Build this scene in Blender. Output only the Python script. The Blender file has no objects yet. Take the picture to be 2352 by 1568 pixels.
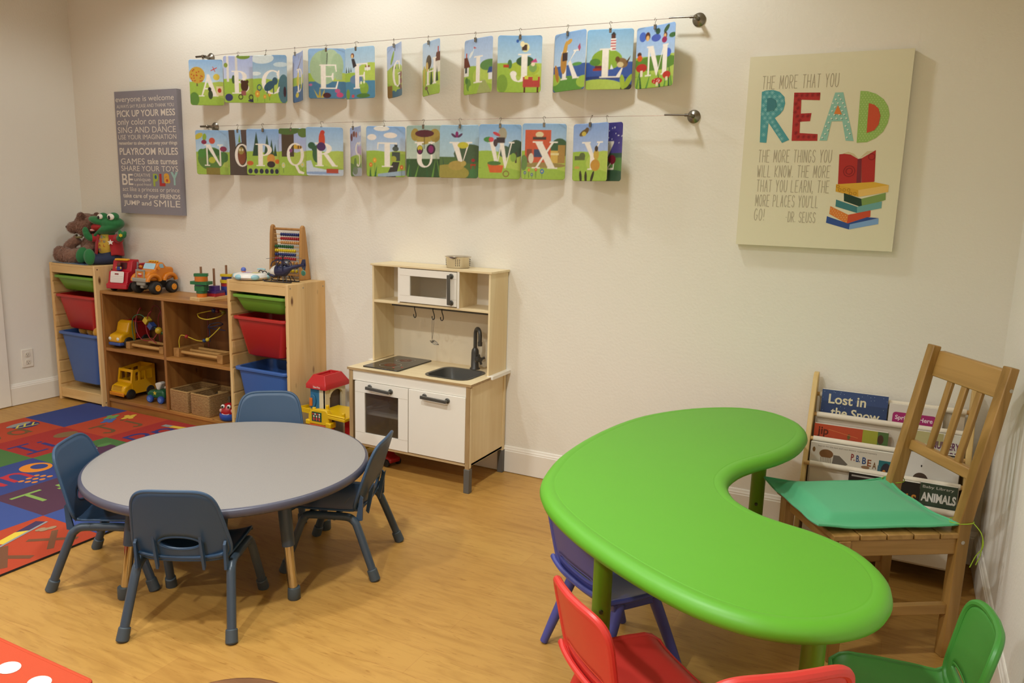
import bpy, bmesh, math, random
import numpy as np
from mathutils import Vector, Matrix
from mathutils.geometry import tessellate_polygon
random.seed(7)
S = bpy.context.scene
COL = S.collection
PI = math.pi

# ---------------------------------------------------------------- camera
cam_d = bpy.data.cameras.new('camera'); cam = bpy.data.objects.new('camera', cam_d); COL.objects.link(cam)
cam_d.sensor_width = 36.0; cam_d.lens = 36.0 * 1784.6 / 2352.0; cam_d.clip_start = 0.05
yaw, pit, rol = math.radians(-26.6254), math.radians(10.3856), math.radians(1.5875)
fw = Vector((math.sin(yaw)*math.cos(pit), math.cos(yaw)*math.cos(pit), -math.sin(pit)))
rt = Vector((math.cos(yaw), -math.sin(yaw), 0)); up = rt.cross(fw)
rt, up = math.cos(rol)*rt + math.sin(rol)*up, -math.sin(rol)*rt + math.cos(rol)*up
cm = Matrix((rt, up, -fw)).transposed().to_4x4(); cm.translation = (2.4395, -3.4054, 1.3771)
cam.matrix_world = cm
S.camera = cam

# ---------------------------------------------------------------- world, lamps, exposure
w = bpy.data.worlds.new('world'); S.world = w; w.use_nodes = True
w.node_tree.nodes['Background'].inputs[0].default_value = (0.9, 0.8, 0.65, 1)
w.node_tree.nodes['Background'].inputs[1].default_value = 0.05
CEIL = 2.72
def spot(x, y, power, size=140, blend=0.8, col=(0.94, 1.0, 1.0)):
    d = bpy.data.lights.new('downlight_or_fill', 'SPOT'); d.energy = power; d.color = col
    d.spot_size = math.radians(size); d.spot_blend = blend; d.shadow_soft_size = 0.07
    o = bpy.data.objects.new('downlight_or_fill', d); COL.objects.link(o); o.location = (x, y, CEIL - 0.02)
    return o
for x, p in ((-1.26, 13), (-0.02, 13), (1.22, 18)): spot(x, -0.58, p, 158, 0.45)
for x, p in ((-1.26, 31), (-0.02, 42), (1.22, 68)): spot(x, -2.2, p)
for x, p in ((-1.0, 72), (1.2, 108)): spot(x, -4.0, p, 160)  # unseen front row, added as fill to brighten the walls
S.view_settings.view_transform = 'Standard'; S.view_settings.look = 'None'
S.view_settings.exposure = 0.95; S.view_settings.gamma = 1.0
S.view_settings.use_curve_mapping = False
S.cycles.max_bounces = 8; S.cycles.diffuse_bounces = 4; S.cycles.use_denoising = True

# ---------------------------------------------------------------- colour and material helpers
def lin(h):
    h = h.lstrip('#'); r = []
    for i in (0, 2, 4):
        c = int(h[i:i+2], 16)/255.0
        r.append(c/12.92 if c <= 0.04045 else ((c+0.055)/1.055)**2.4)
    return (r[0], r[1], r[2], 1.0)
MATS = {}
def nmat(name):
    m = bpy.data.materials.new(name); m.use_nodes = True
    nt = m.node_tree; b = nt.nodes['Principled BSDF']
    return m, nt, b, nt.nodes.new, nt.links.new
def bump(nt, b, scale, strength, dist=0.002, coord=None, detail=3):
    n = nt.nodes.new('ShaderNodeTexNoise'); n.inputs['Scale'].default_value = scale; n.inputs['Detail'].default_value = detail
    if coord is not None: nt.links.new(coord, n.inputs['Vector'])
    bp = nt.nodes.new('ShaderNodeBump'); bp.inputs['Strength'].default_value = strength; bp.inputs['Distance'].default_value = dist
    nt.links.new(n.outputs['Fac'], bp.inputs['Height']); nt.links.new(bp.outputs['Normal'], b.inputs['Normal'])
def obj_coord(nt):
    t = nt.nodes.new('ShaderNodeTexCoord'); return t.outputs['Object']
def plain(h, rough=0.4, metal=0.0, var=0.04, bscale=0, bstr=0.1, spec=0.5, sheen=0, trans=0.0, coat=0):
    key = ('plain', h, rough, metal, bscale, bstr, sheen, trans)
    if key in MATS: return MATS[key]
    m, nt, b, N, L = nmat('paint_' + h.strip('#'))
    co = obj_coord(nt)
    n = N('ShaderNodeTexNoise'); n.inputs['Scale'].default_value = 9; n.inputs['Detail'].default_value = 2; L(co, n.inputs['Vector'])
    mx = N('ShaderNodeMixRGB'); c = lin(h)
    mx.inputs[1].default_value = tuple(v*(1-var) for v in c[:3]) + (1,)
    mx.inputs[2].default_value = tuple(min(1, v*(1+var)) for v in c[:3]) + (1,)
    L(n.outputs['Fac'], mx.inputs[0]); L(mx.outputs[0], b.inputs['Base Color'])
    b.inputs['Roughness'].default_value = rough; b.inputs['Metallic'].default_value = metal
    b.inputs['Specular IOR Level'].default_value = spec
    if sheen: b.inputs['Sheen Weight'].default_value = sheen
    if trans: b.inputs['Transmission Weight'].default_value = trans
    if bscale: bump(nt, b, bscale, bstr, coord=co)
    MATS[key] = m; return m
def painted(rough=0.5, bscale=0, bstr=0.2, var=0.0, vscale=300, sheen=0):
    key = ('painted', rough, bscale, bstr, var)
    if key in MATS: return MATS[key]
    m, nt, b, N, L = nmat('printed_colours')
    a = N('ShaderNodeAttribute'); a.attribute_name = 'Col'
    out = a.outputs['Color']; co = obj_coord(nt)
    if var:
        n = N('ShaderNodeTexNoise'); n.inputs['Scale'].default_value = vscale; n.inputs['Detail'].default_value = 2; L(co, n.inputs['Vector'])
        r = N('ShaderNodeMapRange'); r.inputs[3].default_value = 1-var; r.inputs[4].default_value = 1+var; L(n.outputs['Fac'], r.inputs[0])
        x = N('ShaderNodeVectorMath'); x.operation = 'SCALE'; L(out, x.inputs[0]); L(r.outputs[0], x.inputs['Scale']); out = x.outputs[0]
    L(out, b.inputs['Base Color']); b.inputs['Roughness'].default_value = rough
    if sheen: b.inputs['Sheen Weight'].default_value = sheen
    if bscale: bump(nt, b, bscale, bstr, coord=co)
    MATS[key] = m; return m
def wood(light, dark, axis='z', fine=1.0, rough=0.45, knots=0.0, key2='', board=0.0):
    key = ('wood', light, dark, axis, fine, rough, knots, board)
    if key in MATS: return MATS[key]
    m, nt, b, N, L = nmat('wood_' + axis)
    co = obj_coord(nt)
    mp = N('ShaderNodeMapping'); sc = {'x': (1.2, 16, 16), 'y': (16, 1.2, 16), 'z': (16, 16, 1.2)}[axis]
    mp.inputs['Scale'].default_value = tuple(s*fine for s in sc); L(co, mp.inputs['Vector'])
    n = N('ShaderNodeTexNoise'); n.inputs['Scale'].default_value = 1.0; n.inputs['Detail'].default_value = 6; n.inputs['Distortion'].default_value = 1.1
    L(mp.outputs[0], n.inputs['Vector'])
    cr = N('ShaderNodeValToRGB'); cr.color_ramp.elements[0].position = 0.30; cr.color_ramp.elements[1].position = 0.62
    cr.color_ramp.elements[0].color = lin(dark); cr.color_ramp.elements[1].color = lin(light); L(n.outputs['Fac'], cr.inputs[0])
    out = cr.outputs[0]
    if board:
        mb_ = N('ShaderNodeTexNoise'); mb_.inputs['Scale'].default_value = 1.0; mb_.inputs['Detail'].default_value = 0
        mp3 = N('ShaderNodeMapping'); s3 = {'x': (0, 11, 11), 'y': (11, 0, 11), 'z': (11, 11, 0)}[axis]; mp3.inputs['Scale'].default_value = s3
        L(co, mp3.inputs['Vector']); L(mp3.outputs[0], mb_.inputs['Vector'])
        rr = N('ShaderNodeMapRange'); rr.inputs[1].default_value = .35; rr.inputs[2].default_value = .65; rr.inputs[3].default_value = 1-board; rr.inputs[4].default_value = 1+board*.4
        L(mb_.outputs['Fac'], rr.inputs[0])
        vm = N('ShaderNodeVectorMath'); vm.operation = 'SCALE'; L(out, vm.inputs[0]); L(rr.outputs[0], vm.inputs['Scale']); out = vm.outputs[0]
    if knots:
        mp2 = N('ShaderNodeMapping'); s2 = {'x': (5, 13, 13), 'y': (13, 5, 13), 'z': (13, 13, 5)}[axis]; mp2.inputs['Scale'].default_value = s2
        L(co, mp2.inputs['Vector'])
        v = N('ShaderNodeTexVoronoi'); v.inputs['Scale'].default_value = 1; v.inputs['Randomness'].default_value = 1; L(mp2.outputs[0], v.inputs['Vector'])
        k = N('ShaderNodeValToRGB'); k.color_ramp.elements[0].position = 0.05*knots; k.color_ramp.elements[1].position = 0.13*knots
        k.color_ramp.elements[0].color = (1, 1, 1, 1); k.color_ramp.elements[1].color = (0, 0, 0, 1); L(v.outputs['Distance'], k.inputs[0])
        mx = N('ShaderNodeMixRGB'); L(k.outputs[0], mx.inputs[0]); L(out, mx.inputs[1]); mx.inputs[2].default_value = lin('#6b3f1c'); out = mx.outputs[0]
    L(out, b.inputs['Base Color']); b.inputs['Roughness'].default_value = rough
    bp = N('ShaderNodeBump'); bp.inputs['Strength'].default_value = 0.08; bp.inputs['Distance'].default_value = 0.001
    L(n.outputs['Fac'], bp.inputs['Height']); L(bp.outputs['Normal'], b.inputs['Normal'])
    MATS[key] = m; return m
def glassy(h, alpha=0.35, rough=0.05):
    key = ('glass', h, alpha)
    if key in MATS: return MATS[key]
    m, nt, b, N, L = nmat('clear_pane')
    b.inputs['Base Color'].default_value = lin(h); b.inputs['Roughness'].default_value = rough; b.inputs['Alpha'].default_value = alpha
    n = N('ShaderNodeTexNoise'); n.inputs['Scale'].default_value = 3
    r = N('ShaderNodeMapRange'); r.inputs[3].default_value = rough; r.inputs[4].default_value = rough+.06
    L(n.outputs['Fac'], r.inputs[0]); L(r.outputs[0], b.inputs['Roughness'])
    MATS[key] = m; return m

# ---------------------------------------------------------------- mesh builder
WHITE = (1, 1, 1, 1)
class MB:
    def __init__(s):
        s.v = []; s.f = []; s.m = []; s.c = []; s.T = None; s.hascol = False
    def add(s, vs, fs, m=0, c=None):
        o = len(s.v)
        if s.T is not None: vs = [tuple(s.T @ Vector(p)) for p in vs]
        s.v += [tuple(p) for p in vs]
        if c is not None:
            s.hascol = True
            if isinstance(c, str): c = lin(c)
        for f in fs:
            s.f.append(tuple(i+o for i in f)); s.m.append(m); s.c.append(c or WHITE)
        return s
    def box(s, x0, y0, z0, x1, y1, z1, m=0, c=None):
        x0, x1 = min(x0, x1), max(x0, x1); y0, y1 = min(y0, y1), max(y0, y1); z0, z1 = min(z0, z1), max(z0, z1)
        v = [(x0,y0,z0),(x1,y0,z0),(x1,y1,z0),(x0,y1,z0),(x0,y0,z1),(x1,y0,z1),(x1,y1,z1),(x0,y1,z1)]
        return s.add(v, [(0,3,2,1),(4,5,6,7),(0,1,5,4),(1,2,6,5),(2,3,7,6),(3,0,4,7)], m, c)
    def bar(s, p0, p1, wx, wy, m=0, c=None, hint=(0, 0, 1), taper=1.0):
        """a straight bar of rectangular section from p0 to p1; wx is the width across the hint side"""
        p0, p1 = Vector(p0), Vector(p1); d = (p1-p0).normalized(); h = Vector(hint)
        a = d.cross(h)
        if a.length < 1e-4: a = d.cross(Vector((1, 0, 0)))
        a.normalize(); b = a.cross(d).normalized(); v = []
        for p, k in ((p0, 1.0), (p1, taper)):
            for i, j in ((-1,-1),(1,-1),(1,1),(-1,1)): v.append(p + a*(i*wx/2*k) + b*(j*wy/2*k))
        return s.add(v, [(0,3,2,1),(4,5,6,7),(0,1,5,4),(1,2,6,5),(2,3,7,6),(3,0,4,7)], m, c)
    def cyl(s, p0, p1, r0, r1=None, n=18, m=0, c=None, caps=True):
        r1 = r0 if r1 is None else r1
        return s.tube([p0, p1], [r0, r1], n, m, c, caps)
    def tube(s, pts, r, n=12, m=0, c=None, caps=True, closed=False):
        pts = [Vector(p) for p in pts]; k = len(pts)
        rs = r if isinstance(r, (list, tuple)) else [r]*k
        v = []; f = []; prev = None
        for i, p in enumerate(pts):
            if closed: d = pts[(i+1) % k]-pts[i-1]
            else: d = pts[min(i+1, k-1)]-pts[max(i-1, 0)]
            d = d.normalized() if d.length > 1e-9 else Vector((0, 0, 1))
            if prev is None:
                a = d.cross(Vector((0, 0, 1)))
                if a.length < 1e-3: a = d.cross(Vector((1, 0, 0)))
            else: a = prev - d*prev.dot(d)
            a.normalize(); prev = a; b = d.cross(a)
            for j in range(n):
                t = 2*PI*j/n; v.append(p + (a*math.cos(t)+b*math.sin(t))*rs[i])
        for i in range(k if closed else k-1):
            i2 = (i+1) % k
            for j in range(n):
                j2 = (j+1) % n; f.append((i*n+j, i*n+j2, i2*n+j2, i2*n+j))
        if caps and not closed: f.append(tuple(range(n-1, -1, -1))); f.append(tuple((k-1)*n+j for j in range(n)))
        return s.add(v, f, m, c)
    def lathe(s, prof, o=(0, 0, 0), n=32, m=0, c=None, axis='z'):
        o = Vector(o); v = []; f = []; k = len(prof)
        for r, z in prof:
            for j in range(n):
                t = 2*PI*j/n; a, b = r*math.cos(t), r*math.sin(t)
                v.append(o + Vector({'z': (a, b, z), 'y': (a, z, b), 'x': (z, a, b)}[axis]))
        for i in range(k-1):
            for j in range(n):
                j2 = (j+1) % n; f.append((i*n+j, i*n+j2, (i+1)*n+j2, (i+1)*n+j))
        if prof[0][0] > 1e-6: f.append(tuple(range(n-1, -1, -1)))
        if prof[-1][0] > 1e-6: f.append(tuple((k-1)*n+j for j in range(n)))
        return s.add(v, f, m, c)
    def ell(s, o, r, n=20, k=12, m=0, c=None, rot=None):
        if not isinstance(r, (tuple, list)): r = (r, r, r)
        o = Vector(o); v = []; f = []
        for i in range(k+1):
            ph = PI*i/k
            for j in range(n):
                t = 2*PI*j/n; p = Vector((r[0]*math.sin(ph)*math.cos(t), r[1]*math.sin(ph)*math.sin(t), r[2]*math.cos(ph)))
                if rot is not None: p = rot @ p
                v.append(o+p)
        for i in range(k):
            for j in range(n):
                j2 = (j+1) % n; f.append((i*n+j, (i+1)*n+j, (i+1)*n+j2, i*n+j2))
        return s.add(v, f, m, c)
    def grid(s, fn, nu, nv, m=0, c=None):
        v = [fn(i/nu, j/nv) for j in range(nv+1) for i in range(nu+1)]
        f = [(j*(nu+1)+i, j*(nu+1)+i+1, (j+1)*(nu+1)+i+1, (j+1)*(nu+1)+i) for j in range(nv) for i in range(nu)]
        return s.add(v, f, m, c)
    def prism(s, poly, a, b, plane='xy', m=0, c=None, inset=0):
        """extrude a 2-D outline between a and b along the third axis"""
        P = {'xy': lambda u, v, t: (u, v, t), 'xz': lambda u, v, t: (u, t, v), 'yz': lambda u, v, t: (t, u, v)}[plane]
        n = len(poly); v = [P(u, w_, a) for u, w_ in poly] + [P(u, w_, b) for u, w_ in poly]
        f = [tuple(range(n)), tuple(range(2*n-1, n-1, -1))] + [(i, (i+1) % n, n+(i+1) % n, n+i) for i in range(n)]
        return s.add(v, f, m, c)
    def flat(s, loops, mapf, m=0, c=None):
        """a flat figure (first loop the outline, the others holes) laid on a surface by mapf"""
        if loops and not isinstance(loops[0][0], (tuple, list)): loops = [loops]
        tri = tessellate_polygon([[Vector((p[0], p[1], 0)) for p in l] for l in loops])
        pts = [mapf(*p) for l in loops for p in l]
        return s.add(s.lift(pts, tri), tri, m, c)
    def lift(s, pts, tri):
        """each figure lies a hair above the one before, so that inks never share a plane"""
        a, b, d = (Vector(pts[i]) for i in tri[0]); n = (b-a).cross(d-a)
        if n.length < 1e-14: return pts
        n.normalize(); s.k = (getattr(s, 'k', 0)+1) % 20
        if n.dot(Vector((-.3, -1, 1.2))) < 0: n = -n
        return [tuple(Vector(p)+n*(1.3e-5*s.k)) for p in pts]
    def text(s, txt, box, mapf, m=0, c=None, bold=0.0, align='fit'):
        vs, fs, (x0, y0, x1, y1) = text_mesh(txt, bold)
        bx0, by0, bx1, by1 = box
        sy = (by1-by0)/(y1-y0); sx = (bx1-bx0)/(x1-x0) if align == 'fit' else sy
        q = [mapf(bx0+(p[0]-x0)*sx, by0+(p[1]-y0)*sy) for p in vs]
        if not bold: return s.add(q, fs, m, c)
        for f in fs:
            p = [q[i] for i in f]; s.add(s.lift(p, [(0, 1, 2)]), [tuple(range(len(p)))], m, c)
        return s
    def build(s, name, mats, parent=None, smooth=35, bevel=0.0, seg=2, solid=0.0, sub=0, recalc=True, loc=None, rotz=None, offset=-1):
        me = bpy.data.meshes.new(name); me.from_pydata(s.v, [], s.f)
        if not isinstance(mats, (list, tuple)): mats = [mats]
        for mt in mats: me.materials.append(mt)
        me.polygons.foreach_set('material_index', s.m)
        if s.hascol:
            at = me.color_attributes.new('Col', 'FLOAT_COLOR', 'CORNER'); arr = []
            for p in me.polygons: arr += list(s.c[p.index])*p.loop_total
            at.data.foreach_set('color', arr)
        if recalc:
            b = bmesh.new(); b.from_mesh(me); bmesh.ops.recalc_face_normals(b, faces=b.faces[:]); b.to_mesh(me); b.free()
        if smooth:
            me.polygons.foreach_set('use_smooth', [True]*len(me.polygons)); me.set_sharp_from_angle(angle=math.radians(smooth))
        me.update()
        o = bpy.data.objects.new(name, me); COL.objects.link(o)
        if parent is not None:
            o.parent = parent
        if loc is not None: o.location = loc
        if rotz is not None: o.rotation_euler = (0, 0, rotz)
        if solid:
            q = o.modifiers.new('solid', 'SOLIDIFY'); q.thickness = solid; q.offset = offset
        if sub:
            q = o.modifiers.new('sub', 'SUBSURF'); q.levels = sub; q.render_levels = sub
        if bevel:
            q = o.modifiers.new('bevel', 'BEVEL'); q.width = bevel; q.segments = seg; q.limit_method = 'ANGLE'; q.angle_limit = math.radians(40)
            q.harden_normals = False
        return o
_TXT = {}
def text_mesh(txt, bold=0.0):
    k = (txt, bold)
    if k not in _TXT:
        cu = bpy.data.curves.new('lettering', 'FONT'); cu.body = txt; cu.offset = bold; cu.resolution_u = 4
        ob = bpy.data.objects.new('lettering', cu); COL.objects.link(ob)
        bpy.context.view_layer.update()
        me = bpy.data.meshes.new_from_object(ob.evaluated_get(bpy.context.evaluated_depsgraph_get()))
        vs = [(p.co.x, p.co.y) for p in me.vertices]; fs = [tuple(p.vertices) for p in me.polygons]
        bpy.data.objects.remove(ob); bpy.data.curves.remove(cu); bpy.data.meshes.remove(me)
        xs = [p[0] for p in vs]; ys = [p[1] for p in vs]
        _TXT[k] = (vs, fs, (min(xs), min(ys), max(xs), max(ys)))
    return _TXT[k]
def thing(name, label, cat, loc=(0, 0, 0), rotz=0.0, group=None):
    o = bpy.data.objects.new(name, None); COL.objects.link(o); o.empty_display_size = 0.05
    o.location = loc; o.rotation_euler = (0, 0, rotz); return tag(o, label, cat, group)
def tag(o, label, cat, group=None):
    o['label'] = label; o['category'] = cat
    if group: o['group'] = group
    return o
def struct(o): o['kind'] = 'structure'; return o
def copy_tree(o, parent=None):
    c = o.copy(); COL.objects.link(c)
    if parent is not None: c.parent = parent
    for ch in [x for x in bpy.data.objects if x.parent == o]: copy_tree(ch, c)
    return c
def smooth_pts(p, k=6, closed=False):
    """Catmull-Rom through the points"""
    p = [Vector(q) for q in p]; n = len(p); out = []
    rng = range(n if closed else n-1)
    for i in rng:
        a, b, c_, d = (p[(i-1) % n], p[i], p[(i+1) % n], p[(i+2) % n]) if closed else (p[max(i-1, 0)], p[i], p[i+1], p[min(i+2, n-1)])
        for j in range(k):
            t = j/k; out.append(0.5*((2*b)+(c_-a)*t+(2*a-5*b+4*c_-d)*t*t+(3*b-a-3*c_+d)*t**3))
    if not closed: out.append(p[-1])
    return out
def round_rect(x0, y0, x1, y1, r, n=6):
    out = []
    for cx, cy, a in ((x1-r, y1-r, 0), (x0+r, y1-r, 90), (x0+r, y0+r, 180), (x1-r, y0+r, 270)):
        for i in range(n+1):
            t = math.radians(a+90*i/n); out.append((cx+r*math.cos(t), cy+r*math.sin(t)))
    return out
def ellipse(cx, cy, rx, ry, n=24, a0=0, a1=360, rot=0):
    out = []; full = abs(a1-a0) >= 360
    cr, sr_ = math.cos(math.radians(rot)), math.sin(math.radians(rot))
    for i in range(n if full else n+1):
        t = math.radians(a0+(a1-a0)*i/n); x, y = rx*math.cos(t), ry*math.sin(t); out.append((cx+x*cr-y*sr_, cy+x*sr_+y*cr))
    return out
def star(cx, cy, r, k=5, inner=0.45, rot=90):
    return [(cx+(r if i % 2 == 0 else r*inner)*math.cos(math.radians(rot+180*i/k)), cy+(r if i % 2 == 0 else r*inner)*math.sin(math.radians(rot+180*i/k))) for i in range(2*k)]
# stroke lettering: capitals as polylines in a unit box
def _arc(cx, cy, rx, ry, a0, a1, n=8): return ellipse(cx, cy, rx, ry, n, a0, a1 if abs(a1-a0) < 360 else a0+359.9)
STROKES = {
 'A': [[(0,0),(.5,1),(1,0)],[(.2,.38),(.8,.38)]], 'C': [_arc(.55,.5,.5,.5,40,320,14)], 'D': [[(0,0),(0,1)],[(0,1),(.4,1)]+_arc(.35,.5,.65,.5,80,-80,10)+[(0,0)]],
 'E': [[(1,1),(0,1),(0,0),(1,0)],[(0,.52),(.8,.52)]], 'G': [_arc(.52,.5,.5,.5,50,340,14)+[(.98,.45),(.6,.45)]], 'H': [[(0,0),(0,1)],[(1,0),(1,1)],[(0,.5),(1,.5)]],
 'I': [[(.5,0),(.5,1)]], 'K': [[(0,0),(0,1)],[(.95,1),(0,.42),(1,0)]], 'L': [[(0,1),(0,0),(.95,0)]], 'M': [[(0,0),(.08,1),(.5,.25),(.92,1),(1,0)]],
 'N': [[(0,0),(0,1),(1,0),(1,1)]], 'O': [_arc(.5,.5,.5,.5,90,450,18)], 'P': [[(0,0),(0,1),(.5,1)]+_arc(.45,.74,.5,.26,80,-90,8)+[(0,.48)]],
 'R': [[(0,0),(0,1),(.5,1)]+_arc(.45,.74,.5,.26,80,-90,8)+[(0,.48)],[(.35,.48),(1,0)]], 'S': [_arc(.5,.75,.45,.25,20,250,9)+_arc(.5,.25,.45,.25,70,-160,9)],
 'T': [[(0,1),(1,1)],[(.5,1),(.5,0)]], 'U': [[(0,1),(0,.35)]+_arc(.5,.35,.5,.35,190,350,8)+[(1,.35),(1,1)]], 'W': [[(0,1),(.25,0),(.5,.7),(.75,0),(1,1)]],
 'Y': [[(0,1),(.5,.5),(1,1)],[(.5,.5),(.5,0)]], 'V': [[(0,1),(.5,0),(1,1)]], 'X': [[(0,0),(1,1)],[(0,1),(1,0)]], 'J': [[(.15,1),(1,1)],[(.62,1),(.62,.3)]+_arc(.32,.28,.3,.28,0,-150,7)],
 '.': [[(.4,.02),(.6,.06)]], ',': [[(.6,.12),(.4,-.1)]], '!': [[(.5,1),(.45,.3)],[(.45,.08),(.5,.02)]], "'": [[(.5,1),(.4,.8)]], '-': [[(.1,.45),(.9,.45)]],
 'd': [[(.9,1),(.9,0)],_arc(.48,.3,.42,.3,0,360,14)], 'i': [[(.5,0),(.5,.62)],[(.46,.82),(.54,.86)]], 'j': [[(.62,.6),(.62,-.2)]+_arc(.32,-.2,.3,.2,0,-140,6),[(.58,.82),(.66,.86)]],
 'p': [[(.1,.6),(.1,-.4)],_arc(.5,.3,.42,.3,0,360,14)], 'n': [[(.1,0),(.1,.6)],[(.1,.35)]+_arc(.5,.35,.38,.27,160,0,7)+[(.88,0)]], 't': [[(.5,1),(.5,0)],[(.15,.62),(.85,.62)]], 'x': [[(0,0),(.9,.6)],[(0,.6),(.9,0)]],
}
SW = {'I': .12, '.': .2, ',': .2, '!': .25, "'": .15, '-': .5, 'i': .3, 'j': .5, 'M': 1.15, 'W': 1.2, 'J': .9}
def stroke_quads(pts, w):
    out = []
    for (x0, y0), (x1, y1) in zip(pts, pts[1:]):
        d = math.hypot(x1-x0, y1-y0)
        if d < 1e-7: continue
        nx, ny = -(y1-y0)/d*w/2, (x1-x0)/d*w/2; ex, ey = (x1-x0)/d*w*.3, (y1-y0)/d*w*.3
        out.append([(x0-ex+nx, y0-ey+ny), (x0-ex-nx, y0-ey-ny), (x1+ex-nx, y1+ey-ny), (x1+ex+nx, y1+ey+ny)])
    return out
def stroke_text(txt, box, w, gap=.55, space=1.1):
    """a line of thin drawn capitals fitted into box -> list of quads"""
    tot = 0; pos = []
    for ch in txt:
        if ch == ' ': tot += space; continue
        wd = SW.get(ch, 1.0); pos.append((ch, tot, wd)); tot += wd+gap
    tot -= gap; x0, y0, x1, y1 = box; sx = (x1-x0)/tot; out = []
    for ch, p, wd in pos:
        for line in STROKES[ch]:
            out += stroke_quads([(x0+(p+(u if wd > .2 else .5*wd+u-.5)*(wd if wd > .2 else 1))*sx if wd > .2 else x0+(p+.5*wd+(u-.5)*.5)*sx, y0+v*(y1-y0)) for u, v in line], w)
    return out
# ================================================================ THE ROOM
XL, XR, YF = -2.517, 2.807, -5.2
def plaster(h):
    m, nt, b, N, L = nmat('wall_paint'); co = obj_coord(nt)
    b.inputs['Roughness'].default_value = 0.75; b.inputs['Specular IOR Level'].default_value = 0.25
    n = N('ShaderNodeTexNoise'); n.inputs['Scale'].default_value = 1.6; n.inputs['Detail'].default_value = 2; L(co, n.inputs['Vector'])
    mx = N('ShaderNodeMixRGB'); c = lin(h); mx.inputs[1].default_value = tuple(v*.97 for v in c[:3])+(1,); mx.inputs[2].default_value = c
    L(n.outputs['Fac'], mx.inputs[0]); L(mx.outputs[0], b.inputs['Base Color'])
    bump(nt, b, 85, 0.22, 0.004, co, 2)
    return m
WALL = plaster('#efe9dd')
TRIM = plain('#efe8dc', 0.35)
def floor_mat():
    m, nt, b, N, L = nmat('maple_floor'); co = obj_coord(nt)
    br = N('ShaderNodeTexBrick'); br.inputs['Scale'].default_value = 1.0; br.inputs['Brick Width'].default_value = 1.25; br.inputs['Row Height'].default_value = 0.13
    br.inputs['Mortar Size'].default_value = 0.0006; br.inputs['Mortar Smooth'].default_value = 0.3
    br.inputs['Color1'].default_value = lin('#bd8f48'); br.inputs['Color2'].default_value = lin('#b48542'); br.inputs['Mortar'].default_value = lin('#a8743a')
    L(co, br.inputs['Vector'])
    mp = N('ShaderNodeMapping'); mp.inputs['Scale'].default_value = (3.2, 20, 1); L(co, mp.inputs['Vector'])
    n = N('ShaderNodeTexNoise'); n.inputs['Scale'].default_value = 1.3; n.inputs['Detail'].default_value = 7; n.inputs['Distortion'].default_value = 1.6; L(mp.outputs[0], n.inputs['Vector'])
    cr = N('ShaderNodeValToRGB'); e = cr.color_ramp.elements; e[0].position = .28; e[0].color = (.70, .62, .54, 1); e[1].position = .56; e[1].color = (1, 1, 1, 1)
    L(n.outputs['Fac'], cr.inputs[0])
    mu = N('ShaderNodeMixRGB'); mu.blend_type = 'MULTIPLY'; mu.inputs[0].default_value = .6; L(br.outputs['Color'], mu.inputs[1]); L(cr.outputs[0], mu.inputs[2])
    mp2 = N('ShaderNodeMapping'); mp2.inputs['Scale'].default_value = (5, 42, 1); L(co, mp2.inputs['Vector'])
    n2 = N('ShaderNodeTexNoise'); n2.inputs['Scale'].default_value = 1.5; n2.inputs['Detail'].default_value = 4; n2.inputs['Distortion'].default_value = 2.5; L(mp2.outputs[0], n2.inputs['Vector'])
    c2 = N('ShaderNodeValToRGB'); e = c2.color_ramp.elements; e[0].position = .30; e[0].color = (.74, .66, .58, 1); e[1].position = .40; e[1].color = (1, 1, 1, 1)
    L(n2.outputs['Fac'], c2.inputs[0])
    m2 = N('ShaderNodeMixRGB'); m2.blend_type = 'MULTIPLY'; m2.inputs[0].default_value = .8; L(mu.outputs[0], m2.inputs[1]); L(c2.outputs[0], m2.inputs[2])
    L(m2.outputs[0], b.inputs['Base Color']); b.inputs['Roughness'].default_value = .42; b.inputs['Specular IOR Level'].default_value = .4
    return m
struct(MB().box(XL-.2, YF-.2, -.1, XR+.2, .2, 0).build('floor', floor_mat(), smooth=0))
struct(MB().box(XL-.2, YF-.2, CEIL, XR+.2, .2, CEIL+.1).build('ceiling', plaster('#f2ece0'), smooth=0))
struct(MB().box(XL-.1, 0, 0, XR+.1, .1, CEIL).build('wall_back', WALL, smooth=0))
struct(MB().box(XL-.1, YF, 0, XL, 0, CEIL).build('wall_left', WALL, smooth=0))
struct(MB().box(XR, YF, 0, XR+.1, 0, CEIL).build('wall_right', WALL, smooth=0))
struct(MB().box(XL-.1, YF-.1, 0, XR+.1, YF, CEIL).build('wall_front', WALL, smooth=0))
BP = [(0, 0.003), (.0135, 0.003), (.0135, .112), (.011, .116), (.011, .121), (.0075, .127), (.0055, .134), (.003, .1375), (0, .1375)]   # moulded baseboard profile
def baseboard(name, fn, a, b):
    mb = MB(); n = len(BP); v = [fn(t, d, z) for t in (a, b) for d, z in BP]
    mb.add(v, [tuple(range(n)), tuple(range(2*n-1, n-1, -1))]+[(i, (i+1) % n, n+(i+1) % n, n+i) for i in range(n)])
    struct(mb.build(name, TRIM, smooth=0))
baseboard('baseboard_back', lambda t, d, z: (t, -d, z), XL, XR)
baseboard('baseboard_left', lambda t, d, z: (XL+d, t, z), -.575, -.014)
baseboard('baseboard_right', lambda t, d, z: (XR-d, t, z), YF, -.014)
struct(MB().box(XL, -.66, 0.003, XL+.02, -.577, 2.1).build('trim_1', TRIM, bevel=.004))
struct(MB().box(XL-.001, -1.5, 0.006, XL+.012, -.66, 2.05).build('door_1', TRIM, bevel=.002))

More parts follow.
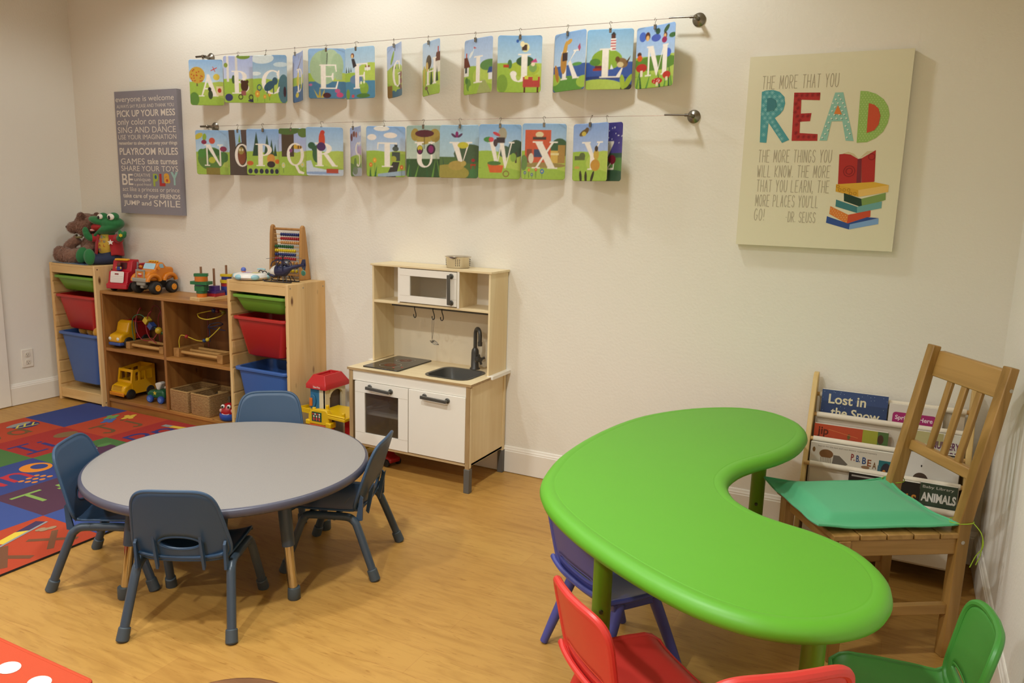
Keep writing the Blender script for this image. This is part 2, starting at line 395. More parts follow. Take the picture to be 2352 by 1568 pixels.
# wall outlet on the left wall
ot = thing('wall_outlet', 'white double power outlet low on the left wall', 'outlet', (XL, -.447, .29))
MB().box(0, -.036, -.058, .006, .036, .058).build('cover_plate', plain('#efe6d6', .3), ot, bevel=.002)
for dz in (-.024, .024):
    mb = MB(); mb.prism(round_rect(-.016, dz-.015, .016, dz+.015, .010), .006, .009, 'yz')
    so = mb.build('socket', plain('#e4dac8', .3), ot, bevel=.001)
    mb = MB(); mb.box(.009, -.008, dz-.002, .0095, -.006, dz+.006); mb.box(.009, .005, dz-.002, .0095, .007, dz+.005)
    mb.lathe([(.0025, 0.009), (.0025, .0095)], (0, 0, dz-.008), 10, axis='x')
    mb.build('slot', plain('#4a4238', .6), so)

# ================================================================ WALL CANVASES
def wall_map(y): return lambda u, v: (u, y, v)
cv = thing('canvas_sign', 'slate grey wrapped canvas of playroom rules in white lettering', 'wall art', (-1.8, 0, 1.59))
mb = MB(); mb.T = Matrix.Translation((1.8, 0, -1.59))
G = '#8f8a92'
mb.box(-2.075, -.035, 1.222, -1.522, -.002, 1.966, 0, G)
fm = wall_map(-.0358); LT = '#e6dcd0'
rows = [('everyone is welcome',(-2.064,1.893,-1.545,1.935),0),('ALWAYS SAY PLEASE AND THANK YOU',(-2.058,1.866,-1.547,1.886),0),('PICK UP YOUR MESS',(-2.060,1.813,-1.540,1.853),.018),('only color on paper',(-2.060,1.753,-1.544,1.803),0),
 ('SING AND DANCE',(-2.060,1.716,-1.540,1.752),0),('USE YOUR IMAGINATION',(-2.060,1.677,-1.539,1.705),0),('remember to always put away your things',(-2.058,1.638,-1.534,1.666),.02),('PLAYROOM RULES',(-2.055,1.583,-1.532,1.626),.018),
 ('GAMES',(-2.050,1.525,-1.829,1.562),0),('take turnes',(-1.806,1.527,-1.541,1.563),.016),('SHARE YOUR TOYS',(-2.050,1.484,-1.538,1.517),0),('BE',(-2.048,1.398,-1.945,1.467),.01),('CREATIVE',(-1.935,1.451,-1.786,1.470),0),('unique',(-1.935,1.416,-1.786,1.445),0),('a good friend',(-1.934,1.391,-1.782,1.411),0),
 ('act like a princess or prince',(-2.049,1.352,-1.535,1.387),0),('take care of your FRIENDS',(-2.048,1.311,-1.530,1.347),.02),('JUMP and',(-2.045,1.265,-1.790,1.303),.018),('SMILE',(-1.767,1.270,-1.534,1.310),0)]
for t, bx, bo in rows: mb.text(t, bx, fm, 0, LT, bo)
for t, bx, c in (('P',(-1.762,1.394,-1.715,1.470),'#a8b84e'),('L',(-1.706,1.396,-1.655,1.470),'#b8322c'),('a',(-1.665,1.413,-1.612,1.474),'#e3a83a'),('Y',(-1.606,1.403,-1.540,1.482),'#9fc4bd')): mb.text(t, bx, fm, 0, c, .05)
mb.flat(ellipse(-1.738, 1.45, .010, .012), wall_map(-.0362), 0, '#2f5f8a'); mb.flat(ellipse(-1.638, 1.43, .009, .009), wall_map(-.0362), 0, '#c4402c')
mb.build('canvas', painted(.75, 900, .12), cv, smooth=0, bevel=0)

cv = thing('canvas_print', 'cream wrapped canvas with the big patchwork word READ', 'wall art', (2.085, 0, 1.59))
mb = MB(); mb.T = Matrix.Translation((-2.085, 0, -1.59))
mb.box(1.793, -.036, 1.216, 2.388, -.002, 1.967, 0, '#e6dfc2')
fm = wall_map(-.0366); f2 = wall_map(-.0371); f3 = wall_map(-.0376)
INK = '#b0a590'
for t, bx in (('THE MORE THAT YOU',(1.849,1.840,2.134,1.890)),('THE MORE THINGS YOU',(1.857,1.553,2.135,1.601)),('WILL KNOW. THE MORE',(1.857,1.494,2.135,1.540)),('THAT YOU LEARN, THE',(1.859,1.435,2.137,1.482)),("MORE PLACES YOU'LL",(1.859,1.376,2.102,1.422)),('GO!',(1.859,1.318,1.899,1.365)),('-DR. SEUSS',(1.984,1.316,2.097,1.357))):
    for q in stroke_text(t, bx, .0020): mb.flat(q, fm, 0, INK)
Rl=[(1.849,1.830),(1.865,1.835),(1.892,1.836),(1.918,1.828),(1.938,1.808),(1.943,1.782),(1.938,1.758),(1.926,1.741),(1.908,1.727),(1.971,1.641),(1.944,1.629),(1.885,1.709),(1.883,1.630),(1.857,1.632),(1.852,1.743)]
Rh=[(1.872,1.804),(1.889,1.806),(1.907,1.795),(1.910,1.774),(1.902,1.757),(1.874,1.753)]
El=[(1.974,1.823),(2.072,1.820),(2.072,1.791),(2.003,1.795),(2.006,1.742),(2.046,1.743),(2.043,1.712),(2.006,1.711),(2.008,1.667),(2.076,1.662),(2.077,1.636),(1.980,1.637)]
Al=[(2.126,1.818),(2.155,1.818),(2.210,1.634),(2.181,1.636),(2.162,1.710),(2.123,1.710),(2.113,1.637),(2.085,1.637)]
Ah=[(2.140,1.771),(2.158,1.735),(2.129,1.738)]
Dl=[(2.216,1.821),(2.242,1.819),(2.273,1.808),(2.300,1.788),(2.318,1.761),(2.326,1.732),(2.323,1.700),(2.310,1.668),(2.287,1.645),(2.258,1.630),(2.221,1.628)]
Dh=[(2.250,1.775),(2.270,1.768),(2.286,1.754),(2.295,1.727),(2.292,1.695),(2.279,1.674),(2.253,1.664)]
mb.flat(Rl, fm, 0, '#4f9da4'); mb.flat(Rh, f3, 0, '#3f7e86'); mb.flat(El, fm, 0, '#b5302c'); mb.flat(Al, fm, 0, '#94c6b6'); mb.flat(Ah, f3, 0, '#e0843c'); mb.flat(Dl, fm, 0, '#9bc063'); mb.flat(Dh, f3, 0, '#cf5230')
def inside(p, poly):
    c = False; n = len(poly)
    for i in range(n):
        (x0, y0), (x1, y1) = poly[i], poly[i-1]
        if (y0 > p[1]) != (y1 > p[1]) and p[0] < (x1-x0)*(p[1]-y0)/(y1-y0)+x0: c = not c
    return c
def pattern(poly, step, fn, margin=.004, off=0):
    xs = [p[0] for p in poly]; ys = [p[1] for p in poly]; r = 0; y = min(ys)
    while y < max(ys):
        x = min(xs)+(step/2 if r % 2 else 0)
        while x < max(xs):
            if all(inside((x+margin*a, y+margin*b), poly) for a, b in ((1,0),(-1,0),(0,1),(0,-1))): fn(x, y)
            x += step
        y += step*.8; r += 1
def asterisk(col, r):
    def f(x, y):
        for k in range(4):
            t = PI*k/4; mb.flat(stroke_quads([(x-r*math.cos(t), y-r*math.sin(t)), (x+r*math.cos(t), y+r*math.sin(t))], .0017)[0], f2, 0, col)
    return f
pattern(Rl, .0205, asterisk('#8cc8c8', .0085), .0070); pattern(El, .020, asterisk('#8e1f20', .0080), .0068)
pattern(Al, .018, lambda x, y: mb.flat(ellipse(x, y, .0032, .0032, 8), f2, 0, '#e6ead8'), .004)
pattern(Al, .018, lambda x, y: mb.flat(ellipse(x+.003, y-.003, .0014, .0014, 6), f3, 0, '#3f5a54'), .005)
pattern(Dl, .0105, lambda x, y: mb.flat(ellipse(x, y, .0015, .0015, 6), f2, 0, '#d4e2a4'), .003)
bk = [([(2.163,1.584),(2.195,1.588),(2.234,1.566),(2.237,1.454),(2.169,1.469)],'#b52c26'),([(2.245,1.569),(2.292,1.600),(2.299,1.482),(2.255,1.454)],'#b52c26'),([(2.231,1.566),(2.245,1.569),(2.254,1.454),(2.236,1.454)],'#7c2430'),
 ([(2.175,1.587),(2.195,1.594),(2.216,1.586),(2.234,1.568),(2.205,1.583)],'#d6c49a'),([(2.236,1.568),(2.262,1.596),(2.284,1.597),(2.258,1.583)],'#d6c49a'),
 ([(2.162,1.469),(2.245,1.448),(2.248,1.422),(2.163,1.441)],'#dba42c'),([(2.162,1.469),(2.296,1.480),(2.351,1.469),(2.245,1.448)],'#dfae38'),([(2.245,1.448),(2.351,1.469),(2.351,1.443),(2.248,1.422)],'#ecc068'),
 ([(2.194,1.436),(2.259,1.415),(2.265,1.382),(2.197,1.405)],'#1e3c2a'),([(2.259,1.415),(2.343,1.440),(2.345,1.413),(2.265,1.382)],'#7f9c54'),
 ([(2.168,1.410),(2.247,1.384),(2.249,1.360),(2.168,1.383)],'#3f7e84'),([(2.247,1.384),(2.333,1.407),(2.334,1.381),(2.249,1.360)],'#6fa6a4'),
 ([(2.149,1.384),(2.218,1.352),(2.216,1.317),(2.148,1.353)],'#e08234'),([(2.218,1.352),(2.297,1.372),(2.298,1.347),(2.216,1.317)],'#cc4e2c'),
 ([(2.140,1.344),(2.227,1.316),(2.226,1.295),(2.139,1.318)],'#2f5096'),([(2.227,1.316),(2.328,1.342),(2.329,1.320),(2.226,1.295)],'#7fa6d6'),([(2.216,1.317),(2.287,1.345),(2.328,1.343),(2.227,1.315)],'#2a4a8e')]
for p, c in bk: mb.flat(p, fm, 0, c)
for cx, cy in ((2.205, 1.52), (2.285, 1.52), (2.175, 1.57), (2.28, 1.575)):
    for r in (.022, .013): 
        o_, i_ = ellipse(cx, cy, r, r, 16), ellipse(cx, cy, r-.003, r-.003, 16)
        if all(inside(p, bk[0][0]) or inside(p, bk[1][0]) for p in o_): mb.flat([o_, i_], f2, 0, '#8c1c1c')
pattern(bk[12][0], .010, lambda x, y: mb.flat(ellipse(x, y, .0014, .0014, 6), f2, 0, '#f0d8a8'), .003)
pattern(bk[5][0], .016, lambda x, y: mb.flat([ellipse(x, y, .006, .006, 12), ellipse(x, y, .0045, .0045, 12)], f2, 0, '#a87414'), .006)
mb.build('canvas', painted(.75, 900, .1), cv, smooth=0)
# ================================================================ ALPHABET CARDS ON TWO WIRES
CW, CH, NU, NV, SSAA = .205, .251, 76, 92, 3
def raster(shapes):
    """paint flat figures in card coordinates (0..1) onto a grid of points; returns linear colours per point"""
    W_, H_ = (NU+1)*SSAA, (NV+1)*SSAA
    X = (np.arange(W_)+.5)/W_; Y = (np.arange(H_)+.5)/H_; img = np.zeros((H_, W_, 3)); 
    for loops, col in shapes:
        if loops and not isinstance(loops[0][0], (tuple, list)): loops = [loops]
        c = np.array(lin(col)[:3]) if isinstance(col, str) else np.array(col)
        xs = [p[0] for l in loops for p in l]; ys = [p[1] for l in loops for p in l]
        i0, i1 = np.searchsorted(X, min(xs)), np.searchsorted(X, max(xs)); j0, j1 = np.searchsorted(Y, min(ys)), np.searchsorted(Y, max(ys))
        if i1 <= i0 or j1 <= j0: continue
        gx, gy = np.meshgrid(X[i0:i1], Y[j0:j1]); ins = np.zeros(gx.shape, bool)
        for l in loops:
            for (x0, y0), (x1, y1) in zip(l, l[1:]+l[:1]):
                if y0 == y1: continue
                ins ^= ((y0 > gy) != (y1 > gy)) & (gx < (x1-x0)*(gy-y0)/(y1-y0)+x0)
        img[j0:j1, i0:i1][ins] = c
    return img.reshape(NV+1, SSAA, NU+1, SSAA, 3).mean(axis=(1, 3))
def arcs(cx, cy, ox, oy, ix, iy, a0, a1, dx=0):
    return ellipse(cx, cy, ox, oy, 16, a0, a1)+ellipse(cx+dx, cy, ix, iy, 16, a0, a1)[::-1]
def rc(x0, y0, x1, y1): return [(x0, y0), (x1, y0), (x1, y1), (x0, y1)]
SH = .05
def sf(xc, y, w): return rc(xc-w/2, y if y < .5 else y-SH, xc+w/2, y+SH if y < .5 else y)
GLY = {
 'A': [[(.10,0),(.17,0),(.53,.93),(.46,1)],[(.42,1),(.55,1),(.94,0),(.70,0),(.40,.80)],rc(.24,.32,.74,.38),sf(.13,0,.28),sf(.82,0,.36)],
 'B': [rc(.14,0,.36,1),arcs(.36,.75,.42,.25,.20,.20,-90,90),arcs(.36,.26,.52,.26,.28,.21,-90,90),sf(.2,0,.4),sf(.2,1,.4),rc(.3,.95,.4,1),rc(.3,0,.4,.05)],
 'C': [arcs(.58,.5,.54,.52,.36,.46,50,310,.04),[(.88,.62),(.93,.62),(.95,1),(.89,1),(.80,.84)],[(.80,.14),(.86,0),(.95,.3),(.91,.3)]],
 'D': [rc(.12,0,.34,1),arcs(.34,.5,.62,.5,.38,.44,-90,90),sf(.2,0,.4),sf(.2,1,.4)],
 'E': [rc(.16,0,.40,1),rc(.1,.95,.88,1),rc(.1,0,.9,.05),rc(.4,.48,.72,.53),[(.80,1),(.88,1),(.90,.70),(.86,.70)],[(.82,0),(.9,0),(.98,.32),(.93,.32)],[(.70,.35),(.75,.35),(.75,.66),(.70,.66),(.64,.5)]],
 'F': [rc(.20,0,.44,1),rc(.14,.95,.92,1),rc(.44,.48,.74,.53),[(.84,1),(.92,1),(.94,.68),(.90,.68)],[(.72,.33),(.77,.33),(.77,.66),(.72,.66),(.66,.5)],sf(.32,0,.46)],
 'G': [arcs(.56,.5,.52,.52,.34,.46,45,320,.03),[(.84,.64),(.89,.64),(.91,1),(.86,1),(.76,.86)],rc(.72,.05,.92,.42),sf(.80,.42+SH,.38)],
 'H': [rc(.08,0,.28,1),rc(.72,0,.92,1),rc(.28,.48,.72,.53),sf(.18,0,.36),sf(.18,1,.36),sf(.82,0,.36),sf(.82,1,.36)],
 'I': [rc(.38,0,.62,1),sf(.5,0,.52),sf(.5,1,.52)],
 'J': [rc(.50,.2,.74,1),sf(.62,1,.5),arcs(.42,.2,.32,.22,.10,.17,180,360,-.02),ellipse(.20,.27,.13,.11)],
 'K': [rc(.10,0,.32,1),[(.30,.42),(.36,.50),(.88,1),(.78,1)],[(.40,.58),(.54,.66),(.96,0),(.70,0)],sf(.2,0,.38),sf(.2,1,.38),sf(.84,1,.32),sf(.84,0,.34)],
 'L': [rc(.18,0,.42,1),rc(.1,0,.86,.05),sf(.3,1,.46),[(.78,0),(.86,0),(.96,.34),(.92,.34),(.72,.05)]],
 'M': [rc(.08,0,.15,1),[(.08,1),(.30,1),(.56,.22),(.50,0),(.46,0)],[(.48,0),(.54,.12),(.80,1),(.76,1)],rc(.74,0,.95,1),sf(.11,0,.26),sf(.15,1,.26),sf(.85,0,.34),sf(.86,1,.28)],
 'N': [rc(.12,0,.19,1),[(.10,1),(.34,1),(.86,0),(.80,0),(.78,0)],rc(.80,0,.87,1),sf(.15,0,.28),sf(.16,1,.28),sf(.84,1,.28)],
 'O': [[ellipse(.5,.5,.46,.52),ellipse(.5,.5,.28,.46)]],
 'P': [rc(.14,0,.38,1),arcs(.38,.73,.50,.27,.26,.22,-90,90),sf(.26,0,.44),sf(.2,1,.38)],
 'Q': [[ellipse(.5,.52,.47,.50),ellipse(.5,.52,.30,.44)],[(.46,.06),(.60,.08),(.74,-.18),(.98,-.26),(.94,-.34),(.68,-.30),(.56,-.12)]],
 'R': [rc(.10,0,.33,1),arcs(.33,.75,.46,.25,.22,.20,-90,90),[(.40,.52),(.60,.52),(1.0,0),(.80,0)],sf(.2,0,.40),sf(.2,1,.38),sf(.92,0,.24)],
 'S': [arcs(.5,.74,.38,.28,.20,.20,40,260),arcs(.5,.27,.38,.28,.20,.20,-140,90),[(.82,.70),(.86,.70),(.88,1),(.84,1)],[(.10,0),(.14,0),(.18,.32),(.14,.32)]],
 'T': [rc(.39,0,.63,1),rc(.08,.94,.94,1),[(.08,1),(.14,1),(.10,.72),(.06,.72)],[(.88,1),(.94,1),(.97,.72),(.93,.72)],sf(.51,0,.48)],
 'U': [rc(.12,.3,.36,1),arcs(.49,.32,.37,.34,.20,.28,180,360,.06),rc(.78,.3,.86,1),sf(.23,1,.44),sf(.82,1,.30)],
 'V': [[(.08,1),(.34,1),(.60,.16),(.52,0),(.48,0)],[(.50,0),(.56,.12),(.88,1),(.81,1)],sf(.2,1,.42),sf(.85,1,.30)],
 'W': [[(.02,1),(.22,1),(.38,.2),(.34,0),(.30,0)],[(.32,0),(.37,.1),(.53,1),(.48,1)],[(.42,1),(.60,1),(.74,.2),(.70,0),(.66,0)],[(.68,0),(.73,.1),(.95,1),(.90,1)],sf(.12,1,.30),sf(.50,1,.26),sf(.92,1,.22)],
 'X': [[(.08,1),(.36,1),(.92,0),(.64,0)],[(.10,0),(.19,0),(.86,1),(.77,1)],sf(.2,1,.40),sf(.82,1,.32),sf(.15,0,.32),sf(.80,0,.40)],
 'Y': [[(.06,1),(.32,1),(.58,.48),(.40,.46)],[(.46,.46),(.54,.48),(.90,1),(.82,1)],rc(.38,0,.60,.52),sf(.18,1,.42),sf(.86,1,.32),sf(.49,0,.46)],
 'Z': [rc(.12,.94,.9,1),rc(.1,0,.92,.06),[(.64,.94),(.90,.94),(.36,.06),(.1,.06)],[(.12,1),(.17,1),(.13,.72),(.09,.72)],[(.87,0),(.92,0),(.95,.3),(.91,.3)]],
}
def letter(L, box=(.25, .20, .82, .68)):
    x0, y0, x1, y1 = box; mp = lambda l: [(x0+u*(x1-x0), y0+v*(y1-y0)) for u, v in l]
    return [([mp(l) for l in g] if isinstance(g[0][0], (tuple, list)) and isinstance(g[0][0][0], (tuple, list)) else (mp(g) if not isinstance(g[0][0], (tuple, list)) else [mp(l) for l in g]), '#f3ebe0') for g in GLY[L]]
def E_(cx, cy, rx, ry, c, rot=0): return (ellipse(cx, cy, rx, ry, 20, rot=rot), c)
def sky(c1, c2, horizon=.5):
    a, b = np.array(lin(c1)[:3]), np.array(lin(c2)[:3])
    return [(rc(0, horizon+(1-horizon)*i/24-.01, 1, 1), tuple(b+(a-b)*i/23)) for i in range(24)]
def hills(*hs):
    return [E_(cx, cy, rx, ry, c) for cx, cy, rx, ry, c in hs]
def tree(x, y, h, c, t='#4a3a2a'): return [(rc(x-.01, y, x+.01, y+h*.5), t), E_(x, y+h*.68, h*.32, h*.36, c)]
def fir(x, y, h, c='#2c4a34'): return [([(x-h*.22, y), (x+h*.22, y), (x, y+h)], c)]
def flower(x, y, h, c, r=.03): return [(rc(x-.005, y, x+.005, y+h), '#4c6a34'), E_(x, y+h, r, r, c), E_(x, y+h, r*.35, r*.35, '#f0d060')]
def dots(cx, cy, rx, ry, n, r, c, seed=1):
    q = random.Random(seed); return [E_(cx+rx*(2*q.random()-1)*.8, cy+ry*(2*q.random()-1)*.8, r, r*.8, c) for _ in range(n)]
BL1, BL2 = '#8fb4dc', '#c3dcec'
GR = ['#86a63a', '#9fbe4a', '#b4c95a', '#6d9440', '#4f7a3a']
meadow = lambda: [(rc(0, 0, 1, .42), GR[0])]+hills((.2, .36, .6, .16, GR[1]), (.85, .32, .5, .2, GR[2]), (.4, .02, .8, .2, GR[1]))
water = lambda c='#4a7a9c': [(rc(0, 0, 1, .30), c), E_(.5, .30, .9, .05, c)]
leafy = lambda c1='#2f5a34', c2='#5f9240': [([(x, 0), (x+.05, 0), (x+dx, h)], c1 if i % 2 else c2) for i, (x, dx, h) in enumerate(((.02,.1,.36),(.12,-.04,.42),(.25,.14,.3),(.6,-.06,.34),(.72,.12,.42),(.85,.0,.38),(.93,-.1,.45)))]
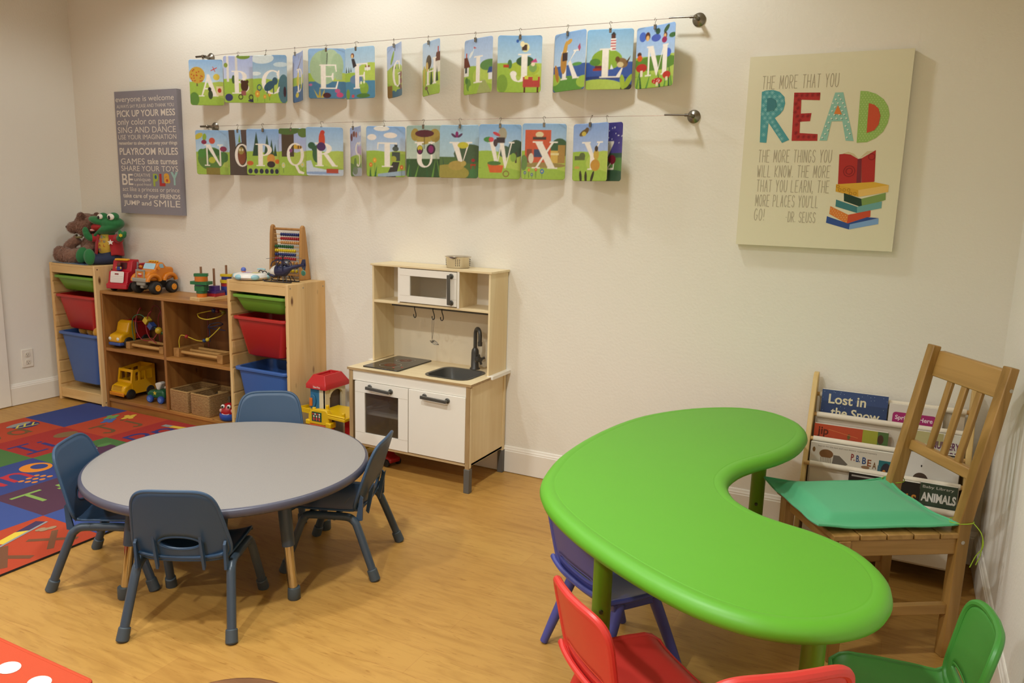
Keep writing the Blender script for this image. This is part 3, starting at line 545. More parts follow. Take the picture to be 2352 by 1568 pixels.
ART = {
 'A': (sky(BL1, BL2)+meadow()+[(rc(.19,.42,.23,.54),'#6a5a3a'),E_(.22,.66,.22,.18,'#c8a03c')]+dots(.22,.66,.2,.16,18,.018,'#b83a24')+[E_(.78,.62,.1,.07,'#d8c050'),E_(.12,.14,.13,.15,'#5f8a3a'),(stroke_quads([(.62,.76),(.8,.82)],.02)[0],'#c83a30'),(stroke_quads([(.68,.84),(.74,.74)],.02)[0],'#c83a30')], [(rc(.76,.22,.96,.42),'#e8d8a8'),E_(.86,.33,.06,.05,'#c03a24'),E_(.58,.24,.07,.10,'#3a4a34'),E_(.56,.36,.05,.045,'#2a2a24')]),
 'B': (sky('#a9b4dc','#c6d0ea')+meadow()+[(rc(.10,.45,.17,1),'#e2dcd2'),(rc(.36,.5,.43,1),'#d8d2ca'),(rc(.88,.5,.94,1),'#c9c2c4'),E_(.08,.8,.06,.05,'#8a9a3c'),E_(.6,.98,.2,.06,'#7a943c'),E_(.3,.5,.05,.09,'#3f5a34')], [E_(.62,.36,.11,.12,'#4a2e20'),E_(.55,.45,.04,.04,'#4a2e20'),E_(.70,.45,.04,.04,'#4a2e20'),(rc(.52,.16,.66,.26),'#9c5a5a'),(([ellipse(.50,.13,.07,.06),ellipse(.50,.13,.045,.038)]),'#3a3028'),(([ellipse(.80,.12,.07,.06),ellipse(.80,.12,.045,.038)]),'#3a3028'),E_(.15,.12,.12,.08,'#3a3a6a'),E_(.85,.05,.14,.03,'#3a3a5a')]),
 'C': (sky('#7fa4c8','#bcd2da',.4)+meadow()+[E_(.3,.93,.34,.11,'#d4dede'),E_(.82,.80,.2,.05,'#c6d6dc'),E_(.1,.62,.16,.04,'#dbe4e4'),E_(.9,.30,.16,.3,'#4f7480'),E_(.93,.24,.04,.11,'#3a2030')]+flower(.14,.04,.16,'#d69a3c',.075)+flower(.36,.02,.12,'#d69a3c',.045)+flower(.5,.06,.12,'#c8942c',.045), [E_(.50,.36,.17,.09,'#35586a',25),E_(.66,.46,.08,.08,'#35586a'),(rc(.42,.2,.45,.32),'#2c4858'),(rc(.60,.2,.63,.36),'#2c4858'),([ellipse(.2,.33,.075,.07),ellipse(.2,.33,.05,.045)],'#35586a')]),
 'D': (sky('#8fa6dc','#b4c0e8',.5)+meadow()+water('#3f6a9c')+[E_(.3,.15,.12,.05,'#d8c84a'),E_(.7,.55,.2,.03,'#c8d2ee')]+[(stroke_quads([(.3,.66),(.72,.9)],.03)[0],'#6a3a34')], [E_(.34,.44,.09,.12,'#d8c64a'),E_(.36,.56,.05,.05,'#dcca50'),E_(.65,.3,.08,.05,'#b8c04a')]),
 'E': (sky(BL1,'#a9cce4',.4)+meadow()+water('#4a7a9c')+[E_(.42,.62,.38,.34,'#a9c29c'),E_(.62,.80,.2,.18,'#b4caa6'),E_(.78,.66,.16,.24,'#a9c29c'),E_(.44,.82,.10,.16,'#9db692'),(stroke_quads([(.50,.66),(.52,.9)],.025)[0],'#5f6a5c'),(rc(.74,.38,.9,.6),'#a4bd96')], [([(.14,.2),(.24,.02),(.30,.02)],'#c2b04a'),([(.32,.24),(.26,.02),(.34,.02)],'#b8a43e'),([(.44,.2),(.34,.02),(.42,.02)],'#c2b04a'),E_(.5,.07,.11,.055,'#4a2028'),E_(.78,.16,.07,.04,'#c05a84'),E_(.84,.08,.09,.05,'#c84a7a'),E_(.06,.28,.05,.025,'#b86a94')]),
 'F': (sky('#9fc2dc','#c3d8e4',.45)+meadow()+[E_(.85,.55,.4,.14,GR[2])]+fir(.05,.52,.12)+fir(.14,.52,.12)+fir(.22,.53,.1)+water('#4f86a6')+[(rc(.68,.54,.86,.6),'#e6e4da'),(rc(.7,.6,.84,.63),'#8a4a3a'),E_(.4,.38,.22,.09,'#6a86a8')], [E_(.66,.2,.14,.12,'#86a840'),E_(.60,.27,.1,.06,'#93b44a'),E_(.66,.32,.03,.03,'#e8ecc8'),E_(.56,.31,.03,.03,'#e8ecc8'),E_(.62,.06,.22,.045,'#4f7a3a'),E_(.1,.1,.07,.1,'#7a9a3c'),E_(.28,.06,.05,.03,'#c84a5a'),E_(.28,.84,.06,.05,'#7a3a24'),E_(.27,.83,.035,.035,'#e8c48a'),([(.24,.78),(.34,.78),(.42,.64),(.30,.60)],'#3a3438')]),
 'G': (sky('#9fb6dc','#c6d2ea',.55)+meadow()+[E_(.5,.42,.6,.2,GR[2]),(rc(0,0,.25,.24),'#8a6a34'),(rc(.25,0,1,.14),'#3f6a80')]+fir(.3,.5,.14)+fir(.45,.54,.16)+fir(.65,.52,.12)+[(rc(.66,.16,.8,.46),'#5a6a34')], [E_(.88,.40,.1,.06,'#8a4a5a'),E_(.88,.28,.1,.06,'#8a4a5a'),E_(.86,.17,.1,.05,'#7a4050'),E_(.45,.17,.09,.06,'#a4bc4a'),E_(.28,.76,.16,.05,'#8fae44',50)]),
 'H': (sky('#a9c4e0','#d3deea',.45)+meadow()+[(rc(.78,.4,1,.62),'#e2dccf'),([(.74,.6),(1,.6),(1,.76),(.82,.76)],'#6a3a2a'),(rc(.88,.76,.93,.86),'#b8443a'),E_(.12,.38,.08,.2,'#c8b84a')]+fir(.55,.2,.34,'#35502c')+fir(.7,.22,.3,'#2f4a30')+fir(.85,.24,.28,'#2c4434')+fir(.35,.22,.26,'#3f5a30'), [(rc(.40,.62,.46,.5),'#d8b45a'),E_(.40,.62,.16,.13,'#54402a'),E_(.30,.54,.08,.09,'#d8b868'),(stroke_quads([(.3,.12),(.42,.02)],.03)[0],'#4a3a3a'),E_(.26,.15,.1,.035,'#7a5a4a')]),
 'I': (sky('#9fb8dc','#c6d8ee',.45)+meadow()+[E_(.9,.5,.3,.1,'#5f8a4a'),(rc(0,.34,.2,.52),'#e8e6dc'),([(-.02,.5),(.26,.5),(.14,.68),(0,.68)],'#6a3426'),(rc(.08,.68,.12,.76),'#c0483a'),(rc(.05,.40,.13,.5),'#3f4a4a'),([(.5,0),(1,0),(.78,.24),(.64,.24)],'#a4ac6a'),(rc(.88,.24,1,.36),'#e4e4e4'),([(.84,.36),(1,.36),(1,.46),(.90,.46)],'#34508a')], [E_(.2,.18,.09,.11,'#6d9440'),E_(.12,.26,.06,.06,'#54803a'),E_(.28,.11,.07,.06,'#a4c44a'),E_(.27,.72,.09,.035,'#e8ecec',35),(stroke_quads([(.33,.74),(.38,.84)],.02)[0],'#e8ecec'),([(.37,.86),(.37,.82),(.48,.82)],'#c0443a')]),
 'J': (sky('#86b0d8','#bcd8e6',.45)+meadow()+[E_(.6,.42,.35,.14,'#a9bc44'),E_(.62,.55,.2,.09,'#3a5a3a'),E_(.28,.50,.05,.08,'#4f7a4a'),(rc(.14,.44,.26,.49),'#b8442c'),E_(.12,.16,.12,.16,'#7fa040')], [(rc(.58,.10,.97,.28),'#b8443f'),(rc(.60,0,.64,.1),'#5a2a20'),(rc(.90,0,.94,.1),'#5a2a20'),(rc(.80,.22,.92,.32),'#b4c040'),E_(.80,.44,.09,.08,'#7fa45a'),E_(.80,.50,.045,.035,'#ecd8b8'),([(.74,.53),(.9,.53),(.86,.60)],'#c84a80'),(rc(.62,.24,.70,.3),'#d6d04a'),E_(.62,.79,.09,.08,'#e8dca0'),(rc(.54,.74,.66,.84),'#4a3a34'),E_(.55,.85,.05,.05,'#f0e2b4'),E_(.44,.90,.03,.03,'#2f5aa4')]),
 'K': (sky('#86aedc','#bcd4ea',.42)+[(rc(0,0,1,.44),'#3f60a0'),E_(.75,.44,.15,.03,'#5f9a4a'),E_(.5,.10,.5,.16,'#5f943c'),E_(.05,.22,.2,.1,GR[1]),E_(.95,.14,.2,.1,GR[1])], [E_(.34,.50,.1,.2,'#b88434'),E_(.38,.72,.06,.14,'#d0a044',-20),E_(.50,.83,.09,.04,'#d0a044',15),(rc(.30,.52,.46,.66),'#3a2a2a'),E_(.12,.32,.06,.16,'#b47a30',20),([(.76,.72),(.82,.78),(.85,.70),(.81,.64)],'#b04a6a')]),
 'L': (sky('#86b4d8','#c0dcea',.4)+[(rc(0,0,1,.46),'#3d5ba6'),E_(.45,.50,.33,.17,'#8fb03e'),E_(.2,.46,.12,.06,'#5a8a3a'),E_(.4,.20,.5,.03,'#2c3f7c'),E_(.3,.04,.55,.14,GR[2]),E_(.9,.02,.14,.08,'#2c3038'),(rc(.52,.64,.63,.84),'#f0e6e0')]+[(rc(.52,y,.63,y+.02),'#c03a40') for y in (.66,.705,.75,.795)]+[(rc(.53,.84,.62,.90),'#5a3428'),([(.52,.90),(.63,.90),(.575,.95)],'#33393a'),(rc(.16,.32,.5,.36),'#a03c2c'),(rc(.2,.36,.4,.40),'#6a2a3a'),([(.53,.34),(.60,.34),(.55,.42)],'#eef0f0')], [E_(.78,.44,.12,.08,'#8a6a44',-10),E_(.68,.50,.05,.045,'#6a4a2a'),([(.86,.46),(.95,.56),(.93,.50),(.88,.42)],'#5a4026'),E_(.74,.41,.07,.045,'#d8c494'),E_(.80,.12,.05,.13,'#a4bc3c',10),E_(.92,.14,.05,.14,'#9cb43a',-35)]),
 'M': (sky('#8fb4e4','#bed4ee',.35)+meadow()+[E_(.5,.40,.6,.12,'#5f8a34')]+leafy()+[E_(.15,.84,.08,.08,'#4a6ac0'),E_(.48,.80,.12,.06,'#4a60b8'),E_(.80,.54,.1,.07,'#4a6ac8'),E_(.75,.92,.09,.04,'#3a5a3a',35),E_(.52,.90,.06,.05,'#2f5038'),E_(.92,.80,.1,.04,'#3f6a38')], [E_(.27,.84,.06,.07,'#5a3424'),E_(.27,.81,.04,.045,'#e0b070'),E_(.72,.82,.05,.05,'#5a3424'),E_(.71,.81,.035,.035,'#e0b070'),E_(.70,.75,.07,.05,'#9a2a5a'),E_(.09,.56,.05,.04,'#5a3424'),E_(.10,.50,.06,.05,'#d8602a'),E_(.15,.34,.13,.07,'#b8342c'),(rc(.12,.2,.18,.3),'#e8dcc8'),E_(.55,.11,.14,.05,'#c03428'),(rc(.52,.03,.58,.09),'#e2d6b8'),E_(.80,.19,.11,.06,'#c03428'),(rc(.77,.10,.83,.16),'#e2d6b8')]+dots(.55,.12,.12,.03,7,.01,'#f0e4dc')),
 'N': (sky(BL1,BL2,.45)+meadow()+[E_(.45,.36,.4,.26,'#5a803c'),E_(.18,.48,.12,.1,'#4f8a3c'),E_(.82,.40,.14,.12,'#4a7a38'),E_(.55,.5,.2,.08,'#35642f'),(rc(.3,0,.7,.16),'#8a7a34'),E_(.1,.86,.14,.06,'#c8b83c',20)], [E_(.48,.33,.1,.07,'#b8bc3c'),E_(.5,.76,.09,.07,'#c8503a'),E_(.82,.58,.1,.06,'#8a2a50'),E_(.28,.84,.06,.08,'#8fae3c',-15),E_(.26,.73,.08,.05,'#8a2a4a')]),
 'O': (sky(BL1,BL2,.3)+meadow()+[(rc(.08,0,.94,.55),'#54463f'),([(.05,1),(.28,1),(.34,.4),(.1,.4)],'#564842'),([(.5,1),(.95,1),(.9,.3),(.55,.4)],'#5a4a46'),E_(.5,.46,.24,.26,'#3f3a2a')]+fir(.45,.72,.2,'#7a9a3c'), [E_(.52,.42,.14,.18,'#8a4a30'),E_(.50,.54,.10,.08,'#a08a44'),E_(.46,.56,.03,.03,'#e4d8b0'),E_(.55,.56,.03,.03,'#e4d8b0')]),
 'P': (sky('#86acdc','#bcd2ec',.4)+meadow()+fir(.28,.42,.52)+fir(.60,.44,.44,'#35543a')+fir(.74,.44,.34,'#2f5036')+fir(.86,.42,.26,'#35543a')+[E_(.1,.26,.09,.05,'#c8602c')], [E_(.72,.36,.13,.10,'#d89a4a'),E_(.72,.24,.13,.07,'#3a2c30'),E_(.92,.30,.08,.05,'#d8702c')]+[E_(.1+.16*i,.09,.06,.055,'#2c2a44') for i in range(6)]),
 'Q': (sky('#9aacdc','#c4cce8',.4)+meadow()+[(rc(.1,.4,.5,1),'#4f4030'),E_(.3,.95,.4,.09,'#54703a'),E_(.78,.9,.16,.1,'#5f7a3a')]+flower(.15,.06,.16,'#c8d0a0',.06)+flower(.75,.1,.14,'#c8d0a0',.06), [E_(.62,.60,.13,.04,'#c89a3a'),E_(.54,.61,.05,.05,'#d8b03c'),(rc(.62,.565,.65,.635),'#5a3a20'),(rc(.69,.57,.72,.63),'#5a3a20'),E_(.4,.53,.05,.04,'#8a4a80')]),
 'R': (sky(BL1,'#c0d6e6',.4)+meadow()+[E_(.75,.32,.35,.14,GR[2]),([(0,.3),(.14,.32),(.2,.18),(.6,.12),(1,.14),(1,0),(0,0)],'#c6d2e2'),E_(.4,.06,.5,.03,'#8fa6cc'),E_(.3,.45,.12,.18,'#35603a')], [E_(.44,.74,.085,.17,'#c8462a'),E_(.42,.60,.12,.09,'#4a2a60'),E_(.46,.89,.06,.045,'#c03a2c'),E_(.16,.62,.1,.07,'#2f5a3c'),E_(.22,.56,.06,.06,'#2f5a3c'),(rc(.55,.06,.86,.15),'#b0442c')]),
 'S': (sky('#9ab0e0','#c8c8e4',.4)+[(rc(0,0,1,.4),'#6a9048'),(rc(.5,.36,1,.6),'#b89ac8'),E_(.5,.34,.6,.1,GR[1]),E_(.6,.08,.5,.1,'#a9b0bc'),E_(.8,.84,.14,.04,'#e4e8ee'),E_(.75,.66,.12,.03,'#e4e8ee')], [E_(.25,.86,.09,.06,'#7a3a2c'),E_(.42,.84,.07,.06,'#a04a34'),E_(.1,.8,.06,.08,'#6a2a24'),E_(.3,.26,.1,.12,'#6a8a4a'),E_(.3,.12,.18,.08,'#7a8a74')]),
 'T': (sky('#86aee0','#d0dcea',.4)+meadow()+[(rc(0,0,1,.46),'#9cbc44'),E_(.4,.95,.2,.05,'#e8e4dc'),E_(.15,.78,.12,.06,'#f0e6de'),E_(.62,.82,.17,.055,'#f0e6de'),([(.5,0),(.75,0),(.85,.3),(.68,.3)],'#33302c'),([(.3,.06),(1,.14),(1,.04),(.3,0)],'#9ab0c4')], [E_(.75,.56,.08,.05,'#4a5450'),(rc(.66,.32,.86,.50),'#3f4a44'),E_(.70,.36,.07,.06,'#a8ac3c'),(rc(.72,.60,.80,.64),'#33393a')]+flower(.12,.02,.22,'#d8742c',.045)+flower(.22,.03,.3,'#e0a030',.05)+flower(.9,.02,.18,'#d8642c',.045)+[([(.08,0),(.14,0),(.1,.2)],'#3a6a34'),([(.2,0),(.26,0),(.28,.24)],'#3f7038')]),
 'U': (sky('#9ab4ac','#c4d2c0',.3)+[(rc(0,0,1,.36),'#3a5a34')]+leafy('#35603a','#6d9c44')+[E_(.26,.82,.12,.12,'#a8924a'),E_(.80,.80,.14,.13,'#a8924a'),E_(.5,.72,.2,.09,'#b09a50')], [E_(.52,.84,.26,.07,'#5a2a34'),(rc(.51,.55,.53,.82),'#4a3a2a'),E_(.40,.53,.09,.09,'#3a2034'),E_(.40,.56,.07,.05,'#c8bc40'),E_(.70,.54,.12,.1,'#3a2034'),E_(.70,.54,.07,.07,'#8a2a6a'),E_(.40,.50,.05,.04,'#7a2a5a')]),
 'V': (sky('#9ac0dc','#b8d0d8',.3)+[(rc(0,0,1,.4),'#54703a'),E_(.75,.46,.4,.18,'#4a6044')]+leafy('#33503a','#4a6a44')+[E_(.25,.10,.5,.16,'#a09444'),E_(.9,.1,.14,.14,'#4a7a48')], [E_(.42,.24,.2,.09,'#b0984c'),E_(.60,.28,.07,.05,'#b8a054'),E_(.58,.62,.14,.06,'#c8c03c'),E_(.42,.82,.04,.06,'#8a2a6a'),E_(.34,.80,.07,.025,'#5a3a5a',-30),E_(.5,.80,.07,.025,'#5a3a5a',30),(rc(.78,.24,.92,.27),'#b83a2a'),(rc(.79,.18,.81,.24),'#a03a2a'),(rc(.89,.18,.91,.24),'#a03a2a'),E_(.85,.34,.05,.03,'#a03034')]),
 'W': (sky('#86b0dc','#c0d8e8',.4)+meadow()+[E_(.88,.56,.18,.16,'#3a5440'),E_(.62,.5,.14,.11,'#46604a'),(rc(.86,.3,.9,.5),'#4a3a2c'),E_(.82,.4,.07,.08,'#8aac4a')], [([(.22,.28),(.60,.25),(.56,.12),(.28,.12)],'#d8642c'),E_(.38,.29,.16,.04,'#4f7a3a'),([ellipse(.66,.10,.075,.06),ellipse(.66,.10,.055,.042)],'#8a6034'),E_(.56,.82,.10,.12,'#a8a088'),(rc(.42,.66,.62,.76),'#3a3034'),E_(.40,.66,.05,.07,'#4a3a3c'),E_(.24,.72,.12,.05,'#4f8a44'),E_(.30,.72,.06,.045,'#d8505a'),E_(.42,.82,.09,.03,'#c8404a',-20)]),
 'X': (sky(BL1,'#c4dae8',.4)+meadow()+[E_(.85,.56,.2,.18,'#3f6040'),(rc(.08,.30,.66,.88),'#cf5a38'),(rc(.28,.40,.60,.54),'#3c4a6a'),(rc(.12,.3,.24,.54),'#8a4a34'),(rc(.66,.3,.84,.52),'#d8b45a'),(rc(.82,.3,.98,.62),'#b08a4a'),(rc(.66,.44,.84,.48),'#e8d8a0'),([ellipse(.40,.80,.09,.05)],'#e2d0a4'),(rc(.25,.71,.55,.76),'#4a3a34'),E_(.5,.26,.5,.05,'#a08a50')], [E_(.22,.38,.06,.09,'#e0d4bc'),E_(.06,.3,.08,.14,'#6a8a4a')]+flower(.09,.02,.1,'#3a6a9a')+flower(.18,.03,.14,'#d8803c')+flower(.34,.03,.15,'#d04a44')+flower(.25,.02,.07,'#3a6aa0')+flower(.48,.02,.13,'#4a7ab0',.045)),
 'Y': (sky('#86a4d8','#b4c6e8',.35)+meadow()+[(rc(.05,.37,.32,.44),'#5f6a3c'),E_(.25,.44,.08,.06,'#5f6a3c')], [E_(.62,.28,.14,.1,'#c8943c'),E_(.64,.46,.08,.09,'#c8a84a'),E_(.64,.56,.05,.05,'#4a3a2c'),E_(.28,.84,.13,.05,'#6a5434',20),E_(.36,.89,.05,.04,'#6a5434'),E_(.28,.82,.06,.04,'#c8b450'),E_(.22,.08,.035,.11,'#3a3424',8),E_(.36,.07,.035,.11,'#3a3424',3),E_(.54,.08,.035,.11,'#3a3424',-25),E_(.12,.24,.07,.025,'#c8a050')]),
 'Z': (sky('#3f3a84','#5a529c',.35)+[(rc(0,0,1,.42),'#5f8a4a'),(rc(0,.40,1,.48),'#3f5a4a'),E_(.7,.06,.5,.14,'#3a5a44')]+dots(.6,.78,.5,.2,24,.012,'#e6e6f4',3), [E_(.72,.37,.11,.08,'#7a1f34'),(stroke_quads([(.45,.1),(.68,.3)],.03)[0],'#ece8e0')]),
}
WHAT = {'A':'fruit tree and easel','B':'birch trunks and bicycle','C':'grey cat and clouds','D':'duck on water','E':'pale green elephant','F':'frog by a pond','G':'garden hedges','H':'dark roofed house','I':'white bird over village','J':'red table on a hill',
 'K':'kangaroo and kite','L':'striped lighthouse on an island','M':'mushrooms and blue flowers','N':'leafy green plants','O':'dark tree trunk','P':'dark fir trees','Q':'brown tree and bee','R':'red rooster over a stream','S':'lilac sky and cactus','T':'railway and tulips','U':'wide butterfly and leaves','V':'brown vole among reeds','W':'orange wheelbarrow','X':'orange shop front','Y':'yellow scarfed bird','Z':'purple starry sky'}
# letter: centre x, centre z, turn about the vertical (degrees), clip x
POS = {'A':(-1.238,1.985,20,-1.260),'B':(-.975,1.991,16,-.986),'C':(-.754,1.982,14,-.777),'D':(-.553,1.986,-33,-.579),'E':(-.365,1.995,18,-.367),'F':(-.144,1.987,-6,-.165),'G':(.072,1.990,-34,.060),'H':(.278,1.992,-33,.264),'I':(.539,1.989,-20,.526),'J':(.762,1.987,18,.762),'K':(1.007,1.986,-24,.996),'L':(1.197,1.985,8,1.197),'M':(1.405,1.986,-22,1.395),
 'N':(-1.217,1.595,20,-1.239),'O':(-.990,1.594,4,-1.013),'P':(-.818,1.596,12,-.820),'Q':(-.590,1.596,6,-.611),'R':(-.374,1.597,20,-.392),'S':(-.172,1.598,-36,-.198),'T':(.010,1.597,20,.002),'U':(.241,1.598,3,.238),'V':(.452,1.596,8,.452),'W':(.672,1.595,16,.672),'X':(.900,1.595,16,.898),'Y':(1.138,1.591,-20,1.128),'Z':(1.198,1.592,-26,1.201)}
CARD = painted(.28, var=.10, vscale=70); BACK = plain('#e9e2d2', .6)
METAL = plain('#8d877c', .32, 1.0); DMETAL = plain('#6d675e', .35, 1.0)
def wire_y(i): return -.06
def card(L, row):
    x, z, deg, cx = POS[L]; th = math.radians(deg); lay = {'C': -.010, 'B': -.004, 'F': -.012, 'R': -.018, 'P': -.004, 'Q': -.010, 'V': -.006, 'W': -.006, 'Y': -.016, 'X': -.004}.get(L, 0)
    o = thing('alphabet_card', 'alphabet card with white letter %s and %s' % (L, WHAT[L]), 'card', (x, -.06+lay, z), th, 'alphabet cards on the wires')
    if L == 'Z': o['label'] = 'alphabet card of purple starry sky half hidden behind the letter Y card'
    base, over = ART[L]
    colr = raster(base+letter(L)+over)
    r = .013; bend = .010*math.sin(ord(L)*2.1); v = []
    for j in range(NV+1):
        for i in range(NU+1):
            u, w_ = (i/NU-.5)*CW, (j/NV-.5)*CH
            ax, az = abs(u)-(CW/2-r), abs(w_)-(CH/2-r)
            if ax > 0 and az > 0:
                d = math.hypot(ax, az)
                if d > r: u = math.copysign(CW/2-r+ax*r/d, u); w_ = math.copysign(CH/2-r+az*r/d, w_)
            v.append((u, bend*((2*u/CW)**2-.3) - .004*math.sin(ord(L))*(w_/CH), w_))
    n = NU+1; f = [(j*n+i, j*n+i+1, (j+1)*n+i+1, (j+1)*n+i) for j in range(NV) for i in range(NU)]
    me = bpy.data.meshes.new('picture_panel'); me.from_pydata(v, [], f); me.materials.append(CARD); me.materials.append(BACK)
    at = me.color_attributes.new('Col', 'FLOAT_COLOR', 'POINT'); a = np.ones((n*(NV+1), 4)); a[:, :3] = colr.reshape(-1, 3); at.data.foreach_set('color', a.ravel())
    me.polygons.foreach_set('use_smooth', [True]*len(f)); me.update()
    p = bpy.data.objects.new('picture_panel', me); COL.objects.link(p); p.parent = o
    q = p.modifiers.new('solid', 'SOLIDIFY'); q.thickness = .0008; q.offset = -1; q.material_offset = 1; q.material_offset_rim = 1
    # hook clip on the wire
    wz = WZ(row, cx); top = z+CH/2
    k = thing('hook_clip', 'small metal hook clip on the %s wire gripping the letter %s card' % ('upper' if row == 1 else 'lower', L), 'clip', (cx, -.06+lay, top), th, 'hook clips on the wires')
    mb = MB(); mb.box(-.0055, -.0035, -.016, .0055, .0035, .004); mb.box(-.004, -.006, -.002, .004, .006, .002)
    mb.build('jaw', METAL, k, bevel=.001)
    h = wz-top; sgn = 1 if ord(L) % 2 else -1
    pts = [(0, 0, .003), (0, 0, h*.55), (sgn*.004, 0, h*.8), (sgn*.005, 0, h+.002), (0, -lay if lay else 0, h+.006), (-sgn*.005, -lay, h+.001), (-sgn*.004, -lay, h-.003)]
    MB().tube(smooth_pts(pts, 4), .0011, 6).build('hook', METAL, k)
def WZ(row, x):
    if row == 1: return 2.1335-.006*((x-.4)/1.0)**2*.5+.004
    return 1.7425-.004*((x-.2))**2*.6+.005
for row, letters in ((1, 'ABCDEFGHIJKLM'), (2, 'NOPQRSTUVWXYZ')):
    for L in letters: card(L, row)
for row, z0, xl, xr in ((1, 2.127, -1.262, 1.565), (2, 1.743, -1.250, 1.570)):
    g = thing('display_wire', '%s thin steel display wire with a round bracket at each end' % ('upper' if row == 1 else 'lower'), 'wire', ((xl+xr)/2, 0, z0), 0, 'display wires')
    mx = (xl+xr)/2; pts = [(x-mx, -.06, WZ(row, x)-z0) for x in np.linspace(xl-.02, xr, 40)]
    MB().tube(pts, .0009, 6).build('wire', plain('#8a6a5c', .4, .7), g)
    for nm, bx, sg in (('bracket', xl, -1), ('bracket', xr, 1)):
        mb = MB(); mb.T = Matrix.Translation((bx-mx, 0, WZ(row, bx)-z0))
        mb.lathe([(.028, -.001), (.028, -.004), (.022, -.010), (.012, -.014), (.008, -.016), (.008, -.066), (.004, -.070), (0, -.070)], (0, 0, 0), 28, axis='y')
        b = mb.build(nm, METAL, g)
        mb = MB(); mb.T = Matrix.Translation((bx-mx, -.06, WZ(row, bx)-z0))
        if sg > 0: mb.cyl((-.112, 0, .004), (0, 0, 0), .0035, n=10); mb.cyl((-.025, 0, .001), (-.004, 0, 0), .006, n=10)
        else: mb.cyl((-.055, 0, 0), (.02, 0, 0), .0055, n=12); mb.cyl((0, 0, -.012), (0, 0, .008), .006, n=10)
        mb.build('tension_rod', DMETAL, b)
# ================================================================ STORAGE ALONG THE BACK WALL
PINEZ = wood('#e4c088', '#d3a668', 'z', .8, .5, 1.25, board=.16); PINEX = wood('#e2bd82', '#cda264', 'x', .8, .5, .8)
PINEY = wood('#deb679', '#c89c5c', 'y', .8, .5, .5)
OAKX = wood('#b27c3e', '#905c2a', 'x', .8, .42, .45, board=.1); OAKZ = wood('#a87238', '#885426', 'z', .8, .42, .9, board=.15); OAKY = wood('#a87238', '#885426', 'y', .8, .42)
SCREW = plain('#9a958c', .35, .9)
def storage_frame(x0, label):
    W_, D, H = .44, .30, .90
    g = thing('bin_tower', label, 'shelf unit', (x0+W_/2, -D/2, 0), 0, 'pine bin frames')
    for sx in (-1, 1):
        xi, xo = sx*(W_/2-.018), sx*W_/2
        mb = MB(); mb.box(xi, -D/2, 0, xo, D/2, H)
        sd = mb.build('side_panel', PINEZ, g, bevel=.003)
        mb = MB()
        zs = [.10, .178, .256, .40, .478, .556, .70, .778, .84]
        for za, zb in zip(zs, zs[1:]):
            mb.box(xi, -D/2+.004, za+.006, xi-sx*.005, D/2-.02, zb-.004)
        mb.build('runner_strip', PINEY, sd, bevel=.0015)
        if sx > 0:
            mb = MB()
            for y, z in ((-.13, H-.022), (.13, H-.03), (-.13, .03), (.13, .03), (-.03, H-.026)): mb.lathe([(.004, 0), (.004, .001), (0, .001)], (xo, y, z), 10, axis='x')
            mb.build('screw', SCREW, sd)
    MB().box(-W_/2+.018, -D/2+.001, H-.016, W_/2-.018, D/2, H-.001).build('top_panel', PINEX, g, bevel=.002)
    MB().box(-W_/2+.018, -D/2+.001, H-.062, W_/2-.018, -D/2+.018, H-.016).build('front_rail', PINEX, g, bevel=.002)
    MB().box(-W_/2+.018, -D/2+.006, .018, W_/2-.018, -D/2+.022, .082).build('kick_board', PINEX, g, bevel=.002)
    MB().box(-W_/2+.018, -D/2+.022, .066, W_/2-.018, D/2, .080).build('bottom_shelf', PINEX, g)
    MB().box(-W_/2+.018, D/2-.014, .082, W_/2-.018, D/2-.006, H-.016).build('back_panel', PINEX, g)
    return g
storage_frame(-2.447, 'pine bin frame in the left corner with plush toys on its top')
storage_frame(-.889, 'pine bin frame with knotty side panel carrying the abacus on its top')
def bin_(x, ztop, hgt, col, label, dark):
    """a tapered plastic tub hanging in the frame by its rim"""
    g = thing('storage_bin', label, 'bin', (x, -.158, ztop-hgt), 0, 'plastic bins in the pine frames')
    wt, dt = .195, .141; tap = .028 if hgt < .15 else .05
    prof = [(0, 1), (1, 0)]
    def ring(wx, dy, z, r): return [(u, v_, z) for u, v_ in round_rect(-wx, -dy, wx, dy, r, 5)]
    rs = [ring(wt-.012-tap-.02, dt-.012-.045, 0.0, .03), ring(wt-.012-tap, dt-.012-.03, .010, .03), ring(wt-.014, dt-.012, hgt-.014, .035), ring(wt-.014, dt-.012, hgt, .035)]
    inn = [ring(wt-.020, dt-.018, hgt, .03), ring(wt-.018-tap, dt-.018-.03, .016, .025), ring(wt-.022-tap-.02, dt-.018-.05, .006, .02)]
    allr = rs+inn; n = len(rs[0]); v = [p for r in allr for p in r]; f = []
    for i in range(len(allr)-1):
        for j in range(n): f.append((i*n+j, i*n+(j+1) % n, (i+1)*n+(j+1) % n, (i+1)*n+j))
    f.append(tuple(range(n-1, -1, -1))); f.append(tuple((len(allr)-1)*n+j for j in range(n)))
    mt = plain(col, .38, var=.02)
    MB().add(v, f).build('tub', mt, g, smooth=50)
    mb = MB()
    o1, i1 = ring(wt+.0015, dt+.002, 0, .035), ring(wt-.019, dt-.017, 0, .03)
    zt = hgt; v = [(x_, y_, zt-.014) for x_, y_, _ in o1]+[(x_, y_, zt+.002) for x_, y_, _ in o1]+[(x_, y_, zt+.004) for x_, y_, _ in i1]+[(x_, y_, zt-.014) for x_, y_, _ in i1]
    f = [(a*n+j, a*n+(j+1) % n, ((a+1) % 4)*n+(j+1) % n, ((a+1) % 4)*n+j) for a in range(4) for j in range(n)]
    mb.add(v, f).build('rim', mt, g, smooth=50, bevel=.003)
    return g
LXC, RXC = -2.227, -.669
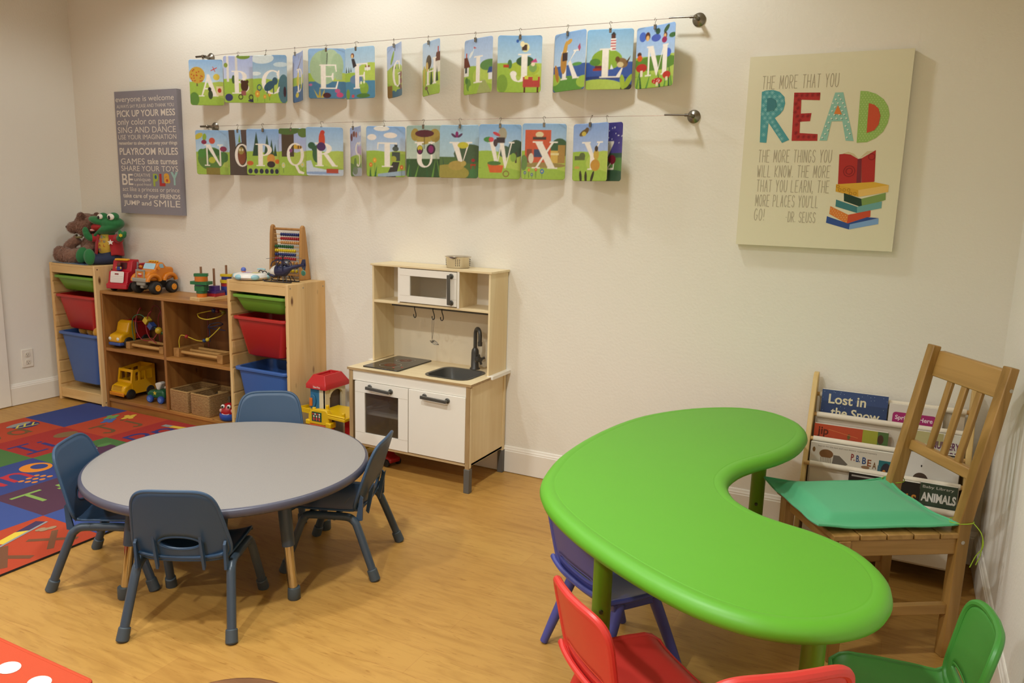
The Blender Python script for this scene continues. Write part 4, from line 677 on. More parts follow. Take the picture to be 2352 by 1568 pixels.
for xc, who in ((LXC, 'left corner'), (RXC, 'knotty')):
    bin_(xc, .820, .095, '#6c9a2e', 'shallow green plastic bin at the top of the %s pine frame' % who, 0)
    bin_(xc, .698, .222, '#b3231f', 'red plastic bin in the middle of the %s pine frame' % who, 0)
bin_(LXC, .455, .335, '#41609c', 'tall blue plastic bin in the left corner frame holding yellow balls', 0)
bin_(RXC, .410, .325, '#3d62a4', 'tall blue plastic bin at the bottom of the knotty pine frame', 0)
for i, (x, y, r, c, lab) in enumerate(((-2.095, -.225, .042, '#c98f1e', 'round yellow soft ball poking out of the tall blue bin'), (-2.20, -.19, .045, '#b07a1c', 'dull yellow soft ball deeper in the tall blue bin'), (-2.275, -.20, .04, '#a8741c', 'brownish yellow soft ball at the left of the tall blue bin'))):
    b = MB().ell((0, 0, 0), r, 24, 16).build('soft_ball', plain(c, .85, bscale=180, bstr=.6, sheen=.3), None, loc=(x, y, .455+.012)); tag(b, lab, 'ball', 'soft balls in the blue bin')
MB().ell((0, 0, 0), (.06, .05, .03), 18, 10).build('toy_lump', plain('#4c5a3a', .7, bscale=90), None, loc=(RXC-.02, -.2, .808)); tag(bpy.data.objects['toy_lump'], 'dark toy just showing over the rim of the green bin by the abacus', 'toy')

# open cube shelf between the frames
x0, x1, D, H = -2.003, -.893, .275, .75
g = thing('cube_shelf', 'low honey brown open shelf with four cubbies between the pine frames', 'shelf', ((x0+x1)/2, -D/2, 0))
w2 = (x1-x0)/2; y0, y1 = -D/2, D/2-.002; t = .020
MB().box(-w2, y0, H-t, w2, y1, H).build('top_panel', OAKX, g, bevel=.003)
for sx in (-1, 1): MB().box(sx*w2, y0, 0, sx*(w2-t), y1, H-t).build('side_panel', OAKZ, g, bevel=.002)
MB().box(-.010, y0+.002, .065, .010, y1, H-t).build('divider', OAKZ, g, bevel=.002)
for sx in (-1, 1):
    a, b = (.010, w2-t) if sx > 0 else (-w2+t, -.010)
    MB().box(a, y0+.002, .372, b, y1, .391).build('shelf_board', OAKX, g, bevel=.002)
MB().box(-w2+t, y0+.002, .045, w2-t, y1, .065).build('bottom_board', OAKX, g, bevel=.002)
MB().box(-w2+t, y0+.012, 0, w2-t, y0+.028, .045).build('plinth', OAKX, g)
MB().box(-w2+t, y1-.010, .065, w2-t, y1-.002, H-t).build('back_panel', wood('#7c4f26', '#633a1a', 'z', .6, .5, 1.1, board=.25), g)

# ================================================================ PLAY KITCHEN
BIRX = wood('#ead6ac', '#dec69a', 'x', .9, .42); BIRZ = wood('#ead5aa', '#dfc595', 'z', .8, .42); BIRY = wood('#e2c996', '#d4b67e', 'y', .9, .42)
PLY = wood('#b39468', '#8e7048', 'x', 3.0, .6); PLYZ = wood('#b39468', '#94764e', 'z', 3.0, .6)
KW = plain('#efe8dc', .32, var=.01); DARK = plain('#4a4742', .38); DARKM = plain('#55524c', .3, .25)
g = thing('play_kitchen', 'birch and white toy kitchen with sink, hob and microwave', 'toy kitchen', (.36, -.19, 0))
o = .36
def K(x): return x-o
def KY(y): return y+.19
kt = .530
mb = MB()
# worktop with a cut out for the sink
sx0, sx1, sy0, sy1 = .424, .650, -.322, -.112
out = [(.002, -.378), (.718, -.378), (.718, -.002), (.002, -.002)]; hole = round_rect(sx0, sy0, sx1, sy1, .045, 6)[::-1]
for z in (kt, kt-.012): mb.flat([out, hole], lambda u, v, z=z: (K(u), KY(v), z))
n = 4; v = [(K(u), KY(w_), z) for z in (kt, kt-.012) for u, w_ in out]; mb.add(v, [(i, (i+1) % 4, 4+(i+1) % 4, 4+i) for i in range(4)], 1)
n = len(hole); v = [(K(u), KY(w_), z) for z in (kt, kt-.012) for u, w_ in hole]; mb.add(v, [(i, (i+1) % n, n+(i+1) % n, n+i) for i in range(n)])
wt = mb.build('worktop', [BIRX, PLY], g)
# sink bowl
mb = MB(); rings = [(.012, kt+.003, .055), (.006, kt+.005, .05), (-.002, kt+.002, .045), (-.008, kt-.03, .045), (-.018, kt-.068, .05), (-.045, kt-.074, .04)]
rr = [[(K(u), KY(w_), z) for u, w_ in round_rect(sx0-a, sy0-a, sx1+a, sy1+a, r, 6)] for a, z, r in rings]
n = len(rr[0]); f = [(i*n+j, i*n+(j+1) % n, (i+1)*n+(j+1) % n, (i+1)*n+j) for i in range(len(rr)-1) for j in range(n)]; f.append(tuple((len(rr)-1)*n+j for j in range(n)))
mb.add([p for r in rr for p in r], f); mb.build('sink', plain('#4d4b46', .3), g, smooth=50)
# hob
mb = MB(); mb.prism(round_rect(K(.066), KY(-.340), K(.284), KY(-.030), .012), kt, kt+.006)
hob = mb.build('hob', plain('#2b2724', .12), g, bevel=.002)
fz = lambda u, v: (K(u), KY(v), kt+.0066); fz2 = lambda u, v: (K(u), KY(v), kt+.0069)
for cx, cy, r in ((.175, -.250, .055), (.175, -.115, .050)):
    mb = MB(); mb.flat([ellipse(cx, cy, r, r, 40), ellipse(cx, cy, r-.002, r-.002, 40)], fz, 0, '#b8aca0')
    for q in range(3): mb.flat([ellipse(cx, cy, .03-.008*q, .03-.008*q, 30), ellipse(cx, cy, .0265-.008*q, .0265-.008*q, 30)], fz2, 0, '#8a2f22')
    mb.build('burner', painted(.25), hob, smooth=0)
mb = MB()
for cx in (.225, .255): mb.flat(ellipse(cx, -.295+.03*(cx > .23), .006, .006), fz, 0, '#c0352a')
mb.build('burner_light', painted(.25), hob, smooth=0)
# lower cabinet
for px, fx in ((.010, 0), (.688, 0)):
    for py in (-.373, -.032):
        lg = MB().box(K(px), KY(py), .112, K(px+.022), KY(py+.022), kt-.012).build('leg', PLYZ if py < -.1 else BIRZ, g, bevel=.001)
        MB().box(K(px-.004), KY(py-.004), 0, K(px+.026), KY(py+.026), .118).build('leg_sleeve', plain('#5e5b56', .5), lg, bevel=.002)
for px in (.014, .694): MB().box(K(px), KY(-.352), .128, K(px+.012), KY(-.032), kt-.012).build('side_panel', BIRZ, g)
MB().box(K(.710), KY(-.369), .124, K(.7125), KY(-.355), kt-.02).build('screw_strip', BIRZ, g)
MB().box(K(.032), KY(-.370), .466, K(.688), KY(-.358), kt-.012).build('front_rail', KW, g, bevel=.001)
MB().box(K(.014), KY(-.365), .128, K(.706), KY(-.02), .140).build('base_board', [BIRX], g, bevel=.001)
MB().box(K(.030), KY(-.024), .140, K(.692), KY(-.018), kt-.012).build('back_panel', KW, g)
MB().box(K(.362), KY(-.350), .140, K(.374), KY(-.03), .466).build('partition', BIRZ, g)
MB().box(K(.028), KY(-.340), .288, K(.362), KY(-.03), .300).build('oven_shelf', KW, g, bevel=.001)
def pull(parent, p0, p1, out, r=.009, tw=.016):
    """a dark bar handle: two round feet joined by a rounded flat bar"""
    p0, p1, out = Vector(p0), Vector(p1), Vector(out)
    mb = MB(); d = (p1-p0).normalized()
    for p in (p0, p1):
        mb.cyl(p, p+out*.006, .014, .012, 18); mb.cyl(p+out*.006, p+out*.026, .007, .0065, 14)
    mb.bar(p0+out*.026-d*.008, p1+out*.026+d*.008, tw, .010, hint=tuple(out))
    return mb.build('handle', DARKM, parent, bevel=.0025)
dx0, dx1, dz0, dz1 = .050, .3685, .146, .464
mb = MB(); yf, yb = KY(-.378), KY(-.364)
outl = [(K(dx0), dz0), (K(dx1), dz0), (K(dx1), dz1), (K(dx0), dz1)]; win = [(K(.110), .203), (K(.110), .411), (K(.312), .411), (K(.312), .203)]
for y in (yf, yb): mb.flat([outl, win], lambda u, v, y=y: (u, y, v))
for l in (outl, win):
    n = 4; mb.add([(u, y, v_) for y in (yf, yb) for u, v_ in l], [(i, (i+1) % 4, 4+(i+1) % 4, 4+i) for i in range(4)])
ov = mb.build('oven_door', KW, g)
mb = MB()
for z in (.4105, .2035):
    for a, b in ((dx0+.001, .110), (.312, dx1-.001)): mb.box(K(a), yf-.0003, z-.0006, K(b), yf, z+.0006)
mb.build('joint_line', plain('#b8ab98', .6), ov)
MB().box(K(.104), yf+.006, .198, K(.318), yf+.008, .416).build('window_pane', glassy('#5a4a38', .42), ov)
pull(ov, (K(.143), yf, .443), (K(.268), yf, .437), (0, -1, 0))
cd_ = MB().box(K(.3725), yf, .147, K(.6885), yb, .465).build('cabinet_door', KW, g, bevel=.0015)
pull(cd_, (K(.464), yf, .442), (K(.592), yf, .438), (0, -1, 0))
# tap
mb = MB(); tx, ty = .560, -.066
mb.lathe([(.026, kt), (.026, kt+.004), (.020, kt+.010), (.019, kt+.085), (.017, kt+.098), (.011, kt+.108)], (K(tx), KY(ty), 0), 24)
pts = [(K(tx), KY(ty), kt+.10), (K(tx), KY(ty), kt+.17)]+[(K(tx+.026*.9-.026*.9*math.cos(a)), KY(ty-.018+.018*math.cos(a)), kt+.178+.032*math.sin(a)) for a in np.linspace(.25, PI-.1, 9)]+[(K(tx+.047), KY(ty-.036), kt+.155), (K(tx+.047), KY(ty-.036), kt+.135)]
mb.tube(pts, .0095, 14); mb.cyl((K(tx+.047), KY(ty-.036), kt+.148), (K(tx+.047), KY(ty-.036), kt+.128), .0115, n=16)
tap = mb.build('tap', plain('#44423e', .35, .2), g, smooth=45)
mb = MB(); c = Vector((K(tx+.02), KY(ty-.010), kt+.055)); d = Vector((.8, -.6, .1)).normalized()
mb.cyl(c-d*.01, c+d*.026, .013, n=16); q = c+d*.030
mb.cyl(q-d*.006, q+d*.006, .012, n=16)
for a in range(4):
    e = Vector((.6, .8, 0))*math.cos(PI/2*a+.3)+Vector((0, 0, 1))*math.sin(PI/2*a+.3); mb.cyl(q, q+e*.026, .0055, .0065, 10)
mb.build('tap_knob', plain('#44423e', .35, .2), tap, smooth=45)
# upper part
UY = -.186
for px in (.0165, .6945): MB().box(K(px), KY(UY), kt+.002, K(px+.010), KY(-.004), 1.026).build('upper_side', BIRZ, g, bevel=.0008)
mb = MB().box(K(.008), KY(UY-.006), 1.026, K(.712), KY(-.003), 1.036); mb.build('upper_top', BIRX, g, bevel=.001)
mb = MB().box(K(.0265), KY(UY), .838, K(.6945), KY(-.004), .850); mb.build('upper_shelf', BIRX, g, bevel=.001)
for px in (.178, .522): MB().box(K(px), KY(UY), .850, K(px+.012), KY(-.010), 1.026).build('upper_partition', [BIRZ], g)
for px in (.178, .524): MB().box(K(px), KY(UY-.0045), .848, K(px+.011), KY(UY), 1.026).build('white_edging', KW, g)
MB().box(K(.0265), KY(-.010), .850, K(.6945), KY(-.004), 1.026).build('upper_back', plain('#e9dfcf', .4), g)
MB().box(K(.0265), KY(-.010), kt, K(.6945), KY(-.006), .838).build('splash_back', plain('#dccdb2', .5, var=.01), g)
for px in (-.012, .696): MB().box(K(px), KY(UY-.004), kt+.0005, K(px+.034), KY(.0), kt+.004).build('side_clip', KW, g, bevel=.0006)
MB().box(K(.7185), KY(UY-.004), kt-.012, K(.730), KY(.0), kt+.0004).build('side_clip', KW, g, bevel=.0006)
mx0, mx1, mz0, mz1 = .191, .5225, .855, 1.022
mb = MB(); yf = KY(UY-.008); yb = KY(UY+.003)
outl = [(K(mx0), mz0), (K(mx1), mz0), (K(mx1), mz1), (K(mx0), mz1)]; win = [(K(.252), .889), (K(.252), .988), (K(.466), .988), (K(.466), .889)]
for y in (yf, yb): mb.flat([outl, win], lambda u, v, y=y: (u, y, v))
for l in (outl, win): mb.add([(u, y, v_) for y in (yf, yb) for u, v_ in l], [(i, (i+1) % 4, 4+(i+1) % 4, 4+i) for i in range(4)])
mw = mb.build('microwave_door', KW, g)
mb = MB()
for z in (.9885, .8885):
    for a, b in ((mx0+.001, .252), (.466, mx1-.001)): mb.box(K(a), yf-.0003, z-.0005, K(b), yf, z+.0005)
mb.build('joint_line', plain('#b8ab98', .6), mw)
MB().box(K(.248), yf+.005, .885, K(.470), yf+.007, .992).build('window_pane', glassy('#8a7c64', .22), mw)
pull(mw, (K(.492), yf, 1.002), (K(.494), yf, .873), (0, -1, 0))
# hanging rail under the shelf
mb = MB(); mb.cyl((K(.115), KY(-.150), .828), (K(.690), KY(-.150), .828), .0045, n=12)
for x in (.125, .40, .68): mb.cyl((K(x), KY(-.150), .828), (K(x), KY(-.150), .838), .003, n=8)
mb.build('hanging_rail', DARKM, g)
HK = plain('#2f2d2a', .4, .4)
for i, (x, lab) in enumerate(((.256, 'leftmost black hook on the toy kitchen rail'), (.366, 'middle black hook on the toy kitchen rail holding the whisk'), (.417, 'rightmost black hook on the toy kitchen rail'))):
    pts = [(0, .005, .002), (0, .004, .006), (0, -.001, .0072), (0, -.006, .003), (0, -.004, -.012), (.004, -.002, -.026), (.006, 0, -.042), (.002, 0, -.053), (-.006, 0, -.054), (-.011, 0, -.046), (-.011, 0, -.038)]
    h = MB().tube(smooth_pts(pts, 4), .0024, 8).build('hook', HK, None, loc=(x, -.150, .828), rotz=-.25+.2*(i == 2)); tag(h, lab, 'hook', 'hooks on the toy kitchen rail')
g2 = thing('whisk', 'small wire toy whisk hanging from the middle hook', 'whisk', (.362, -.150, .776), -.2)
mb = MB()
mb.tube(smooth_pts([(-.005, 0, -.105), (-.006, 0, -.05), (-.004, 0, .0), (0, 0, .003), (.005, 0, -.004), (.004, 0, -.05), (-.004, 0, -.105)], 4), .0012, 6)
mb.build('handle', SCREW, g2)
mb = MB()
for k in range(5):
    a = PI*k/5; mb.tube([(-.005+.012*math.cos(t)*math.cos(a)*.9+.022*math.sin(t/2)*0+(.011 if 0 else 0), .012*math.cos(t)*math.sin(a), -.108-.010*(1-math.cos(2*t))/2-.012*abs(math.sin(t))*.3) for t in np.linspace(0, 2*PI, 16)], .0009, 5, closed=True)
for k in range(4):
    mb.tube([(.012+.020*math.cos(t)+.003*k, .008*math.sin(t)*math.cos(k), -.118+.007*math.sin(t)-.006*math.cos(t)) for t in np.linspace(0, 2*PI, 16)], .0009, 5, closed=True)
mb.build('whisk_head', SCREW, g2)
# pot on top
pg = thing('strainer_pot', 'shiny steel toy colander pot standing on top of the toy kitchen', 'pot', (.470, -.095, 1.036))
mb = MB(); mb.lathe([(0, 0), (.054, 0), (.058, .004), (.060, .048), (.066, .054), (.066, .056), (.058, .051), (.055, .006), (0, .003)], (0, 0, 0), 48)
pot = mb.build('bowl', plain('#cfc8bc', .16, 1.0), pg, smooth=50)
mb = MB()
for cl in range(4):
    for i in range(3):
        for j in range(4):
            a = PI/2*cl+.5+(i-1)*.16; r = .0596+.0014*j*.3; z = .014+j*.009
            mb.cyl((r*math.cos(a)*.985, r*math.sin(a)*.985, z), (r*math.cos(a)*1.008, r*math.sin(a)*1.008, z), .0019, n=8)
mb.build('drain_hole', plain('#3a3530', .6), pot)
cup = MB().lathe([(0, 0), (.030, 0), (.034, .003), (.034, .030), (.031, .030), (.030, .005), (0, .004)], (0, 0, 0), 32).build('toy_cup', plain('#ece4d6', .3), None, loc=(.405, -.105, .850), smooth=50); tag(cup, 'white toy cup inside the microwave of the toy kitchen', 'cup')
pan = MB().lathe([(0, 0), (.075, 0), (.085, .006), (.088, .035), (.084, .035), (.080, .008), (0, .005)], (0, 0, 0), 36).build('toy_pan', plain('#2e3442', .4), None, loc=(.215, -.18, .300), smooth=50); tag(pan, 'dark toy pan on the oven shelf of the toy kitchen', 'pan')
# ================================================================ TOYS
def plush(name, balls, mat, parent, vox=.006, rough=0):
    """one continuous soft body: overlapping lobes fused by a voxel remesh"""
    mb = MB()
    for b in balls:
        if b[0] == 'e': mb.ell(b[1], b[2], 20, 14, rot=b[3] if len(b) > 3 else None)
        else: mb.tube(smooth_pts(b[1], 4), [b[2][0]+(b[2][1]-b[2][0])*i/(4*(len(b[1])-1)) for i in range(4*(len(b[1])-1)+1)], 14)
    o = mb.build(name, mat, parent, smooth=180)
    q = o.modifiers.new('fuse', 'REMESH'); q.mode = 'VOXEL'; q.voxel_size = vox; q.use_smooth_shade = True
    q = o.modifiers.new('soften', 'SMOOTH'); q.iterations = 6; q.factor = .5
    return o
def eul(x, y, z): return Matrix.Rotation(math.radians(z), 3, 'Z') @ Matrix.Rotation(math.radians(y), 3, 'Y') @ Matrix.Rotation(math.radians(x), 3, 'X')
# ---- teddy bear, head hanging, seen from its side
FT = .900
g = thing('teddy_bear', 'fuzzy brown teddy bear slumped on the left corner frame', 'plush toy', (-2.282, -.135, FT))
balls = [('e', (0, 0, .238), (.075, .072, .072)), ('e', (-.062, -.045, .222), (.042, .040, .036)), ('e', (.018, -.05, .292), (.026, .016, .026)), ('e', (.03, .05, .290), (.024, .016, .026)),
 ('e', (.02, .02, .090), (.072, .066, .095)), ('t', [(.0, -.03, .05), (-.06, -.085, .045), (-.115, -.105, .05)], (.045, .042)), ('e', (-.128, -.108, .052), (.042, .036, .05)),
 ('t', [(.03, -.05, .05), (.0, -.105, .045), (-.035, -.130, .048)], (.044, .042)), ('e', (-.045, -.133, .052), (.038, .034, .048)), ('t', [(-.02, -.05, .15), (-.06, -.085, .11), (-.075, -.10, .075)], (.030, .028)), ('t', [(.06, .02, .15), (.075, -.03, .11), (.07, -.07, .08)], (.03, .027))]
BR = plain('#85604e', .95, var=.18, bscale=160, bstr=.9, sheen=.4)
bo = plush('body', balls, BR, g, .006)
tx = bpy.data.textures.new('fuzz', 'CLOUDS'); tx.noise_scale = .012; tx.noise_depth = 2
q = bo.modifiers.new('fuzz', 'DISPLACE'); q.texture = tx; q.strength = .014; q.mid_level = .4
mb = MB(); rnd = random.Random(3)
cols = ['#8f6a58', '#a87f6a', '#bb917a', '#7a5848']
for b in balls:
    for _ in range(6000 if b[0] == 'e' and b[2][0] > .06 else 2200):
        d = Vector((rnd.gauss(0, 1), rnd.gauss(0, 1), rnd.gauss(0, 1))).normalized()
        if b[0] == 'e': p = Vector(b[1])+Vector([d[i]*b[2][i] for i in range(3)])*.98
        else:
            t = rnd.random(); pts = b[1]; k = min(int(t*(len(pts)-1)), len(pts)-2); u = t*(len(pts)-1)-k
            p = Vector(pts[k]).lerp(Vector(pts[k+1]), u)+d*b[2][0]*.96
        if p.z < .012: continue
        s_ = d.cross(Vector((rnd.random(), rnd.random(), rnd.random()))).normalized(); tip = p+d*rnd.uniform(.004, .011)+s_*rnd.uniform(-.009, .009)+Vector((0, 0, -.003))
        mb.add([p+s_*.0011, p-s_*.0011, tip], [(0, 1, 2)], 0, rnd.choice(cols))
f_ = mb.build('fur', painted(.95), g, smooth=0, recalc=False); f_['kind'] = 'stuff'
mb = MB(); mb.tube(smooth_pts([(-.055, -.035, .172), (-.045, -.06, .165), (-.01, -.07, .160), (.03, -.06, .165)], 4), .007, 8); mb.bar((-.045, -.065, .165), (-.075, -.085, .12), .016, .003)
mb.build('ribbon', plain('#7d7448', .8), g)
MB().ell((-.100, -.068, .224), (.010, .009, .008), 12, 8).build('nose', plain('#3a2a24', .5), g)
# ---- generic plush frog in a red waistcoat
g = thing('plush_frog', 'green plush frog with open mouth in a red vest beside the teddy', 'plush toy', (-2.108, -.108, FT), .42)
FG = plain('#23713a', .85, var=.08, bscale=300, bstr=.3, sheen=.3); FL = plain('#4b8a44', .85, sheen=.3)
plush('body', [('e', (.02, .0, .255), (.078, .070, .045)), ('e', (-.05, -.03, .270), (.058, .05, .026), eul(0, 18, 0)), ('e', (.01, -.01, .222), (.078, .066, .034), eul(0, -18, 0)), ('e', (-.052, -.02, .192), (.046, .042, .014), eul(0, -40, 0)),
 ('e', (-.01, -.035, .297), (.030, .028, .026)), ('e', (.055, -.03, .298), (.032, .030, .028)), ('e', (0, 0, .11), (.07, .055, .09)), ('t', [(-.06, -.02, .16), (-.10, -.05, .165), (-.115, -.06, .195)], (.024, .02)), ('e', (-.118, -.06, .205), (.020, .014, .028)),
 ('t', [(.06, -.02, .16), (.095, -.05, .165), (.115, -.065, .18)], (.024, .02)), ('e', (.122, -.068, .186), (.028, .018, .022)), ('e', (.145, -.075, .200), (.012, .01, .016)), ('e', (.110, -.07, .206), (.012, .01, .016)),
 ('e', (-.135, -.085, .055), (.036, .026, .052), eul(-6, 14, 25)), ('e', (-.055, -.140, .050), (.034, .028, .052), eul(-8, -4, 10))], FG, g, .0045)
MB().ell((-.050, -.028, .232), (.044, .044, .026), 24, 12, rot=eul(0, -8, 0)).build('mouth', plain('#a3211f', .7), g)
mb = MB(); mb.ell((-.076, -.052, .212), (.016, .016, .008), 16, 10); mb.build('tongue', plain('#d8a09a', .7), g)
for x, s_ in ((-.018, .9), (.050, 1.1)):
    e = MB().ell((x, -.058, .298), (.021*s_, .010, .018*s_), 20, 12).build('eye', plain('#efe9dc', .4), g)
    MB().ell((x-.006, -.067, .294), (.008*s_, .004, .011*s_), 14, 8).build('pupil', plain('#1c1a18', .3), e)
plush('shirt', [('e', (-.012, -.012, .115), (.062, .055, .085))], plain('#cfa83c', .85, var=.12, bscale=220), g, .005)
mb = MB()
for i, (ch, c) in enumerate(zip('RENSTUABLK', ('#a33a2a', '#2f5a8a', '#3a7a3a', '#7a3a7a', '#c0522a', '#2f5a8a', '#a33a2a', '#3a7a3a', '#c0522a', '#7a3a7a'))):
    x = -.032+.015*(i % 3); z = .165-.026*(i//3)
    if ch in STROKES:
        for l in STROKES[ch]:
            for q in stroke_quads([(x+u*.010, z+v*.013) for u, v in l], .0028): mb.flat(q, lambda u, v: (u, -.0705+.9*(abs(v-.115)**2)*2.2+.35*(u+.012)**2*8, v), 0, c)
mb.build('shirt_letters', painted(.8), g, smooth=0)
VR = plain('#a91f22', .85, var=.1, bscale=200, bstr=.3, sheen=.2)
def vest_side(sg):
    return lambda u, v: ((lambda a, r: (-.004+r*math.sin(a)*1.05, -.002-r*.86*math.cos(a), .055+.13*v+.004*math.sin(9*u)*(1-v)))(sg*(.42+u*2.0+(1-v)*.12), .072+.014*(1-v)))
MB().grid(vest_side(1), 18, 12).build('vest_panel', VR, g, solid=.004, smooth=180); MB().grid(vest_side(-1), 18, 12).build('vest_panel', VR, g, solid=.004, smooth=180)
mb = MB(); mb.cyl((.055, -.015, .160), (.095, -.048, .163), .030, .026, 16); mb.cyl((-.055, -.015, .160), (-.090, -.042, .163), .030, .026, 16); mb.build('sleeve', VR, g, bevel=.004)
mb = MB(); mb.flat(star(0, 0, .019), lambda u, v: (.046+u*.8, -.0715+u*.55, .140+v), 0, '#ece6da'); mb.build('star_badge', painted(.8), g, smooth=0, solid=.003, offset=0)
mb = MB(); mb.flat(star(0, 0, .012, 6, .7), lambda u, v: (.124+u, -.0885+.3*u, .186+v), 0, '#dcc02c'); mb.build('hand_patch', painted(.8), g, smooth=0, solid=.002, offset=0)
plush('trousers', [('e', (0, -.005, .048), (.072, .060, .050)), ('t', [(-.03, -.03, .035), (-.08, -.06, .032), (-.12, -.08, .034)], (.036, .028)), ('t', [(.03, -.03, .035), (-.01, -.09, .030), (-.045, -.125, .030)], (.036, .028))], plain('#28304a', .85, var=.1, bscale=250), g, .005)
# papers under the plush toys
fd = thing('plastic_folder', 'clear blue plastic folder lying flat beneath the plush toys', 'folder', (-2.23, -.175, FT))
mb = MB(); mb.box(-.19, -.12, .0005, .13, .06, .004, 0, '#6f7f92'); mb.box(-.17, -.115, .004, -.02, .04, .0045, 0, '#b9b8b4'); mb.box(.0, -.11, .004, .09, .05, .0045, 0, '#4a5f86')
mb.build('cover', painted(.15), fd, smooth=0)

def wheel(parent, x, y, r, wd, tyre='#1d1b1a', hub=None, sg=1, hubr=.5):
    o = MB().lathe([(0, -wd/2), (r*.7, -wd/2), (r*.93, -wd*.42), (r, -wd*.25), (r, wd*.25), (r*.93, wd*.42), (r*.7, wd/2), (0, wd/2)], (x, y, r), 28, axis='x').build('wheel', plain(tyre, .6), parent, smooth=45)
    if hub:
        f = x+sg*wd/2
        mb = MB(); mb.lathe([(r*hubr, -.001), (r*hubr, .002), (r*hubr*.8, .003), (r*hubr*.55, .001), (r*hubr*.3, .003), (0, .003)] if sg > 0 else [(r*hubr, .001), (r*hubr, -.002), (r*hubr*.8, -.003), (r*hubr*.55, -.001), (r*hubr*.3, -.003), (0, -.003)], (f, y, r), 20, axis='x'); mb.build('hubcap', plain(hub, .4), o, smooth=45)
    return o
# ---- red toy fire truck (front at -y)
ST = .750
g = thing('toy_fire_truck', 'red plastic toy fire truck with white front label on the cube shelf', 'toy truck', (-1.885, -.152, ST), .22)
RD = plain('#b5182a', .3)
mb = MB(); mb.prism([(-.105, .030), (-.108, .055), (-.100, .060), (-.088, .122), (-.060, .128), (-.046, .186), (-.030, .194), (.012, .194), (.016, .10), (.016, .030)], -.070, .070, 'yz'); mb.build('cab', RD, g, bevel=.008, seg=3)
mb = MB(); mb.box(-.074, -.116, .018, .074, -.096, .050); mb.build('bumper', RD, g, bevel=.006, seg=3)
mb = MB(); mb.box(-.07, .014, .03, .07, .108, .085); mb.box(-.07, .014, .085, -.060, .108, .165); mb.box(.060, .014, .085, .07, .10, .165); mb.box(-.06, .10, .085, .06, .108, .15); mb.box(-.074, .012, .158, -.056, .112, .170); mb.box(.056, .012, .158, .074, .104, .170)
mb.build('bed', RD, g, bevel=.004)
mb = MB(); mb.box(-.050, -.060, .186, .044, -.030, .200); mb.build('light_bar', plain('#e0a020', .3), g, bevel=.006)
mb = MB(); mb.flat(round_rect(-.048, -.034, .048, .034, .008), lambda u, v: (u, -.1025+(v)*.19, .091+v), 0, '#e6ddd6'); mb.flat(rc(-.018, .014, .010, .022), lambda u, v: (u, -.1033+v*.19, .091+v), 0, '#8a2a2a')
for k in range(4): mb.flat(rc(-.044, .002-.010*k, .044, .003-.010*k), lambda u, v: (u, -.1033+v*.19, .091+v), 0, '#a89a94')
mb.build('front_label', painted(.4), g, smooth=0, recalc=False)
mb = MB(); mb.flat(round_rect(-.036, -.02, .036, .020, .008), lambda u, v: (u, -.0555+v*.24, .157+v), 0, '#4a0c14'); mb.build('windscreen', painted(.4), g, smooth=0, recalc=False)
mb = MB(); mb.prism([(-.022, .06), (-.012, .06), (-.002, .18), (-.010, .18)], .070, .076, 'yz'); 
for k in range(7): mb.box(.074, -.020+.0016*k, .068+.016*k, .078, -.006+.0016*k, .074+.016*k)
mb.build('ladder', plain('#8a8688', .4), g, bevel=.001)
for sx in (-1, 1):
    for y in (-.062, .065): wheel(g, sx*.060, y, .030, .026, hub='#3a3433', sg=sx)
dr = thing('toy_figure', 'little toy driver with dark face and blue body in the red fire truck', 'toy figure', (-1.885+.058*math.sin(.22)-.004, -.152-.070, ST+.128), .22)
MB().lathe([(0, 0), (.015, .002), (.016, .018), (.010, .024), (0, .025)], (0, 0, 0), 18).build('torso', plain('#2f3f86', .4), dr)
MB().ell((0, 0, .034), .012, 16, 12).build('head', plain('#5a3424', .5), dr)
mb = MB(); mb.ell((0, .001, .043), (.013, .012, .007), 16, 8); mb.build('hat', plain('#7a1a1c', .5), dr)
mb = MB(); mb.ell((.015, -.006, .016), (.005, .005, .008), 10, 8); mb.ell((-.015, -.006, .016), (.005, .005, .008), 10, 8); mb.build('arm', plain('#d8a02c', .5), dr)
# ---- orange toy monster truck
g = thing('toy_monster_truck', 'orange toy monster truck with big black tyres on the cube shelf', 'toy truck', (-1.668, -.140, ST), .06)
OR = plain('#d27a14', .32); GY = plain('#9a978c', .4); TR = .034
mb = MB(); mb.prism([(-.100, .082), (-.100, .115), (-.088, .135), (-.040, .145), (-.020, .185), (.022, .190), (.045, .160), (.095, .155), (.100, .140), (.098, .088), (.055, .078), (-.05, .078)], -.058, .058, 'yz'); mb.build('body', OR, g, bevel=.012, seg=3)
for sx in (-1, 1):
    for y in (-.062, .062):
        mb = MB(); mb.tube([(sx*.062, y+.045*math.cos(a), .078+.036*math.sin(a)) for a in np.linspace(0, PI, 12)], .013, 10); mb.build('fender', OR, g, smooth=60)
        wheel(g, sx*.072, y, TR+.004, .042, '#211f1d', '#e0901e', sx, .5)
mb = MB(); mb.box(-.066, -.116, .074, .066, -.098, .098); mb.box(-.035, -.108, .052, .035, -.094, .076); mb.box(-.012, -.1, .035, .012, -.06, .055); mb.build('bumper', GY, g, bevel=.005)
mb = MB(); mb.box(-.040, -.104, .098, -.032, -.096, .146); mb.box(.024, -.104, .098, .032, -.096, .146); mb.box(-.040, -.104, .138, .032, -.094, .148); mb.build('grille_frame', GY, g, bevel=.002)
